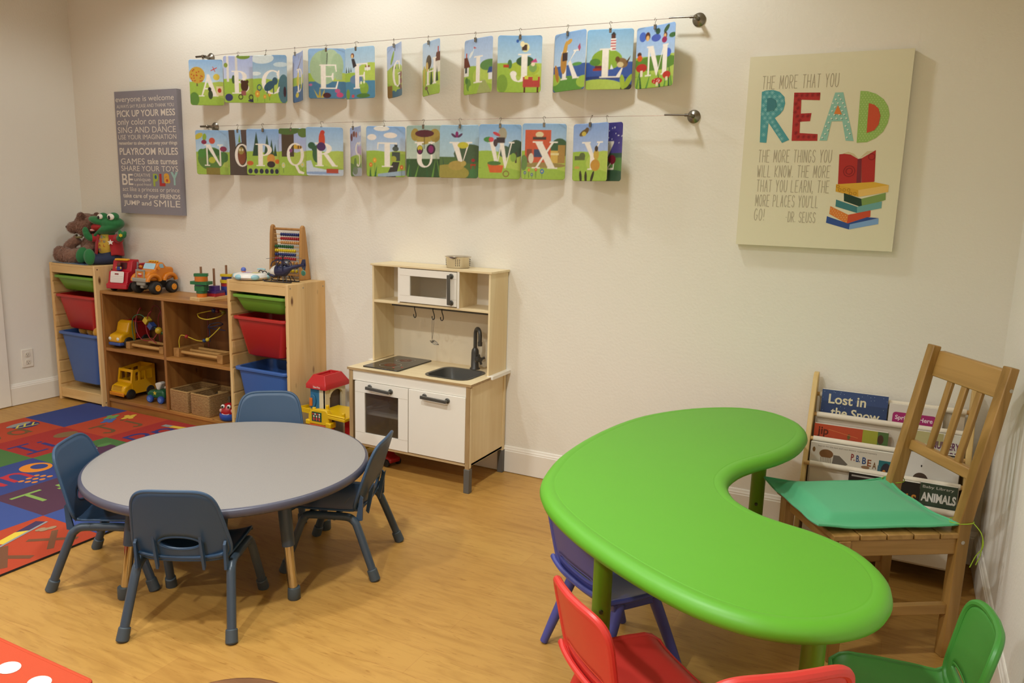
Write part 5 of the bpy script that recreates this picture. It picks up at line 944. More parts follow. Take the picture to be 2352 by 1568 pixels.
mb = MB(); mb.flat(rc(-.032, -.02, .024, .02), lambda u, v: (u, -.1025, .118+v), 0, '#c87a2c'); mb.flat(ellipse(-.004, -.004, .018, .010), lambda u, v: (u, -.1030, .118+v), 0, '#c03a2c'); mb.flat(ellipse(-.004, .004, .015, .004), lambda u, v: (u, -.1034, .118+v), 0, '#e8e0d8'); mb.build('front_sticker', painted(.4), g, smooth=0, recalc=False)
mb = MB(); mb.flat(round_rect(-.046, -.018, .046, .018, .008), lambda u, v: (u, -.0335+v*.5, .164+v), 0, '#a9cfe0'); mb.build('windscreen', painted(.2), g, smooth=0, recalc=False)
mb = MB(); mb.flat([(-.02, .155), (.02, .155), (.012, .18), (-.012, .18)], lambda u, v: (.0588, u+.002, v), 0, '#8fb6c8'); mb.build('side_window', painted(.2), g, smooth=0, recalc=False)
mb = MB()
for x in (-.03, -.01, .01, .03): mb.ell((x, .0, .193), (.008, .008, .006), 12, 8)
mb.build('roof_light', plain('#d8a82c', .3), g)
mb = MB(); mb.box(-.03, -.06, .03, .03, .06, .082); mb.cyl((-.07, -.062, .036), (.07, -.062, .036), .008); mb.cyl((-.07, .062, .036), (.07, .062, .036), .008); mb.build('chassis', plain('#3a3734', .6), g)
mb = MB(); mb.cyl((.062, -.03, .155), (.078, -.034, .158), .008, .010, 12); mb.cyl((-.062, -.03, .155), (-.078, -.034, .158), .008, .010, 12); mb.build('mirror', OR, g)
# ---- yellow dump truck in the upper left cubby
g = thing('toy_dump_truck', 'yellow toy dump truck with red bed in the upper left cubby', 'toy truck', (-1.915, -.150, .391), .05)
YL = plain('#d29a0c', .3); BLU = plain('#2f4a8c', .4)
mb = MB(); mb.prism([(-.115, .036), (-.118, .06), (-.108, .085), (-.060, .10), (-.045, .155), (-.025, .170), (.0, .165), (.010, .10), (.010, .036)], -.052, .052, 'yz'); mb.build('cab', YL, g, bevel=.014, seg=4)
mb = MB(); mb.prism([(-.118, .018), (-.120, .038), (.11, .038), (.11, .018)], -.05, .05, 'yz'); mb.build('chassis', BLU, g, bevel=.006)
mb = MB(); mb.prism([(.016, .05), (.012, .150), (.115, .155), (.105, .05)], -.055, -.049, 'yz'); mb.prism([(.016, .05), (.012, .150), (.115, .155), (.105, .05)], .049, .055, 'yz'); mb.prism([(.010, .05), (.004, .165), (.014, .165), (.018, .05)], -.055, .055, 'yz'); mb.box(-.05, .016, .048, .05, .106, .056); mb.box(-.06, .006, .150, -.048, .116, .160); mb.box(.048, .006, .150, .06, .116, .160)
mb.build('dump_bed', plain('#9c1f22', .35), g, bevel=.003)
mb = MB(); mb.box(.0525, -.005, .085, .060, .010, .160); mb.build('side_post', plain('#4a4f42', .5), g, bevel=.003)
for x in (-.034, .034): MB().ell((x, -.1175, .062), (.012, .004, .011), 14, 8).build('headlight', plain('#d8d4c4', .3), g)
for sx in (-1, 1):
    for y in (-.055, .07): wheel(g, sx*.05, y, .034, .028, hub='#55524c', sg=sx, hubr=.3)
# ---- yellow school bus in the lower left cubby
g = thing('toy_bus', 'yellow toy school bus in the lower left cubby', 'toy bus', (-1.905, -.150, .065), .0)
YB = plain('#d9a008', .3)
prof = [(-.118, .028), (-.122, .055), (-.112, .085), (-.062, .10), (-.048, .175), (-.040, .190), (.105, .205), (.112, .195), (.112, .028)]
mb = MB()
W1 = .066
# open-topped body: two sides with window openings, front, rear
side = [(-.062, .10), (-.050, .180), (.108, .200), (.110, .030), (-.06, .030)]; wins = [[(-.040, .112), (-.034, .165), (-.012, .168), (-.012, .112)], [(.0, .112), (.0, .168), (.035, .170), (.035, .112)], [(.048, .112), (.048, .171), (.085, .174), (.085, .112)]]
for sx in (-1, 1):
    for x in (sx*W1, sx*(W1-.006)): mb.flat([side]+wins, lambda u, v, x=x: (x, u, v))
    for l in [side]+wins:
        n = len(l); mb.add([(x, u, v) for x in (sx*W1, sx*(W1-.006)) for u, v in l], [(i, (i+1) % n, n+(i+1) % n, n+i) for i in range(n)])
mb.box(-W1, .104, .03, W1, .112, .200); fr = [(-W1, .10), (W1, .10), (W1, .185), (-W1, .185)]; fw_ = [(-.052, .115), (.052, .115), (.050, .168), (-.050, .168)]
for d in (0, .006): mb.flat([fr, fw_], lambda u, v, d=d: (u, -.066+d+(v-.10)*.17, v))
for l in (fr, fw_): mb.add([(u, -.066+d+(v-.10)*.17, v) for d in (0, .006) for u, v in l], [(i, (i+1) % 4, 4+(i+1) % 4, 4+i) for i in range(4)])
mb.build('body', YB, g, bevel=.003)
mb = MB(); mb.prism([(-.118, .028), (-.124, .055), (-.114, .085), (-.070, .102), (-.055, .102), (-.055, .028)], -.062, .062, 'yz'); mb.build('bonnet', YB, g, bevel=.012, seg=4)
mb = MB(); mb.box(-.066, -.130, .024, .066, -.118, .048); mb.build('bumper', plain('#c8780c', .35), g, bevel=.005)
mb = MB()
for k in range(4): mb.box(-.04, -.1235+.0022*k, .060+.008*k, .04, -.1205+.0022*k, .064+.008*k)
mb.build('grille', plain('#b8860a', .4), g)
MB().box(-.055, -.05, .045, .055, .104, .052).build('bus_floor', plain('#9a740c', .6), g)
for sx in (-1, 1):
    for y in (-.072, .070): wheel(g, sx*.058, y, .032, .026, hub='#2a2624', sg=sx)
# ---- green toy car beside the bus
g = thing('toy_car', 'green toy car with blue wheels beside the school bus', 'toy car', (-1.640, -.165, .065), -1.45)
mb = MB(); mb.prism([(-.075, .030), (-.080, .055), (-.055, .075), (-.005, .080), (.05, .085), (.062, .06), (.06, .025)], -.036, .036, 'yz'); mb.build('body', plain('#1f5a3a', .35), g, bevel=.014, seg=3)
mb = MB(); mb.prism([(-.01, .078), (.01, .078), (.03, .125), (.012, .13), (-.025, .12)], -.022, .022, 'yz'); mb.build('seat_back', plain('#cfc8bc', .45), g, bevel=.008)
mb = MB(); mb.flat(star(0, 0, .016), lambda u, v: (-.0372, -.01+u, .062+v), 0, '#c8b43a'); mb.flat(star(0, 0, .016), lambda u, v: (.0372, -.01+u, .062+v), 0, '#c8b43a'); mb.build('star_sticker', painted(.4), g, smooth=0, recalc=False)
for sx in (-1, 1):
    for y in (-.045, .040): wheel(g, sx*.040, y, .024, .020, '#2a4a96', '#5a7ac0', sx, .6)
# ---- bead mazes
HW = plain('#b98a4c', .5)
def beads(g, spots):
    for p, r, c, k in spots:
        mb = MB()
        if k == 'b': mb.ell(p, r, 18, 12)
        else:
            R_ = Matrix.Rotation(.7, 4, 'Y'); mb.T = Matrix.Translation(p) @ R_; mb.box(-r, -r, -r, r, r, r)
        mb.build('bead', plain(c, .35), g, bevel=.002 if k != 'b' else 0)
g = thing('bead_maze', 'wooden bead maze with red and green wire loops in the upper left cubby', 'bead maze', (-1.70, -.145, .391))
LW = wood('#b08046', '#946632', 'y', 1, .5)
for x in (-.135, .165):
    MB().box(x-.018, -.085, 0, x+.018, .10, .045).build('side_block', LW, g, bevel=.003)
for y in (-.060, .06): MB().cyl((-.118, y, .024), (.148, y, .024), .010, n=16).build('dowel', wood('#c99a5c', '#b08246', 'x', 1, .5), g)
for pts, c in (([(-.130, -.04, .045), (-.142, -.04, .13), (-.125, -.04, .195), (-.07, -.03, .215), (-.01, -.02, .175), (.05, -.01, .13), (.11, 0, .10), (.16, 0, .045)], '#2f6a4a'),
               ([(-.125, .02, .24), (-.110, .0, .25), (-.125, -.02, .19), (-.118, -.03, .12), (-.08, -.035, .07), (-.03, -.03, .055), (.02, -.02, .07), (.05, 0, .12)], '#9a2a34'),
               ([(-.10, .05, .10), (-.09, .05, .19), (-.05, .05, .262), (.0, .05, .255), (.025, .05, .18), (.02, .05, .08), (.0, .05, .04)], '#7a2430'),
               ([(-.02, .06, .04), (-.025, .06, .12), (-.02, .06, .20), (.03, .06, .25), (.09, .06, .24), (.11, .06, .15), (.06, .06, .07)], '#a03038'),
               ([(.03, -.03, .245), (.0, -.03, .22), (-.025, -.03, .14), (.0, -.03, .08), (.05, -.02, .045)], '#9a2a34')):
    MB().tube(smooth_pts(pts, 6), .0026, 8).build('wire', plain(c, .4), g)
beads(g, [((-.022, -.022, .182), .018, '#c8aa2c', 'c'), ((.012, -.018, .150), .018, '#2f4682', 'c'), ((.060, -.008, .125), .022, '#c8a82c', 'b'), ((.02, .05, .10), .014, '#2f6a3a', 'b')])
g = thing('bead_maze', 'wooden bead maze with yellow and blue wires in the upper right cubby', 'bead maze', (-1.20, -.145, .391))
for x in (-.195, .165):
    MB().box(x-.022, -.092, 0, x+.022, .10, .055).build('side_block', LW, g, bevel=.003)
for y in (-.065, .0, .065): MB().cyl((-.175, y, .030), (.145, y, .030), .010, n=16).build('dowel', wood('#c99a5c', '#b08246', 'x', 1, .5), g)
for pts, c in (([(-.195, -.065, .055), (-.195, -.065, .10), (-.18, -.06, .13), (-.13, -.055, .125), (-.06, -.05, .11), (.0, -.045, .115), (.05, -.035, .15), (.10, -.02, .20)], '#c8ae2c'),
               ([(-.07, -.03, .265), (-.02, -.06, .252), (.06, -.07, .25), (.12, -.03, .27), (.08, .03, .285), (.0, .03, .285), (-.06, .0, .272), (-.07, -.03, .265)], '#d8be34'),
               ([(-.01, .0, .10), (-.008, .0, .16), (-.01, .0, .20), (.03, .03, .215), (.08, .02, .21), (.05, -.02, .20), (.0, -.02, .19), (.02, -.01, .185), (.12, .0, .18)], '#1f2a4a'),
               ([(-.10, .07, .05), (-.10, .07, .16), (-.095, .07, .24), (-.05, .07, .29), (.05, .07, .29)], '#6a2426')):
    MB().tube(smooth_pts(pts, 6), .0030, 8).build('wire', plain(c, .4), g)
beads(g, [((-.140, -.056, .126), .012, '#a02a28', 'b'), ((-.005, -.045, .114), .012, '#24406a', 'b'), ((.018, -.042, .122), .012, '#c8b42c', 'b'), ((.0, .03, .285), .014, '#26365e', 'b'), ((.03, .03, .285), .013, '#6a2022', 'b'), ((.09, .02, .282), .013, '#8a8a2a', 'b')])
# ---- seagrass baskets
def weave_mat():
    m, nt, b, N, L = nmat('woven_seagrass'); co = obj_coord(nt)
    w1 = N('ShaderNodeTexWave'); w1.bands_direction = 'Z'; w1.inputs['Scale'].default_value = 42; w1.inputs['Distortion'].default_value = 2.5; w1.inputs['Detail'].default_value = 2; w1.inputs['Detail Scale'].default_value = 3; L(co, w1.inputs['Vector'])
    n = N('ShaderNodeTexNoise'); n.inputs['Scale'].default_value = 90; n.inputs['Detail'].default_value = 3; L(co, n.inputs['Vector'])
    mm = N('ShaderNodeMath'); mm.operation = 'MULTIPLY'; L(w1.outputs['Fac'], mm.inputs[0]); L(n.outputs['Fac'], mm.inputs[1])
    cr = N('ShaderNodeValToRGB'); cr.color_ramp.elements[0].position = .02; cr.color_ramp.elements[0].color = lin('#8a6438'); cr.color_ramp.elements[1].position = .5; cr.color_ramp.elements[1].color = lin('#c49c66'); L(mm.outputs[0], cr.inputs[0])
    L(cr.outputs[0], b.inputs['Base Color']); b.inputs['Roughness'].default_value = .8
    bp = N('ShaderNodeBump'); bp.inputs['Strength'].default_value = .9; bp.inputs['Distance'].default_value = .004; L(mm.outputs[0], bp.inputs['Height']); L(bp.outputs['Normal'], b.inputs['Normal'])
    return m
WV = weave_mat()
for i, (bx, lab) in enumerate(((-1.353, 'woven seagrass basket next to the divider in the lower right cubby'), (-1.178, 'woven seagrass basket nearer the pine frame in the lower right cubby'))):
    g = thing('storage_basket', lab, 'basket', (bx, -.150, .065), -.03+.02*i, 'seagrass baskets')
    w_, d_, h_ = .078, .118, .128; rings = [(w_-.004, d_-.004, 0), (w_, d_, .01), (w_+.001, d_+.001, h_), (w_-.007, d_-.007, h_), (w_-.008, d_-.008, .008)]
    rr = [[(u, v, z) for u, v in round_rect(-a, -b_, a, b_, .010, 3)] for a, b_, z in rings]; n = len(rr[0])
    f = [(k*n+j, k*n+(j+1) % n, (k+1)*n+(j+1) % n, (k+1)*n+j) for k in range(len(rr)-1) for j in range(n)]+[tuple(range(n-1, -1, -1)), tuple((len(rr)-1)*n+j for j in range(n))]
    MB().add([p for r in rr for p in r], f).build('basket_body', WV, g, smooth=40)
    MB().tube([(u, v, h_) for u, v in round_rect(-w_+.003, -d_+.003, w_-.003, d_-.003, .010, 3)], .0055, 8, closed=True).build('rim', plain('#a8824e', .8, bscale=300, bstr=.8), g)
tg = thing('wooden_block', 'small wooden block lying inside the basket nearer the pine frame', 'block', (-1.165, -.10, .165), .6)
MB().box(-.03, -.012, 0, .03, .012, .022).build('block', plain('#a88450', .6), tg, bevel=.002); MB().box(-.05, -.06, -.085, .05, .06, 0).build('toy_heap', plain('#5a4a34', .8, bscale=60, bstr=.8), tg)
# ---- red and blue ball-shaped creature
g = thing('toy_creature', 'round red and blue toy with white eyes by the baskets', 'toy', (-.985, -.228, .065), .35)
MB().lathe([(0, 0), (.040, 0), (.052, .010), (.056, .030), (.052, .042), (.030, .046)], (0, 0, 0), 32).build('base', plain('#2f4ea0', .3), g, smooth=50)
MB().ell((0, 0, .052), (.047, .047, .050), 28, 18).build('body', plain('#b01c22', .28), g)
for x in (-.018, .018):
    e = MB().ell((x, -.036, .088), (.012, .010, .012), 16, 12).build('eye', plain('#ece6dc', .3), g); MB().ell((x, -.045, .088), (.006, .003, .007), 12, 8).build('pupil', plain('#181616', .3), e)
mb = MB(); mb.tube([(.026*math.sin(a), -.0465+.006*(1-math.cos(a)), .052-.010*math.cos(a)) for a in np.linspace(-1, 1, 9)], .0018, 6); mb.build('smile', plain('#e8dcd4', .4), g)
mb = MB(); mb.ell((-.034, -.032, .062), (.009, .006, .011), 12, 8); mb.ell((.034, -.032, .062), (.009, .006, .011), 12, 8); mb.build('cheek', plain('#d8a49c', .4), g)

# ---- stacking board with blocks on pegs
PB = (-1.165, -.135, ST); rz = -.12
g = thing('stacking_board', 'pale wooden peg board with three pegs on the cube shelf', 'stacking toy', PB, rz)
MB().box(-.045, -.135, 0, .045, .130, .020).build('base_board', wood('#dcb67c', '#c99e62', 'y', 1, .5), g, bevel=.002)
pegs = [-.085, .0, .085]
for y, h in zip(pegs, (.195, .180, .195)): MB().cyl((0, y, .020), (0, y, h), .0065, n=12).build('peg', plain('#8a6244', .5), g)
def sblock(peg, z, shape, size, h, col, lab, rot=0):
    y = pegs[peg]; p = Matrix.Rotation(rz, 3, 'Z') @ Vector((0, y, 0))
    mb = MB()
    hole = ellipse(0, 0, .0072, .0072, 14)[::-1]
    out = {'c': ellipse(0, 0, size, size, 28), 's': round_rect(-size, -size, size, size, .004, 3), 'r': round_rect(-size*1.25, -size*.7, size*1.25, size*.7, .004, 3), 'o': ellipse(0, 0, size, size, 8)}[shape]
    for zz in (0, h): mb.flat([out, hole], lambda u, v, zz=zz: (u, v, zz))
    for l in (out, hole): n = len(l); mb.add([(u, v, zz) for zz in (0, h) for u, v in l], [(i, (i+1) % n, n+(i+1) % n, n+i) for i in range(n)])
    o = mb.build('stacking_block', plain(col, .4), None, smooth=35, bevel=.002, loc=(PB[0]+p.x, PB[1]+p.y, PB[2]+z), rotz=rz+rot); tag(o, lab, 'block', 'blocks on the peg board')
z = .0201
for shape, size, h, col, lab, rot in (('c', .028, .022, '#cf6f1c', 'small orange round block at the bottom of the front peg', 0), ('c', .030, .014, '#1f6238', 'thin green round block above the bottom orange one', 0), ('s', .030, .030, '#1f6a3a', 'thick green square block mid height on the front peg', .5), ('c', .037, .006, '#17303a', 'dark thin disc under the wide green block', 0),
    ('r', .044, .018, '#1f6a3a', 'widest green block sticking out of the front stack', .35), ('c', .036, .028, '#d0701c', 'large orange round block near the top of the front peg', 0), ('r', .030, .016, '#1f6a3a', 'green block at the top of the front peg', .8)):
    sblock(0, z, shape, size, h, col, lab, rot); z += h+.0004
z = .0201
for shape, size, h, col, lab, rot in (('s', .042, .018, '#a8202c', 'red square block at the bottom of the middle peg', .2), ('s', .042, .012, '#45286e', 'flat purple square block on the red one', .25), ('s', .023, .028, '#4c2c78', 'small purple square block topping the middle peg', .3)):
    sblock(1, z, shape, size, h, col, lab, rot); z += h+.0004
z = .0201
for shape, size, h, col, lab, rot in (('o', .032, .018, '#2c3a8a', 'dark blue block at the bottom of the back peg', 0), ('c', .034, .032, '#2c3a8a', 'tall dark blue block on the back peg', 0), ('c', .033, .020, '#a8202c', 'red round block on the back peg', 0), ('c', .037, .018, '#d8b81c', 'wide yellow ring block on the back peg', 0), ('s', .022, .018, '#2a2f7a', 'small blue block between two yellow ones', .4), ('r', .026, .014, '#d8b81c', 'yellow block at the top of the back peg', .6)):
    sblock(2, z, shape, size, h, col, lab, rot); z += h+.0004
# ---- white round baby toy, helicopter, abacus on the right frame
g = thing('baby_toy', 'white round baby activity toy with light blue grips beside the helicopter', 'toy', (-.785, -.215, .90), .2)
MB().lathe([(0, .004), (.06, .0), (.088, .004), (.098, .016), (.092, .030), (.075, .036), (.03, .037), (0, .037)], (0, 0, 0), 44).build('body', plain('#ece6de', .35), g, smooth=50)
for k in range(6):
    a = 2*PI*k/6+.25; mb = MB(); mb.T = Matrix.Rotation(a, 4, 'Z'); mb.ell((.090, 0, .018), (.016, .024, .015), 16, 10); mb.build('grip', plain('#9cc9d4', .4), g)
mb = MB(); mb.flat(round_rect(-.045, -.03, .0, .02, .01), lambda u, v: (u, v, .0375), 0, '#c4a2c8'); mb.flat(round_rect(.004, -.03, .05, .02, .01), lambda u, v: (u, v, .0375), 0, '#e0d890'); mb.flat(round_rect(-.02, .026, .03, .05, .008), lambda u, v: (u, v, .0375), 0, '#d8b08a'); mb.build('top_panel', painted(.4), g, smooth=0, recalc=False)
mb = MB(); mb.cyl((-.058, .01, .034), (-.058, .01, .042), .012, n=16); mb.build('stalk', plain('#d88a4a', .4), g); MB().ell((-.058, .01, .050), .014, 18, 12).build('ball', plain('#5a6ec0', .3), g)
mb = MB()
for x, y in ((.035, .035), (.075, .01)): mb.tube([(x+.013*math.cos(t), y, .038+.010*math.sin(t)) for t in np.linspace(0, PI, 10)], .003, 8)
mb.build('handle_loop', plain('#2f2c2a', .4), g)
mb = MB(); mb.tube([(.0, .055, .052), (.025, .06, .054), (.05, .055, .052)], .004, 8); mb.build('arch', plain('#9cc9d4', .4), g)

g = thing('toy_helicopter', 'navy and white toy helicopter on thin skids in front of the abacus', 'toy helicopter', (-.565, -.205, .90), .12)
NV_ = plain('#262a4c', .3); BKP = plain('#23222a', .4)
# body loft along x: nose at -x
secs = [(-.083, .046, .004, .006), (-.078, .050, .016, .018), (-.058, .056, .028, .028), (-.036, .060, .032, .033), (-.010, .062, .033, .034), (.015, .062, .031, .033), (.035, .070, .020, .022), (.055, .080, .011, .012), (.125, .098, .006, .007), (.140, .102, .007, .010)]
def loft(ss, n=18):
    v = []; f = []
    for x, zc, ry, rz_ in ss: v += [(x, ry*math.cos(2*PI*j/n), zc+rz_*math.sin(2*PI*j/n)) for j in range(n)]
    f = [(i*n+j, i*n+(j+1) % n, (i+1)*n+(j+1) % n, (i+1)*n+j) for i in range(len(ss)-1) for j in range(n)]+[tuple(range(n-1, -1, -1)), tuple((len(ss)-1)*n+j for j in range(n))]
    return MB().add(v, f)
loft(secs[3:]).build('fuselage', NV_, g, smooth=60)
loft(secs[:4]).build('nose_panel', plain('#e6e2da', .3), g, smooth=60)
mb = MB(); mb.ell((-.058, 0, .034), (.030, .030, .012), 18, 10); mb.build('belly', NV_, g)
MB().ell((-.084, -.012, .040), (.010, .010, .008), 14, 8).build('nose_lamp', plain('#2c4a44', .2), g)
mb = MB()
for y in (-.030, .030):
    mb.tube(smooth_pts([(-.060, y*.8, .082), (-.045, y, .108), (-.005, y, .118), (.030, y*.8, .108), (.045, y*.5, .088)], 4), .0028, 8); mb.tube([(-.018, y*1.08, .060), (-.022, y, .114)], .0028, 8); mb.tube([(.018, y*1.08, .062), (.016, y, .116)], .0028, 8)
for x in (-.03, .0, .025): mb.tube([(x, -.030, .116), (x, 0, .124), (x, .030, .116)], .0028, 8)
mb.build('canopy_frame', NV_, g)
mb = MB(); mb.box(-.022, -.022, .062, -.008, .022, .095); mb.box(.002, -.022, .062, .016, .022, .095); mb.build('seat', plain('#1e1c1c', .5), g, bevel=.003)
mb = MB(); mb.ell((.030, -.012, .105), (.014, .012, .012), 14, 10); mb.build('engine', plain('#8a8c90', .3, .8), g)
mb = MB()
for y in (-.036, .036):
    mb.tube(smooth_pts([(-.105, y, .012), (-.098, y, .004), (-.06, y, .003), (.06, y, .003), (.078, y, .006)], 4), .0034, 8)
    for x in (-.055, -.015, .025, .05): mb.tube([(x*.7, y*.7, .034), (x, y, .004)], .0024, 8)
mb.build('skid', BKP, g)
mb = MB(); mb.cyl((0, 0, .115), (0, 0, .136), .004, n=10); mb.ell((0, 0, .137), (.010, .010, .004), 14, 8); mb.build('rotor_mast', BKP, g)
for a in (.25, .25+PI*2/3, .25+PI*4/3): mb = MB(); mb.T = Matrix.Translation((0, 0, .137)) @ Matrix.Rotation(a, 4, 'Z'); mb.bar((.008, 0, 0), (.105, 0, -.006), .009, .0014, hint=(0, 0, 1)); mb.build('rotor_blade', plain('#5a5a62', .4), g)
mb = MB(); mb.prism([(.112, .098), (.125, .128), (.143, .130), (.146, .098), (.140, .070), (.128, .074)], -.002, .002, 'xz'); mb.build('tail_fin', NV_, g, bevel=.0008)
mb = MB(); mb.lathe([(.013, -.002), (.015, 0), (.013, .002), (.011, 0), (.013, -.002)], (.132, -.004, .056), 20, axis='y'); mb.tube([(.132, -.004, .07), (.132, -.003, .085)], .001, 6); mb.build('tail_tag', plain('#5a9a86', .3), g)

# ---- abacus
g = thing('abacus', 'wooden abacus frame with ten coloured bead rows on the pine frame', 'abacus', (-.650, -.060, .90), .09)
AW = wood('#b8864a', '#9c6c36', 'z', 1, .45)
ZT = .300
for sx in (-1, 1):
    x = sx*.100
    mb = MB(); mb.prism([(-.045, 0), (-.032, .25), (-.025, .292), (-.012, .302), (.000, .292), (.008, .25), (.045, 0)], x-.009, x+.009, 'yz'); mb.build('side_post', AW, g, bevel=.003)
for z, r in ((.278, .007),): MB().cyl((-.1, -.012, z), (.1, -.012, z), r, n=14).build('top_bar', AW, g)
MB().box(-.095, -.02, .018, .095, .02, .030).build('bottom_bar', AW, g, bevel=.002)
ROWS = ['#24306a', '#a0242a', '#c48e52', '#1f5a34', '#d8bc18', '#24306a', '#a8262c', '#c48e52', '#1f5a34', '#d8bc18']
BEADM = {}
SIDE = [1, 1, 1, .7, -1, -1, -1, -1, -1, -1]
for i, c in enumerate(ROWS):
    z = .248-.0225*i
    rod = MB().cyl((-.092, -.012, z), (.092, -.012, z), .0022, n=8).build('rod', plain('#cba46c', .5), g)
    for k in range(10):
        if i == 3: x = (-.082+.0142*k) if k < 9 else .084
        elif SIDE[i] > 0: x = .085-.0142*(9-k)-.0
        else: x = -.082+.0142*k+.010*(k > 8 and i > 6)
        if c not in BEADM:
            o = MB().ell((0, 0, 0), (.0070, .0095, .0095), 14, 10).build('bead', plain(c, .35), rod); BEADM[c] = o.data
        else: o = bpy.data.objects.new('bead', BEADM[c]); COL.objects.link(o); o.parent = rod
        o.location = (x, -.012, z)

# ---- toy fire station between the pine frame and the toy kitchen
g = thing('toy_fire_station', 'red roofed toy fire station with yellow decks left of the toy kitchen', 'toy building', (-.22, -.22, 0))
g.location = (-.235, -.225, .0)
YE = plain('#d9ae06', .32); RE = plain('#b81f22', .32); CR = plain('#dccfae', .4); TB = plain('#2f6f96', .38); DG = plain('#5a4a3e', .6)
def tower(mb, x0, y0, x1, y1, z0, z1): return mb.box(x0, y0, z0, x1, y1, z1)
# tower: cream corner posts, blue front panel, arched opening on the right face
MB().box(-.100, -.045, .02, -.037, .118, .362).build('blue_wall', TB, g, bevel=.004)
mb = MB(); mb.box(-.036, -.048, .02, .004, -.030, .362); mb.box(-.008, -.048, .02, .006, -.012, .352); mb.box(-.008, .088, .02, .006, .118, .352); mb.box(-.036, .104, .02, .004, .120, .352)
arch = [(.038+.052*math.cos(t), .308+.036*math.sin(t)) for t in np.linspace(PI, 0, 12)]+[(.09, .362), (-.014, .362)]
mb.prism(arch, -.004, .012, 'yz'); mb.build('cream_wall', CR, g, bevel=.003)
MB().box(-.030, -.028, .02, -.012, .10, .34).build('inner_wall', DG, g)
mb = MB(); zt = .350
base = [(-.114, -.064), (.022, -.064), (.022, .134), (-.114, .134)]; mid = [(-.108, -.058), (.016, -.058), (.016, .128), (-.108, .128)]; topo = [(-.086, -.036), (-.008, -.036), (-.008, .106), (-.086, .106)]; topi = [(-.078, -.028), (-.016, -.028), (-.016, .098), (-.078, .098)]
zt = .372
lv = [(base, zt-.016), (base, zt+.006), (mid, zt+.016), (topo, zt+.056), (topi, zt+.056), (topi, zt+.040)]
v = [(x, y, z) for l, z in lv for x, y in l]; f = [(i*4+j, i*4+(j+1) % 4, (i+1)*4+(j+1) % 4, (i+1)*4+j) for i in range(5) for j in range(4)]+[(20, 21, 22, 23)]
mb.add(v, f); mb.build('roof', RE, g, bevel=.006, seg=3)
mb = MB(); mb.flat(rc(-.064, -.011, -.010, .011), lambda u, v: (u, -.0655, .368+v), 0, '#d84a44'); mb.flat(rc(-.062, -.009, -.012, .009), lambda u, v: (u, -.0660, .368+v), 0, '#c8322e'); mb.text('Fisher-Price', (-.060, .363, -.014, .374), lambda u, v: (u, -.0665, v), 0, '#eadcd4', .02); mb.build('logo_plate', painted(.4), g, smooth=0, recalc=False)
mb = MB(); mb.prism(ellipse(-.078, .285, .020, .036, 20), -.052, -.045, 'xz'); mb.build('window_boss', TB, g, bevel=.003)
MB().box(-.096, -.058, .258, -.078, -.045, .302).build('orange_lever', plain('#d8701c', .35), g, bevel=.002)
# decks
mb = MB(); mb.prism([(-.142, -.090), (-.060, -.100), (-.045, -.048), (-.125, -.030)], .228, .240, 'xy'); mb.prism([(-.142, -.090), (-.060, -.100), (-.060, -.096), (-.139, -.086)], .24, .256, 'xy'); mb.prism([(-.142, -.090), (-.138, -.088), (-.121, -.030), (-.125, -.030)], .24, .256, 'xy'); mb.build('side_deck', YE, g, bevel=.003)
mb = MB(); mb.prism([(-.01, -.140), (.222, -.160), (.225, .06), (.010, .05), (.008, -.055), (-.01, -.06)], .236, .254, 'xy')
for x, y in ((.03, -.06), (.16, .03), (-.0, -.13), (.2, -.14)): mb.cyl((x, y, .252), (x, y, .280), .010, n=14)
mb.prism([(-.01, -.140), (.222, -.160), (.222, -.150), (-.01, -.130)], .254, .263, 'xy'); mb.build('upper_deck', YE, g, bevel=.004)
GT = Matrix.Translation((.050, 0, .018))
mb = MB(); mb.T = GT; mb.prism([(-.075, .178)]+[(-.075+.065*(1-math.cos(t))/1.0, .215+.045*math.sin(t)) for t in np.linspace(.2, PI/2, 8)]+[(.045, .262), (.060, .24), (.062, .178)], -.150, -.120, 'xz'); mb.box(-.09, -.155, .172, -.06, -.115, .198); mb.box(.045, -.158, .168, .080, -.112, .198)
mb.build('gate_arch', YE, g, bevel=.005)
mb = MB(); mb.T = GT; mb.box(-.048, -.1515, .195, .016, -.150, .245, 0, '#1e4a34')
for k in range(3):
    mb.flat(ellipse(-.034+.018*k, .208, .006, .009), lambda u, v: (u, -.1520, v), 0, '#c04038'); mb.flat(ellipse(-.034+.018*k, .222, .005, .005), lambda u, v: (u, -.1520, v), 0, '#e0c8b0')
for k in range(4): mb.flat(rc(-.044+.014*k, .230, -.034+.014*k, .238), lambda u, v: (u, -.1520, v), 0, '#d8d0c0' if k % 2 else '#c03830')
mb.build('sign', painted(.4), g, smooth=0)
mb = MB(); mb.T = GT; mb.box(-.066, -.153, .166, .046, -.144, .178); mb.build('lintel', plain('#c0501a', .4), g, bevel=.002)
mb = MB(); mb.T = GT; mb.box(-.055, -.140, .02, .040, -.134, .168)
for k in range(7): mb.box(-.052+.0135*k, -.144, .02, -.045+.0135*k, -.139, .164)
mb.build('roller_door', TB, g)
for x in (-.035, .096): MB().box(x, -.150, .02, x+.028, -.118, .190).build('red_pillar', RE, g, bevel=.004)
MB().box(.15, -.07, .02, .20, .0, .222).build('red_column', RE, g, bevel=.003)
mb = MB(); mb.flat(ellipse(0, 0, .016, .018), lambda u, v: (-.020+u, -.1512, .120+v)); mb.build('orange_disc', plain('#d8701c', .4), g, solid=.003)
mb = MB(); mb.cyl((.118, -.152, .182), (.150, -.160, .178), .009, n=12); mb.build('orange_nozzle', plain('#d8701c', .4), g)
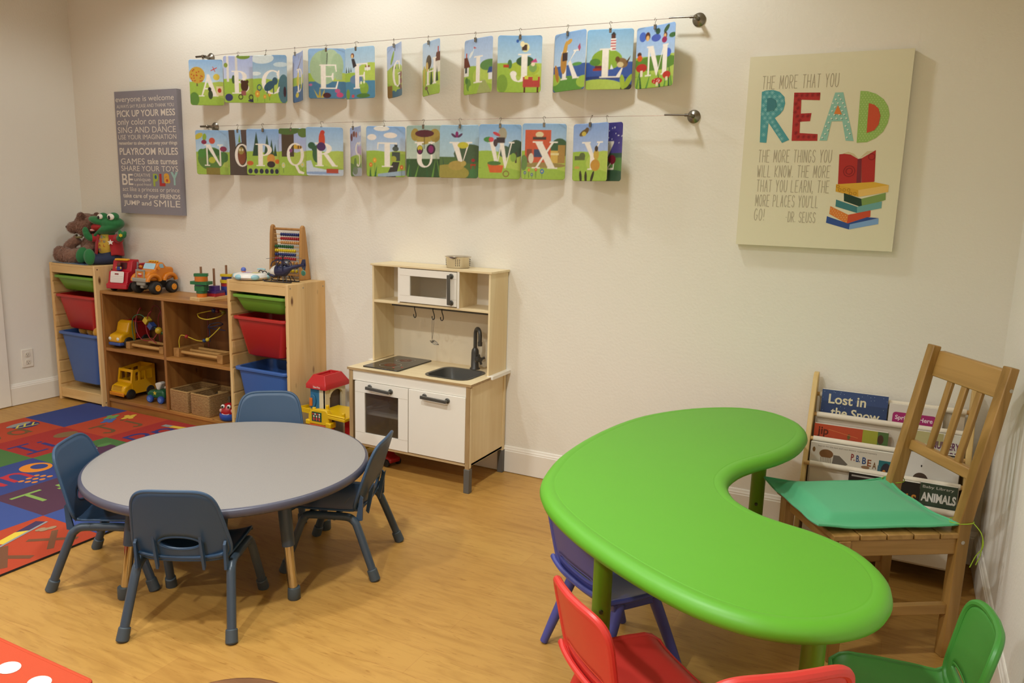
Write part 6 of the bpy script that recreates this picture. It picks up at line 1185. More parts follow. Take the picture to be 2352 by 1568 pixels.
mb = MB(); mb.prism([(-.13, -.17), (.225, -.17), (.225, .12), (-.13, .12)], .0, .02, 'xy'); mb.box(.10, -.115, .05, .225, .06, .062); mb.box(.10, -.115, .02, .11, .06, .05); mb.build('base_deck', YE, g, bevel=.004)
mb = MB(); mb.box(.0, .02, .02, .01, .09, .22); mb.build('grey_wall', plain('#8a8478', .5), g)
# small red toy half under the toy kitchen
g = thing('toy_car', 'red toy car with dark wheels parked under the toy kitchen', 'toy car', (.13, -.22, 0), 1.3)
mb = MB(); mb.prism([(-.07, .02), (-.072, .045), (-.03, .052), (-.015, .075), (.03, .075), (.045, .05), (.07, .045), (.07, .02)], -.035, .035, 'yz'); mb.build('body', plain('#a01a20', .35), g, bevel=.008)
for sx in (-1, 1):
    for y in (-.045, .045): wheel(g, sx*.036, y, .020, .018)
# ================================================================ RUG
RX0, RX1, RY0 = -2.17, -.325, -.285
CXW, CYW = .369, .4135
g = thing('alphabet_rug', 'bright patchwork alphabet rug of red, blue, green and purple squares', 'rug', (-1.25, -1.2, 0))
mb = MB(); mb.T = Matrix.Translation((1.25, 1.2, 0))
RZ = .0092
mb.box(RX0, RY0-2.74, .001, RX1, RY0, RZ-.0004, 0, '#2c2622')
rb = lambda k: (lambda u, v: (u, v, RZ+.00035*k))
COLR = {'b': '#2c3a76', 'o': '#ae3a18', 'r': '#9c221b', 'g': '#42682f', 'p': '#4c273c', 'B': '#344784'}
GRID = ['bobgb', 'orgpb', 'oggpB'.replace('g', 'g'), 'rbBob', 'gobpr', 'bgrob', 'obgrp']   # rows toward the camera, columns away from the left wall
GRID = ['bor gb', 'orgpb', 'ogbpB', 'gbBBo', 'robgr', 'bpogb', 'orgbp']
GRID = ['borgb', 'orgpb', 'ogbpB', 'gbBBo', 'robgr', 'bpogb', 'orgbp']
GRID[0] = 'borgb'; GRID[1] = 'orgBb'; GRID[2] = 'rgbpB'; GRID[3] = 'gbpBo'
for j, row in enumerate(GRID):
    for i, k in enumerate(row):
        x = RX0+CXW*i; y = RY0-CYW*j; y2 = max(y-CYW, RY0-2.735)
        mb.flat([(x, y), (x+CXW, y), (x+CXW, y2), (x, y2)], rb(0), 0, COLR[k])
def cell(i, j):
    """local square frame: s to the right when read (towards the back wall), t up (towards the left wall), both 0..1"""
    return lambda lvl: (lambda s_, t_: (RX0+CXW*(i+1)-t_*CXW, RY0-CYW*(j+1)+s_*CYW, RZ+.00035*lvl))
def glyph(i, j, ch, s0, t0, sw, th, w, col, lvl=1):
    f = cell(i, j)(lvl)
    for l in STROKES[ch]:
        for q in stroke_quads([(s0+u*sw, t0+v*th) for u, v in l], w): mb.flat(q, f, 0, col)
def shp(i, j, poly, col, lvl=1): mb.flat(poly, cell(i, j)(lvl), 0, col)
OL = '#6a4a24'; NVY = '#2e2a6a'
glyph(1, 0, 'J', .10, .16, .26, .44, .055, OL); glyph(1, 0, 'j', .50, .26, .22, .40, .055, OL)
for ox, oy, c in ((.52, .74, '#44619c'), (.66, .88, '#6a9450'), (.80, .66, '#d8b43a')):
    for dx, dy, r in ((0, 0, .085), (.09, .02, .045), (-.09, -.01, .045), (.02, .09, .04), (-.03, -.085, .04)): shp(1, 0, ellipse(ox+dx, oy+dy, r, r*.85, 12), c, 2)
glyph(2, 0, 'P', .12, .30, .26, .46, .06, NVY); glyph(2, 0, 'p', .46, .42, .26, .40, .06, NVY)
shp(2, 0, stroke_quads([(.78, .68), (.86, .10)], .09)[0], '#d8b03a', 2); shp(2, 0, stroke_quads([(.77, .78), (.78, .68)], .09)[0], '#8a8a88', 3)
glyph(1, 1, 'I', .16, .20, .02, .46, .05, NVY); 
for t in (.20, .66): shp(1, 1, stroke_quads([(.06, t), (.30, t)], .05)[0], NVY, 1)
glyph(1, 1, 'i', .40, .25, .04, .40, .06, NVY); shp(1, 1, ellipse(.80, .62, .16, .13), '#7a5a34', 2)
glyph(0, 1, 'd', .42, .18, .24, .44, .05, OL); glyph(0, 1, 'D', .04, .16, .24, .46, .05, OL)
shp(0, 1, ellipse(.78, .58, .18, .16), '#2c3268', 2); shp(0, 1, ellipse(.74, .68, .18, .08, rot=8), '#8c8a84', 3)
for a, b in (((.62, .52), (.72, .64)), ((.72, .50), (.82, .66)), ((.82, .48), (.92, .62)), ((.62, .52), (.90, .48))): shp(0, 1, stroke_quads([a, b], .025)[0], '#c8b64a', 4)
shp(2, 1, ellipse(.5, .55, .34, .24, rot=10), '#4a2440', 1); shp(2, 1, ellipse(.82, .40, .2, .07, rot=-10), '#4a2440', 2); shp(2, 1, ellipse(.30, .60, .03, .03), '#e0dcd4', 3); shp(2, 1, ellipse(.62, .66, .03, .03), '#e0dcd4', 3); shp(2, 1, ellipse(.78, .70, .10, .06), '#4f7a3a', 2)
shp(2, 1, [ellipse(.22, .14, .10, .08), ellipse(.22, .14, .05, .035)], '#cf7420', 3)
shp(1, 2, ellipse(.30, .35, .40, .10), '#5a3a22', 1); shp(0, 2, ellipse(.2, .3, .1, .1), '#cf7a20', 1)
glyph(2, 2, 'n', .40, .30, .24, .50, .055, '#b02430'); glyph(2, 2, 'N', .05, .28, .24, .46, .055, '#b02430')
shp(2, 2, [ellipse(.82, .60, .17, .20), ellipse(.86, .60, .09, .11)], '#d8801c', 1)
for a in range(3):
    for b in range(3): shp(2, 2, ellipse(.46+.10*a+.03*b, .26-.085*b+.02*a, .034, .032, 10), '#cf7a2c', 1)
glyph(3, 2, 'T', .10, .42, .30, .36, .05, '#7f9c4a'); glyph(3, 2, 't', .52, .42, .16, .34, .05, '#7f9c4a')
for k in range(5): shp(3, 2, ellipse(.80+.05*math.cos(k*1.256), .74+.05*math.sin(k*1.256), .05, .05, 12), '#d8741c', 1)
shp(3, 3, ellipse(.12, .40, .22, .20), '#5f4a34', 1); shp(3, 3, [(.26, .30), (.40, .36), (.42, .60), (.36, .78), (.48, .80), (.46, .88), (.30, .88), (.20, .84), (.28, .74), (.30, .56)], '#a58672', 2)
shp(4, 3, [(.05, .62), (.36, .72), (.42, .62), (.2, .54)], '#a02430', 1); shp(4, 3, [(.36, .72), (.62, .82), (.72, .74), (.42, .62)], '#d8b83a', 2); shp(4, 3, [(.62, .82), (.88, .92), (.92, .82), (.72, .74)], '#3c2a4c', 1); shp(4, 3, stroke_quads([(.02, .48), (.92, .80)], .03)[0], '#8c8a88', 3)
glyph(4, 3, 'X', .14, .12, .24, .44, .07, '#6e4226'); glyph(4, 3, 'x', .58, .14, .28, .60, .06, '#6e4226')
for q in ((.80, .62, .05), (.86, .60, .045), (.78, .66, .05)): shp(4, 3, ellipse(q[0], q[1], q[2], .035), '#9a7a5a', 4)
mb.build('pile', painted(.95, 900, .5, .22, 420), g, smooth=0, recalc=False)

# ================================================================ ROUND TABLE AND ITS CHAIRS
def speckle():
    m, nt, b, N, L = nmat('grey_laminate'); co = obj_coord(nt)
    n = N('ShaderNodeTexNoise'); n.inputs['Scale'].default_value = 420; n.inputs['Detail'].default_value = 3; L(co, n.inputs['Vector'])
    cr = N('ShaderNodeValToRGB'); cr.color_ramp.elements[0].position = .36; cr.color_ramp.elements[0].color = lin('#8b8582'); cr.color_ramp.elements[1].position = .6; cr.color_ramp.elements[1].color = lin('#938d88'); L(n.outputs['Fac'], cr.inputs[0])
    L(cr.outputs[0], b.inputs['Base Color']); b.inputs['Roughness'].default_value = .38; return m
TC = (.288, -1.408); TH = .402; TR_ = .500
BLUE = plain('#304a66', .42, var=.03); EDGE = plain('#4c4b5a', .35); LEGM = plain('#3c4956', .35)
CHROME = plain('#c0b8a8', .12, 1.0)
g = thing('round_table', 'low round children table with speckled grey top and blue grey edge', 'table', (TC[0], TC[1], 0), .555)
MB().lathe([(0, TH-.004), (TR_-.012, TH-.004), (TR_-.012, TH), (0, TH)], (0, 0, 0), 96).build('tabletop', speckle(), g, smooth=30)
MB().lathe([(TR_-.020, TH-.030), (TR_-.006, TH-.030), (TR_-.001, TH-.025), (TR_, TH-.016), (TR_-.001, TH-.006), (TR_-.005, TH-.0015), (TR_-.012, TH+.0003), (TR_-.013, TH-.006), (TR_-.020, TH-.03)], (0, 0, 0), 96).build('edge_band', EDGE, g, smooth=60)
MB().lathe([(0, TH-.028), (TR_-.018, TH-.028), (TR_-.018, TH-.005), (0, TH-.005)], (0, 0, 0), 64).build('under_board', plain('#8a7a68', .7), g, smooth=30)
def taper_leg(a, r):
    c, s_ = math.cos(a), math.sin(a); top = Vector((c*r*.86, s_*r*.86, TH-.03)); bot = Vector((c*r, s_*r, 0)); d = bot-top
    o = MB().cyl(top, top+d*.50, .024, .0215, 22).build('leg', LEGM, g)
    MB().cyl(top+d*.48, top+d*.90, .0165, n=22).build('chrome_tube', CHROME, o)
    MB().lathe([(.0195, 0), (.022, .004), (.0215, .034), (.0205, .042), (.0155, .042)], bot, 22).build('foot_cap', plain('#454f55', .5), o, smooth=45)
    MB().cyl(top+Vector((0, 0, .0)), top+Vector((0, 0, -.012)), .045, .026, 20).build('mounting_plate', LEGM, o)
for k in range(4): taper_leg(PI/4+PI/2*k-.04, .405)

def tub_chair(label, loc, rz):
    """moulded school chair: one shell of seat and back with a hand hole, on two bent tube legs each side"""
    g = thing('school_chair', label, 'chair', (loc[0], loc[1], 0), rz, 'blue grey school chairs')
    # side profile of the shell as (y, z): from the front lip to the top of the back
    def back(x, t):
        """t 0 at the seat crease, 1 at the top"""
        hw = .152-.030*t; y = -.108-.070*t+.030*max(0, 1-t*3)**2*0; z = .238+.252*t
        k = (abs(x)/max(hw, 1e-4)); return (x, y+.020*k*k*(1-.5*t), z)
    n = 56; outl = []
    for i in range(n):
        a = 2*PI*i/n; c, s_ = math.cos(a), math.sin(a); e = 5.0
        rx = abs(c)**(2/e)*math.copysign(1, c); ry = abs(s_)**(2/e)*math.copysign(1, s_); outl.append((rx, .5+.5*ry))
    m_ = 9; v = []; f = []
    for j in range(m_+1):
        q = j/m_
        for i in range(n):
            a = 2*PI*i/n; hx, ht = .066*math.cos(a), .250+.105*math.sin(a)*(1.0 if math.sin(a) > 0 else .8)
            ox, ot = outl[i]; X_ = ox*(.160-.037*ot); x = hx+(X_-hx)*q; t = ht+(ot-ht)*q; v.append(back(x, t))
    for j in range(m_):
        for i in range(n): f.append((j*n+i, j*n+(i+1) % n, (j+1)*n+(i+1) % n, (j+1)*n+i))
    bk = MB().add(v, f); b = bk.build('backrest', BLUE, g, smooth=60, solid=.008, bevel=0, offset=0)
    # raised lip round the back edge and the hand hole
    MB().tube([v[m_*n+i] for i in range(n)], .0058, 8, closed=True).build('edge_lip', BLUE, b)
    MB().tube([v[i] for i in range(n)], .0055, 8, closed=True).build('hole_lip', BLUE, b)
    def seat(u, w_):
        x = (u-.5)*2; y = -.115+.275*w_; hw = (.138+.004*w_)*(1-.06*max(0, abs(w_-.5)*2)**6)
        z = .236+.016*abs(x)**3-.010*(1-abs(x)**2)*math.sin(PI*w_)-.020*max(0, (w_-.86)/.14)**2+.020*max(0, (.12-w_)/.12)**2
        return (x*hw, y, z)
    MB().grid(seat, 20, 20).build('seat', BLUE, g, smooth=180, solid=.008)
    for x in (-.072, .072): MB().prism([(-.118, .225), (-.130, .30), (-.152, .335), (-.138, .26), (-.128, .215)], x-.004, x+.004, 'yz').build('rib', BLUE, b)
    for x in (-.138, .138): MB().prism([(-.10, .21), (-.118, .31), (-.128, .30), (-.125, .215)], x-.004, x+.004, 'yz').build('rib', BLUE, b)
    for sx in (-1, 1):
        rear = [(sx*.166, -.172, .030), (sx*.150, -.112, .185), (sx*.146, -.096, .212), (sx*.143, -.075, .224), (sx*.143, -.04, .226)]
        front = [(sx*.160, .160, .030), (sx*.148, .105, .185), (sx*.145, .090, .212), (sx*.143, .07, .224), (sx*.143, -.04, .226)]
        for pts, bot in ((rear, (sx*.1685, -.182, 0)), (front, (sx*.162, .169, 0))):
            p = [bot]+pts; l = MB().tube(smooth_pts(p, 4), .0145, 14).build('leg', LEGM, g)
            d = (Vector(pts[1])-Vector(bot)).normalized()
            MB().cyl(Vector(bot)+d*.001, Vector(bot)+d*.044, .0192, .0182, 18).build('foot_cap', plain('#414b52', .55), l, bevel=.003)
    mb = MB()
    mb.cyl((-.143, -.02, .218), (.143, -.02, .218), .010, n=12); mb.cyl((-.143, .08, .218), (.143, .08, .218), .010, n=12); mb.build('cross_bar', LEGM, g)
    return g
tub_chair('blue grey school chair in front of the round table with its back to us', (.470, -1.738), math.radians(27.6))
tub_chair('blue grey school chair at the left of the round table beside the rug', (-.005, -1.655), math.radians(-60))
tub_chair('blue grey school chair at the right of the round table near the toy kitchen', (.615, -1.178), math.radians(109.9))
tub_chair('blue grey school chair behind the round table, only its back showing', (.045, -.985), math.radians(216.9))

# ================================================================ KIDNEY TABLE
KP = [(1.574,-1.446),(1.545,-1.358),(1.517,-1.186),(1.517,-.997),(1.54,-.799),(1.582,-.624),(1.645,-.488),(1.735,-.362),(1.836,-.276),(1.934,-.235),(2.037,-.252),(2.125,-.335),(2.167,-.429),(2.181,-.534),(2.165,-.676),(2.122,-.805),(2.074,-.900),(2.036,-1.0),(2.024,-1.112),(2.044,-1.204),(2.089,-1.285),(2.158,-1.345),(2.227,-1.373),(2.308,-1.398),(2.39,-1.448),(2.441,-1.510),(2.472,-1.583),(2.481,-1.656),(2.472,-1.728),(2.444,-1.790),(2.4,-1.842),(2.347,-1.880),(2.285,-1.902),(2.218,-1.907),(2.126,-1.890),(2.018,-1.843),(1.891,-1.769),(1.782,-1.691),(1.685,-1.604),(1.621,-1.528)]
KC = (2.0, -1.1); KH = .570
KP = [(x-KC[0], y-KC[1]) for x, y in KP]
out = [(p.x, p.y) for p in smooth_pts([(x, y, 0) for x, y in KP], 3, True)]
def offset(poly, d):
    n = len(poly); r = []
    for i in range(n):
        (x0, y0), (x1, y1) = poly[i-2 if i > 1 else i-2], poly[(i+2) % n]; l = math.hypot(x1-x0, y1-y0); r.append((poly[i][0]+(y1-y0)/l*d, poly[i][1]-(x1-x0)/l*d))
    return r
area = sum(a[0]*b[1]-b[0]*a[1] for a, b in zip(out, out[1:]+out[:1])); SG = 1 if area > 0 else -1
g = thing('kidney_table', 'large bright green plastic kidney shaped table', 'table', (KC[0], KC[1], 0))
GRN = plain('#5faa27', .45, var=.02, bscale=700, bstr=.05)
mb = MB(); lv = [(-.02, KH-.046), (-.006, KH-.046), (.006, KH-.040), (.012, KH-.026), (.008, KH-.012), (-.002, KH-.003), (-.012, KH), (-.026, KH), (-.028, KH-.0007), (-.031, KH-.0007), (-.033, KH-.0002)]
ri = [offset(out, SG*d) for d, z in lv]; n = len(out); v = [(x, y, z) for r, (d, z) in zip(ri, lv) for x, y in r]
f = [(k*n+j, k*n+(j+1) % n, (k+1)*n+(j+1) % n, (k+1)*n+j) for k in range(len(lv)-1) for j in range(n)]
mb.add(v, f); mb.flat(ri[-1], lambda u, w_: (u, w_, KH-.0002)); mb.flat(ri[0], lambda u, w_: (u, w_, KH-.046))
bmw = mb.build('tabletop', GRN, g, smooth=50)
for i, (x, y) in enumerate(((2.055, -.66), (1.828, -1.625), (2.350, -1.74), (1.745, -.80))):
    p = (x-KC[0], y-KC[1]); l = MB().lathe([(.020, 0), (.022, .004), (.0225, .22), (.0245, .222), (.0250, .50), (.030, KH-.045)], (p[0], p[1], 0), 26).build('leg', plain('#5f8f16', .4), g, smooth=45)
    d = Vector((2.44-x, -3.4-y, 0)).normalized(); q = Vector((p[0], p[1], .34)); MB().cyl(q+d*.020, q+d*.030, .0065, .005, 12).build('bolt', plain('#2c3010', .5), l)
    MB().lathe([(.021, 0), (.024, .002), (.024, .018), (.022, .020)], (p[0], p[1], 0), 20).build('foot_cap', plain('#2f3a1a', .6), l, smooth=45)

# ================================================================ PLASTIC CHILD CHAIRS
def plastic_chair(label, loc, rz, col, s=1.0):
    g = thing('plastic_chair', label, 'chair', (loc[0], loc[1], 0), rz, 'plastic chairs at the kidney table')
    mt = plain(col, .40, var=.02)
    ZT = .50*s; ZS = .262*s
    def back(x, t):
        hw = .140; z = ZS+.010+(ZT-ZS-.010)*t; y = -.125*s-.060*s*t+1.25*x*x/s*(.45+.55*t); return (x*s, y, z)
    n = 64; outl = []
    for i in range(n):
        a = 2*PI*i/n; c, s_ = math.cos(a), math.sin(a); e = 4.5 if s_ > 0 else 6
        outl.append((abs(c)**(2/e)*math.copysign(1, c)*.138, .5+.5*abs(s_)**(2/e)*math.copysign(1, s_)))
    m_ = 10; v = []; f = []
    for j in range(m_+1):
        q = j/m_
        for i in range(n):
            a = 2*PI*i/n; c, s_ = math.cos(a), math.sin(a); hx, ht = .095*abs(c)**.5*math.copysign(1, c), .20+.055*abs(s_)**.6*math.copysign(1, s_)
            ox, ot = outl[i]; ox *= 1-.10*(1-ot); v.append(back(hx+(ox-hx)*q, ht+(ot-ht)*q))
    for j in range(m_):
        for i in range(n): f.append((j*n+i, j*n+(i+1) % n, (j+1)*n+(i+1) % n, (j+1)*n+i))
    b = MB().add(v, f).build('backrest', mt, g, smooth=60, solid=.010*s, offset=0)
    MB().tube([v[m_*n+i] for i in range(n)], .0105*s, 10, closed=True).build('rim', mt, b); MB().tube([v[i] for i in range(n)], .006*s, 8, closed=True).build('slot_edge', mt, b)
    def seat(u, w_):
        x = (u-.5)*2; y = (-.145+.300*w_)*s
        hw = .138*(1-.035*max(0, math.sin(3*PI*w_))**2)*(1-.10*max(0, (w_-.85)/.15)**2)
        z = ZS+(.012*abs(x)**4-.010*(1-x*x)*math.sin(PI*min(1, w_*1.1))-.022*max(0, (w_-.84)/.16)**2+.028*max(0, (.16-w_)/.16)**2)*s
        return (x*hw*s, y+(1.25*(x*.138)**2*.45*max(0, 1-w_*6))*s, z)
    MB().grid(seat, 24, 24).build('seat', mt, g, smooth=180, solid=.011*s)
    ed = []
    N_ = 14
    for i in range(N_+1): ed.append(seat(0, 1-i/N_))
    ed = [seat(i/N_, 1) for i in range(N_)]+[seat(1, 1-i/N_) for i in range(N_)]+[seat(1-i/N_, 0) for i in range(N_)]+[seat(0, i/N_) for i in range(N_)]
    MB().tube([(p[0], p[1], p[2]-.006*s) for p in ed], .0085*s, 8, closed=True).build('seat_rim', mt, g)
    for sx in (-1, 1):
        MB().bar((sx*.118*s, -.085*s, ZS-.018*s), (sx*.118*s, .100*s, ZS-.018*s), .026*s, .022*s).build('leg_block', mt, g, bevel=.004)
        for sy in (-1, 1):
            top = Vector((sx*.118*s, sy*.060*s, ZS-.014*s)); bot = Vector((sx*.150*s, sy*.150*s, .004)); d = bot-top
            pts = [top-d*.02, top+d*.3, top+d*.7, bot]
            MB().tube(pts, [.018*s, .0170*s, .0150*s, .0125*s], 14).build('leg', mt, g, bevel=.002)
    return g
plastic_chair('small purple blue plastic chair pushed under the kidney table', (1.755, -1.310), math.radians(-36.9), '#474a8e', 1.0)
plastic_chair('red plastic chair nearest the wooden floor at the kidney table, seat in view', (1.955, -1.735), math.radians(-41.2), '#cf3730', .97)
plastic_chair('red plastic chair cut off by the bottom edge, only its top showing', (2.205, -1.895), math.radians(40), '#cf3730', 1.10)
plastic_chair('green plastic chair at the kidney table close to the right wall', (2.535, -1.490), math.radians(97), '#3f8a34', .94)

# ================================================================ WOODEN CHAIR AND CUSHION
WC = wood('#a98044', '#866229', 'z', 1.1, .42); WCX = wood('#b0874a', '#8f6a32', 'x', 1.1, .42); WCY = wood('#a98044', '#866229', 'y', 1.1, .42)
CHL = (2.415, -.735); CRZ = math.radians(123)
g = thing('wooden_chair', 'honey brown wooden chair with slatted back facing the kidney table', 'chair', (CHL[0], CHL[1], 0), CRZ)
SHT = .415
def post_y(z): return -.195-(max(0, z-.43)*.20)+.0
for sx in (-1, 1):
    x = sx*.178
    mb = MB(); prof = [(-.175, 0), (-.213, 0), (-.217, .43), (-.300, .925), (-.272, .930), (-.177, .45)]
    mb.prism(prof, x-.018, x+.018, 'yz'); p = mb.build('rear_post', WC, g, bevel=.003)
    mb = MB()
    for z in (.86, .385): mb.lathe([(.006, -.0008), (.006, .001), (0, .0014)] if sx > 0 else [(.006, .0008), (.006, -.001), (0, -.0014)], (x+sx*.018, post_y(z)-.0, z), 12, axis='x')
    mb.build('bolt_cap', plain('#b8b2a8', .3, .8), p)
    MB().box(x-.019, .165, 0, x+.019, .203, SHT-.018).build('leg', WC, g, bevel=.003)
    MB().box(x-.011, -.18, .345, x+.011, .17, SHT-.018).build('side_rail', WCY, g, bevel=.002)
    MB().box(x-.011, -.178, .145, x+.011, .17, .178).build('stretcher', WCY, g, bevel=.002)
for y in (-.186, .176): MB().box(-.165, y-.010, .345, .165, y+.010, SHT-.018).build('cross_rail', WCX, g, bevel=.002)
mb = MB()
for k in range(5): mb.box(-.195, -.205+.086*k, SHT-.018, .195, -.123+.086*k, SHT)
mb.build('seat', WCX, g, bevel=.003)
def rail(z0, z1, th, nm):
    mb = MB(); y0, y1 = post_y(z0)-.012, post_y(z1)-.012; mb.prism([(y0-.010, z0), (y0+.012, z0), (y1+.012, z1), (y1-.010, z1)], -.160, .160, 'yz'); return mb.build(nm, WCX, g, bevel=.004)
rail(.825, .912, 1, 'top_rail'); rail(.565, .600, 1, 'lower_rail')
for x in (-.070, .0, .070):
    mb = MB(); mb.bar((x, post_y(.597)-.010, .597), (x, post_y(.828)-.010, .828), .026, .013, hint=(0, 1, .2)); mb.build('slat', WC, g, bevel=.003)
cu = thing('seat_cushion', 'jade green padded cushion lying askew on the wooden chair', 'cushion', (2.374, -.744, SHT), CRZ-.02)
def pad(sgn):
    def fn(u, w_):
        x, y = (u-.5)*2, (w_-.5)*2; e = max(abs(x), abs(y)); h = min(1, max(0, (.90-e)/.22)); h = h*h*(3-2*h)
        pull = 1-.045*(1-abs(x)**2)*0; px = x*(.200-.012*(1-y*y)); py = y*(.222-.010*(1-x*x))
        sag = .010*max(0, (abs(x)*abs(y))-.55)/.45
        return (px, py, .016+sag*1.2+(.024 if sgn > 0 else -.0145)*h+.0012*sgn+.0015*math.sin(9*x+5*y)*(1-h))
    return fn
mb = MB(); mb.grid(pad(1), 40, 40); mb.grid(pad(-1), 40, 40); CG = plain('#50ad79', .75, var=.03, bscale=1200, bstr=.12, sheen=.15)
mb.build('padding', CG, cu, smooth=180)
pe = [pad(1)(i/20, 0) for i in range(20)]+[pad(1)(1, i/20) for i in range(20)]+[pad(1)(1-i/20, 1) for i in range(20)]+[pad(1)(0, 1-i/20) for i in range(20)]
MB().tube(pe, .0045, 6, closed=True).build('piping', CG, cu)
TIE = plain('#9cbc2c', .7)
for sx in (-1, 1):
    a = Vector((sx*.188, -.20, .03)); loop = [a, (sx*.206, -.225, .030), (sx*.208, -.262, .034), (sx*.18, -.272, .036), (sx*.155, -.262, .03), (sx*.152, -.225, .026), (sx*.186, -.206, .022)]
    MB().tube(smooth_pts(loop, 5), .0016, 6).build('tie', TIE, cu)
    MB().tube(smooth_pts([(sx*.207, -.262, .034), (sx*.222, -.285, .0), (sx*.218, -.292, -.06), (sx*.212, -.285, -.10)], 5), .0014, 6).build('tie', TIE, cu)
    MB().tube(smooth_pts([(sx*.207, -.262, .034), (sx*.230, -.275, .01), (sx*.236, -.282, -.03), (sx*.214, -.28, -.07), (sx*.208, -.27, -.11)], 5), .0014, 6).build('tie', TIE, cu)

# ================================================================ SLING BOOK RACK
g = thing('book_rack', 'pale wooden sling book rack with cream cloth pockets in the right corner', 'book rack', (2.445, -.16, 0))
o_ = Matrix.Translation((-2.445, .16, 0))
RW = wood('#d8b878', '#c6a262', 'z', 1, .45)
for xa, xb in ((2.152, 2.172), (2.716, 2.736)):
    mb = MB(); mb.T = o_
    mb.prism([(-.018, .690), (-.030, .712), (-.055, .712), (-.078, .690), (-.330, .0), (-.255, 0), (-.225, .075), (-.075, .075), (-.065, .0), (-.018, 0)], xa, xb, 'yz'); mb.build('side_panel', RW, g, bevel=.003)
DOW = [(-.046, .622), (-.095, .548), (-.150, .460), (-.205, .372), (-.258, .285), (-.300, .2)]
CL = plain('#e2d6c2', .85, bscale=500, bstr=.2)
for y, z in DOW:
    mb = MB(); mb.T = o_; mb.cyl((2.160, y, z), (2.728, y, z), .0085, n=16); dwl = mb.build('dowel', wood('#d0a868', '#be9452', 'x', 1, .5), g)
    mb = MB(); mb.T = o_; mb.cyl((2.182, y, z), (2.708, y, z), .0115, n=18); mb.build('cloth_sleeve', CL, dwl)
prof = []
for k in range(5):
    (ya, za), (yb, zb) = DOW[k], DOW[k+1]; prof += [(ya+.010, za), (ya+.004, za-.17), ((ya+yb)/2-.002, za-.215), (yb+.010, zb-.12), (yb+.011, zb-.01)]
mb = MB(); mb.T = o_; n = len(prof)
mb.add([(x, y, z) for x in (2.184, 2.706) for y, z in prof], [(i, i+1, n+i+1, n+i) for i in range(n-1)]); mb.build('cloth_sling', CL, g, solid=.002, smooth=0)
for z in (.055, .10):
    mb = MB(); mb.T = o_; mb.box(2.172, -.10 if z > .06 else -.24, z, 2.716, -.085 if z > .06 else -.225, z+.05); mb.build('base_rail', RW, g, bevel=.003)
def book(x0, x1, y, z0, z1, th, art, label, tilt=0.0, zoff=0, cover='#d8d2c8', name='picture_book', cat='book'):
    g = thing(name, label, cat, ((x0+x1)/2, y, z0)); w_, h_ = x1-x0, z1-z0
    mb = MB(); mb.box(-w_/2, -th/2, 0, w_/2, th/2, h_, 0, cover); fm = lambda k: (lambda u, v: (-w_/2+u*w_, -th/2-.0003*(k+1), v*h_))
    for a in art:
        if a[0] == 'p': mb.flat(a[2], fm(a[1]), 0, a[3])
        elif a[0] == 't': mb.text(a[2], a[3], fm(a[1]), 0, a[4], a[5] if len(a) > 5 else .02)
    c = mb.build('cover', painted(.3), g, smooth=0)
    pg = MB().box(-w_/2+.002, -th/2+.0012, h_-.0015, w_/2-.002, th/2-.0012, h_+.0004).build('pages', plain('#e6dfd0', .8), g)
    g.rotation_euler = (math.radians(tilt), math.radians(zoff), 0); return g
rnd = random.Random(5)
R1 = lambda x0, y0, x1, y1: rc(x0, y0, x1, y1)
snow = [('p', 0, R1(0, 0, 1, 1), '#2a3e6a'), ('p', 0, R1(0, .8, 1, 1), '#33497a')]+[('p', 1, ellipse(rnd.random(), .3+.7*rnd.random(), .005, .006, 8), '#8fa2c0') for _ in range(46)]
book(2.192, 2.437, -.078, .418, .650, .014, snow+[('t', 2, 'Lost in', (.11, .76, .68, .93), '#e0d6b4'), ('t', 2, 'the Snow', (.16, .54, .90, .70), '#e0d6b4')], 'dark blue picture book with snowy cover in the top pocket', -4)
book(2.442, 2.632, -.079, .435, .626, .012, [('p', 0, R1(0, 0, 1, 1), '#d9d0c6'), ('p', 1, round_rect(.08, .36, .88, .84, .06), '#a3266a'), ('t', 2, 'Spring Is Here', (.13, .66, .82, .78), '#ecd4e0'), ('t', 2, 'baby', (.44, .56, .56, .62), '#ecd4e0')], 'white book with magenta title panel in the top pocket', -4)
book(2.180, 2.452, -.131, .330, .518, .016, [('p', 0, R1(0, 0, .66, 1), '#b5482c'), ('p', 0, R1(.66, .6, .86, 1), '#9a9a34'), ('p', 0, R1(.86, .6, 1, 1), '#4f6a3a'), ('p', 1, ellipse(.9, .84, .04, .1), '#4a3024'), ('t', 1, 'jip', (.05, .72, .2, .94), '#5a2418'), ('p', 1, ellipse(.48, .80, .02, .06), '#6a5a30'), ('p', 1, stroke_quads([(.2, .9), (.6, .8)], .01)[0], '#d07a4a')], 'orange red picture book in the second pocket from the top', -4, cover='#b04a34')
book(2.528, 2.706, -.133, .335, .545, .014, [('p', 0, R1(0, 0, 1, 1), '#d6d0c0'), ('p', 0, R1(0, .78, .62, 1), '#b8ae7a'), ('t', 1, 'NURSERY', (.42, .72, .94, .86), '#6a3a5a', .03), ('t', 1, 'RHYME', (.58, .55, .94, .68), '#6a3a5a', .03), ('p', 1, ellipse(.28, .62, .10, .06), '#a83a2a')], 'pale nursery rhyme book behind the chair slats', -4)
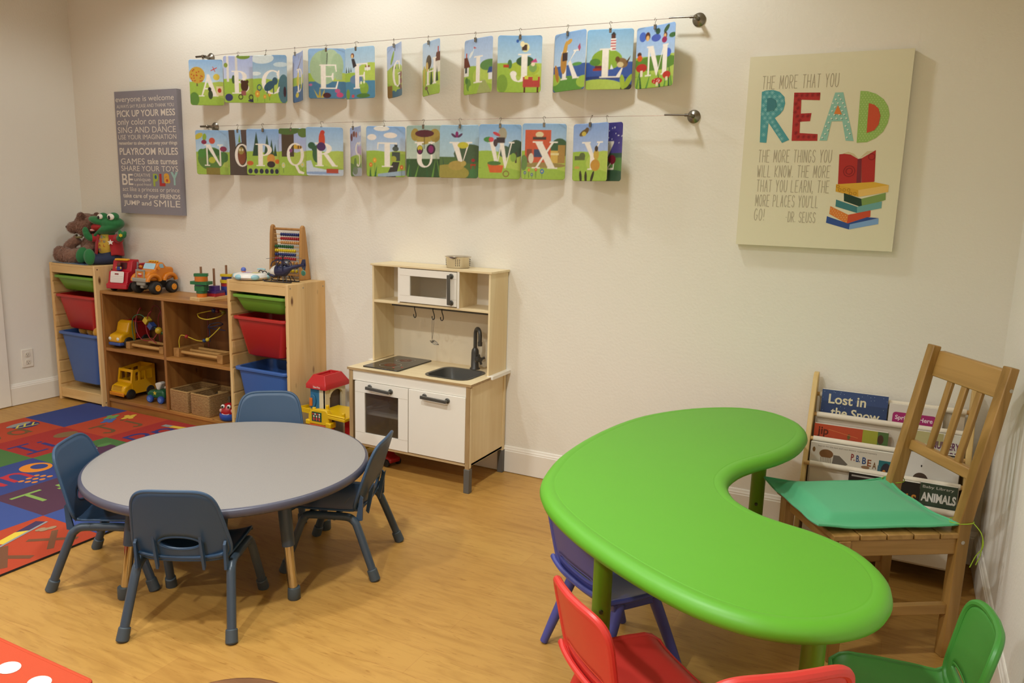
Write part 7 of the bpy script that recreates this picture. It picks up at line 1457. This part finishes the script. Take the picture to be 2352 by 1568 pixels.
pb = [('p', 0, R1(0, 0, 1, 1), '#cfc6b6'), ('p', 1, ellipse(.045, .86, .018, .05), '#7a5a34'), ('p', 1, ellipse(.2, .80, .085, .09), '#7a5534'), ('p', 1, [(.13, .73), (.27, .73), (.25, .46), (.15, .46)], '#c8bfae'), ('p', 1, [(.29, .80), (.36, .80), (.47, .66), (.44, .62), (.28, .62)], '#6a6258'), ('p', 1, R1(.83, .2, .985, .84), '#2c6a70'), ('p', 2, ellipse(.92, .64, .06, .16), '#33303a'), ('p', 3, ellipse(.9, .62, .02, .05), '#c07a2c')]
for k in range(7): pb.append(('p', 2, stroke_quads([(.145+.018*k, .48), (.135+.021*k, .73)], .004)[0], '#6a5a4c'))
for k, (ch, c) in enumerate(zip(('P.', 'B.', 'B', 'E', 'A', 'R'), ('#8a3030', '#2f4a7a', '#2f4a7a', '#8a4a2a', '#7a5a3a', '#4a6a7a'))): pb.append(('t', 2, ch, (.50+.062*k+.012*(k > 1), .75-.008*k-.004*k*k, .50+.062*k+.012*(k > 1)+.046, .88-.008*k-.004*k*k), c, .02))
pb += [('p', 2, ellipse(.68, .66, .05, .03), '#8a6a4a'), ('t', 2, 'Search for the lost and new letters  a picture mystery', (.09, .925, .80, .96), '#8a8070', 0)]
book(2.178, 2.480, -.190, .250, .455, .018, pb, 'white picture book with a muffin on its cover in the third pocket', -4)
book(2.484, 2.700, -.190, .262, .483, .016, [('p', 0, R1(0, 0, 1, 1), '#d9d4cc'), ('p', 1, R1(0, .97, 1, 1), '#3a3430'), ('p', 1, ellipse(.05, .46, .05, .05), '#a05a34'), ('p', 1, ellipse(.42, .5, .12, .12), '#4a3a30'), ('p', 2, ellipse(.46, .46, .05, .07), '#b86a34'), ('p', 1, ellipse(.42, .74, .012, .02), '#3a3430')], 'plain white book with small orange animal in the third pocket', -4)
book(2.330, 2.575, -.243, .165, .372, .014, [('p', 0, R1(0, 0, 1, 1), '#23211f'), ('t', 1, 'ANIMALS', (.34, .60, .97, .78), '#cf8a3a', .03), ('p', 1, R1(.04, .93, .40, .96), '#a8a29a')], 'black animal book in the lowest visible pocket', -4)
book(2.578, 2.700, -.243, .160, .378, .014, [('p', 0, R1(0, 0, 1, 1), '#3a4a3a'), ('t', 1, 'Baby Library', (.06, .90, .9, .96), '#d8d4c8', 0), ('t', 1, 'ANIMALS', (.04, .68, .98, .84), '#e4e2da', .04), ('p', 1, [(.02, .2), (.5, .6), (.95, .2)], '#c8c8c4'), ('p', 2, ellipse(.35, .45, .08, .1), '#2a2a2a')], 'dark green animal book at the right end of the lowest visible pocket', -4)

# ================================================================ OTTOMAN CORNER AND STOOL AT THE BOTTOM EDGE
g = thing('ottoman', 'orange ottoman with white polka dots in the bottom left corner', 'ottoman', (.40, -2.80, 0))
OF = '#b8401a'; x0, x1, y0, y1, zt = -.55, .62, -.30, .318, .365
mb = MB(); mb.box(x0, y0, .02, x1, y1, zt, 0, OF)
k = 0; y = y1-.055
while y > y0:
    x = x1-.09-(.052 if k % 2 else 0)
    while x > x0+.05: mb.flat(ellipse(x, y, .026, .021, 22), lambda u, v: (u, v, zt+.0006), 0, '#e6dcd0'); x -= .104
    y -= .062; k += 1
for k in range(8): 
    for r in range(4): mb.flat(ellipse(x1-.07-.104*k-(.052 if r % 2 else 0), zt-.05-.075*r, .026, .024, 20), lambda u, v: (u, y1+.0006, v), 0, '#e6dcd0')
mb.build('upholstery', painted(.85, 900, .25), g, smooth=0, recalc=False)
mb = MB(); pts = round_rect(x0, y0, x1, y1, .012, 4)
mb.tube([(u, v, zt-.003) for u, v in pts], .005, 8, closed=True, c=OF); mb.build('piping', painted(.85), g)
for sx in (x0+.06, x1-.06):
    for sy in (y0+.06, y1-.06): MB().cyl((sx, sy, .02), (sx, sy, 0), .02, .016, 14).build('foot', plain('#3a2a20', .5), g)
g = thing('wooden_stool', 'dark brown wooden stool just peeking in at the bottom edge of the picture', 'stool', (1.355, -2.448, 0))
MB().lathe([(0, .33), (.15, .33), (.162, .336), (.165, .346), (.160, .356), (.15, .36), (0, .36)], (0, 0, 0), 40).build('seat', wood('#7c5230', '#5f3c20', 'x', 1, .4), g, smooth=50)
for k in range(4):
    a = PI/4+PI/2*k; MB().cyl((.11*math.cos(a), .11*math.sin(a), .33), (.14*math.cos(a), .14*math.sin(a), 0), .017, .014, 16).build('leg', wood('#7c5230', '#5f3c20', 'z', 1, .4), g)
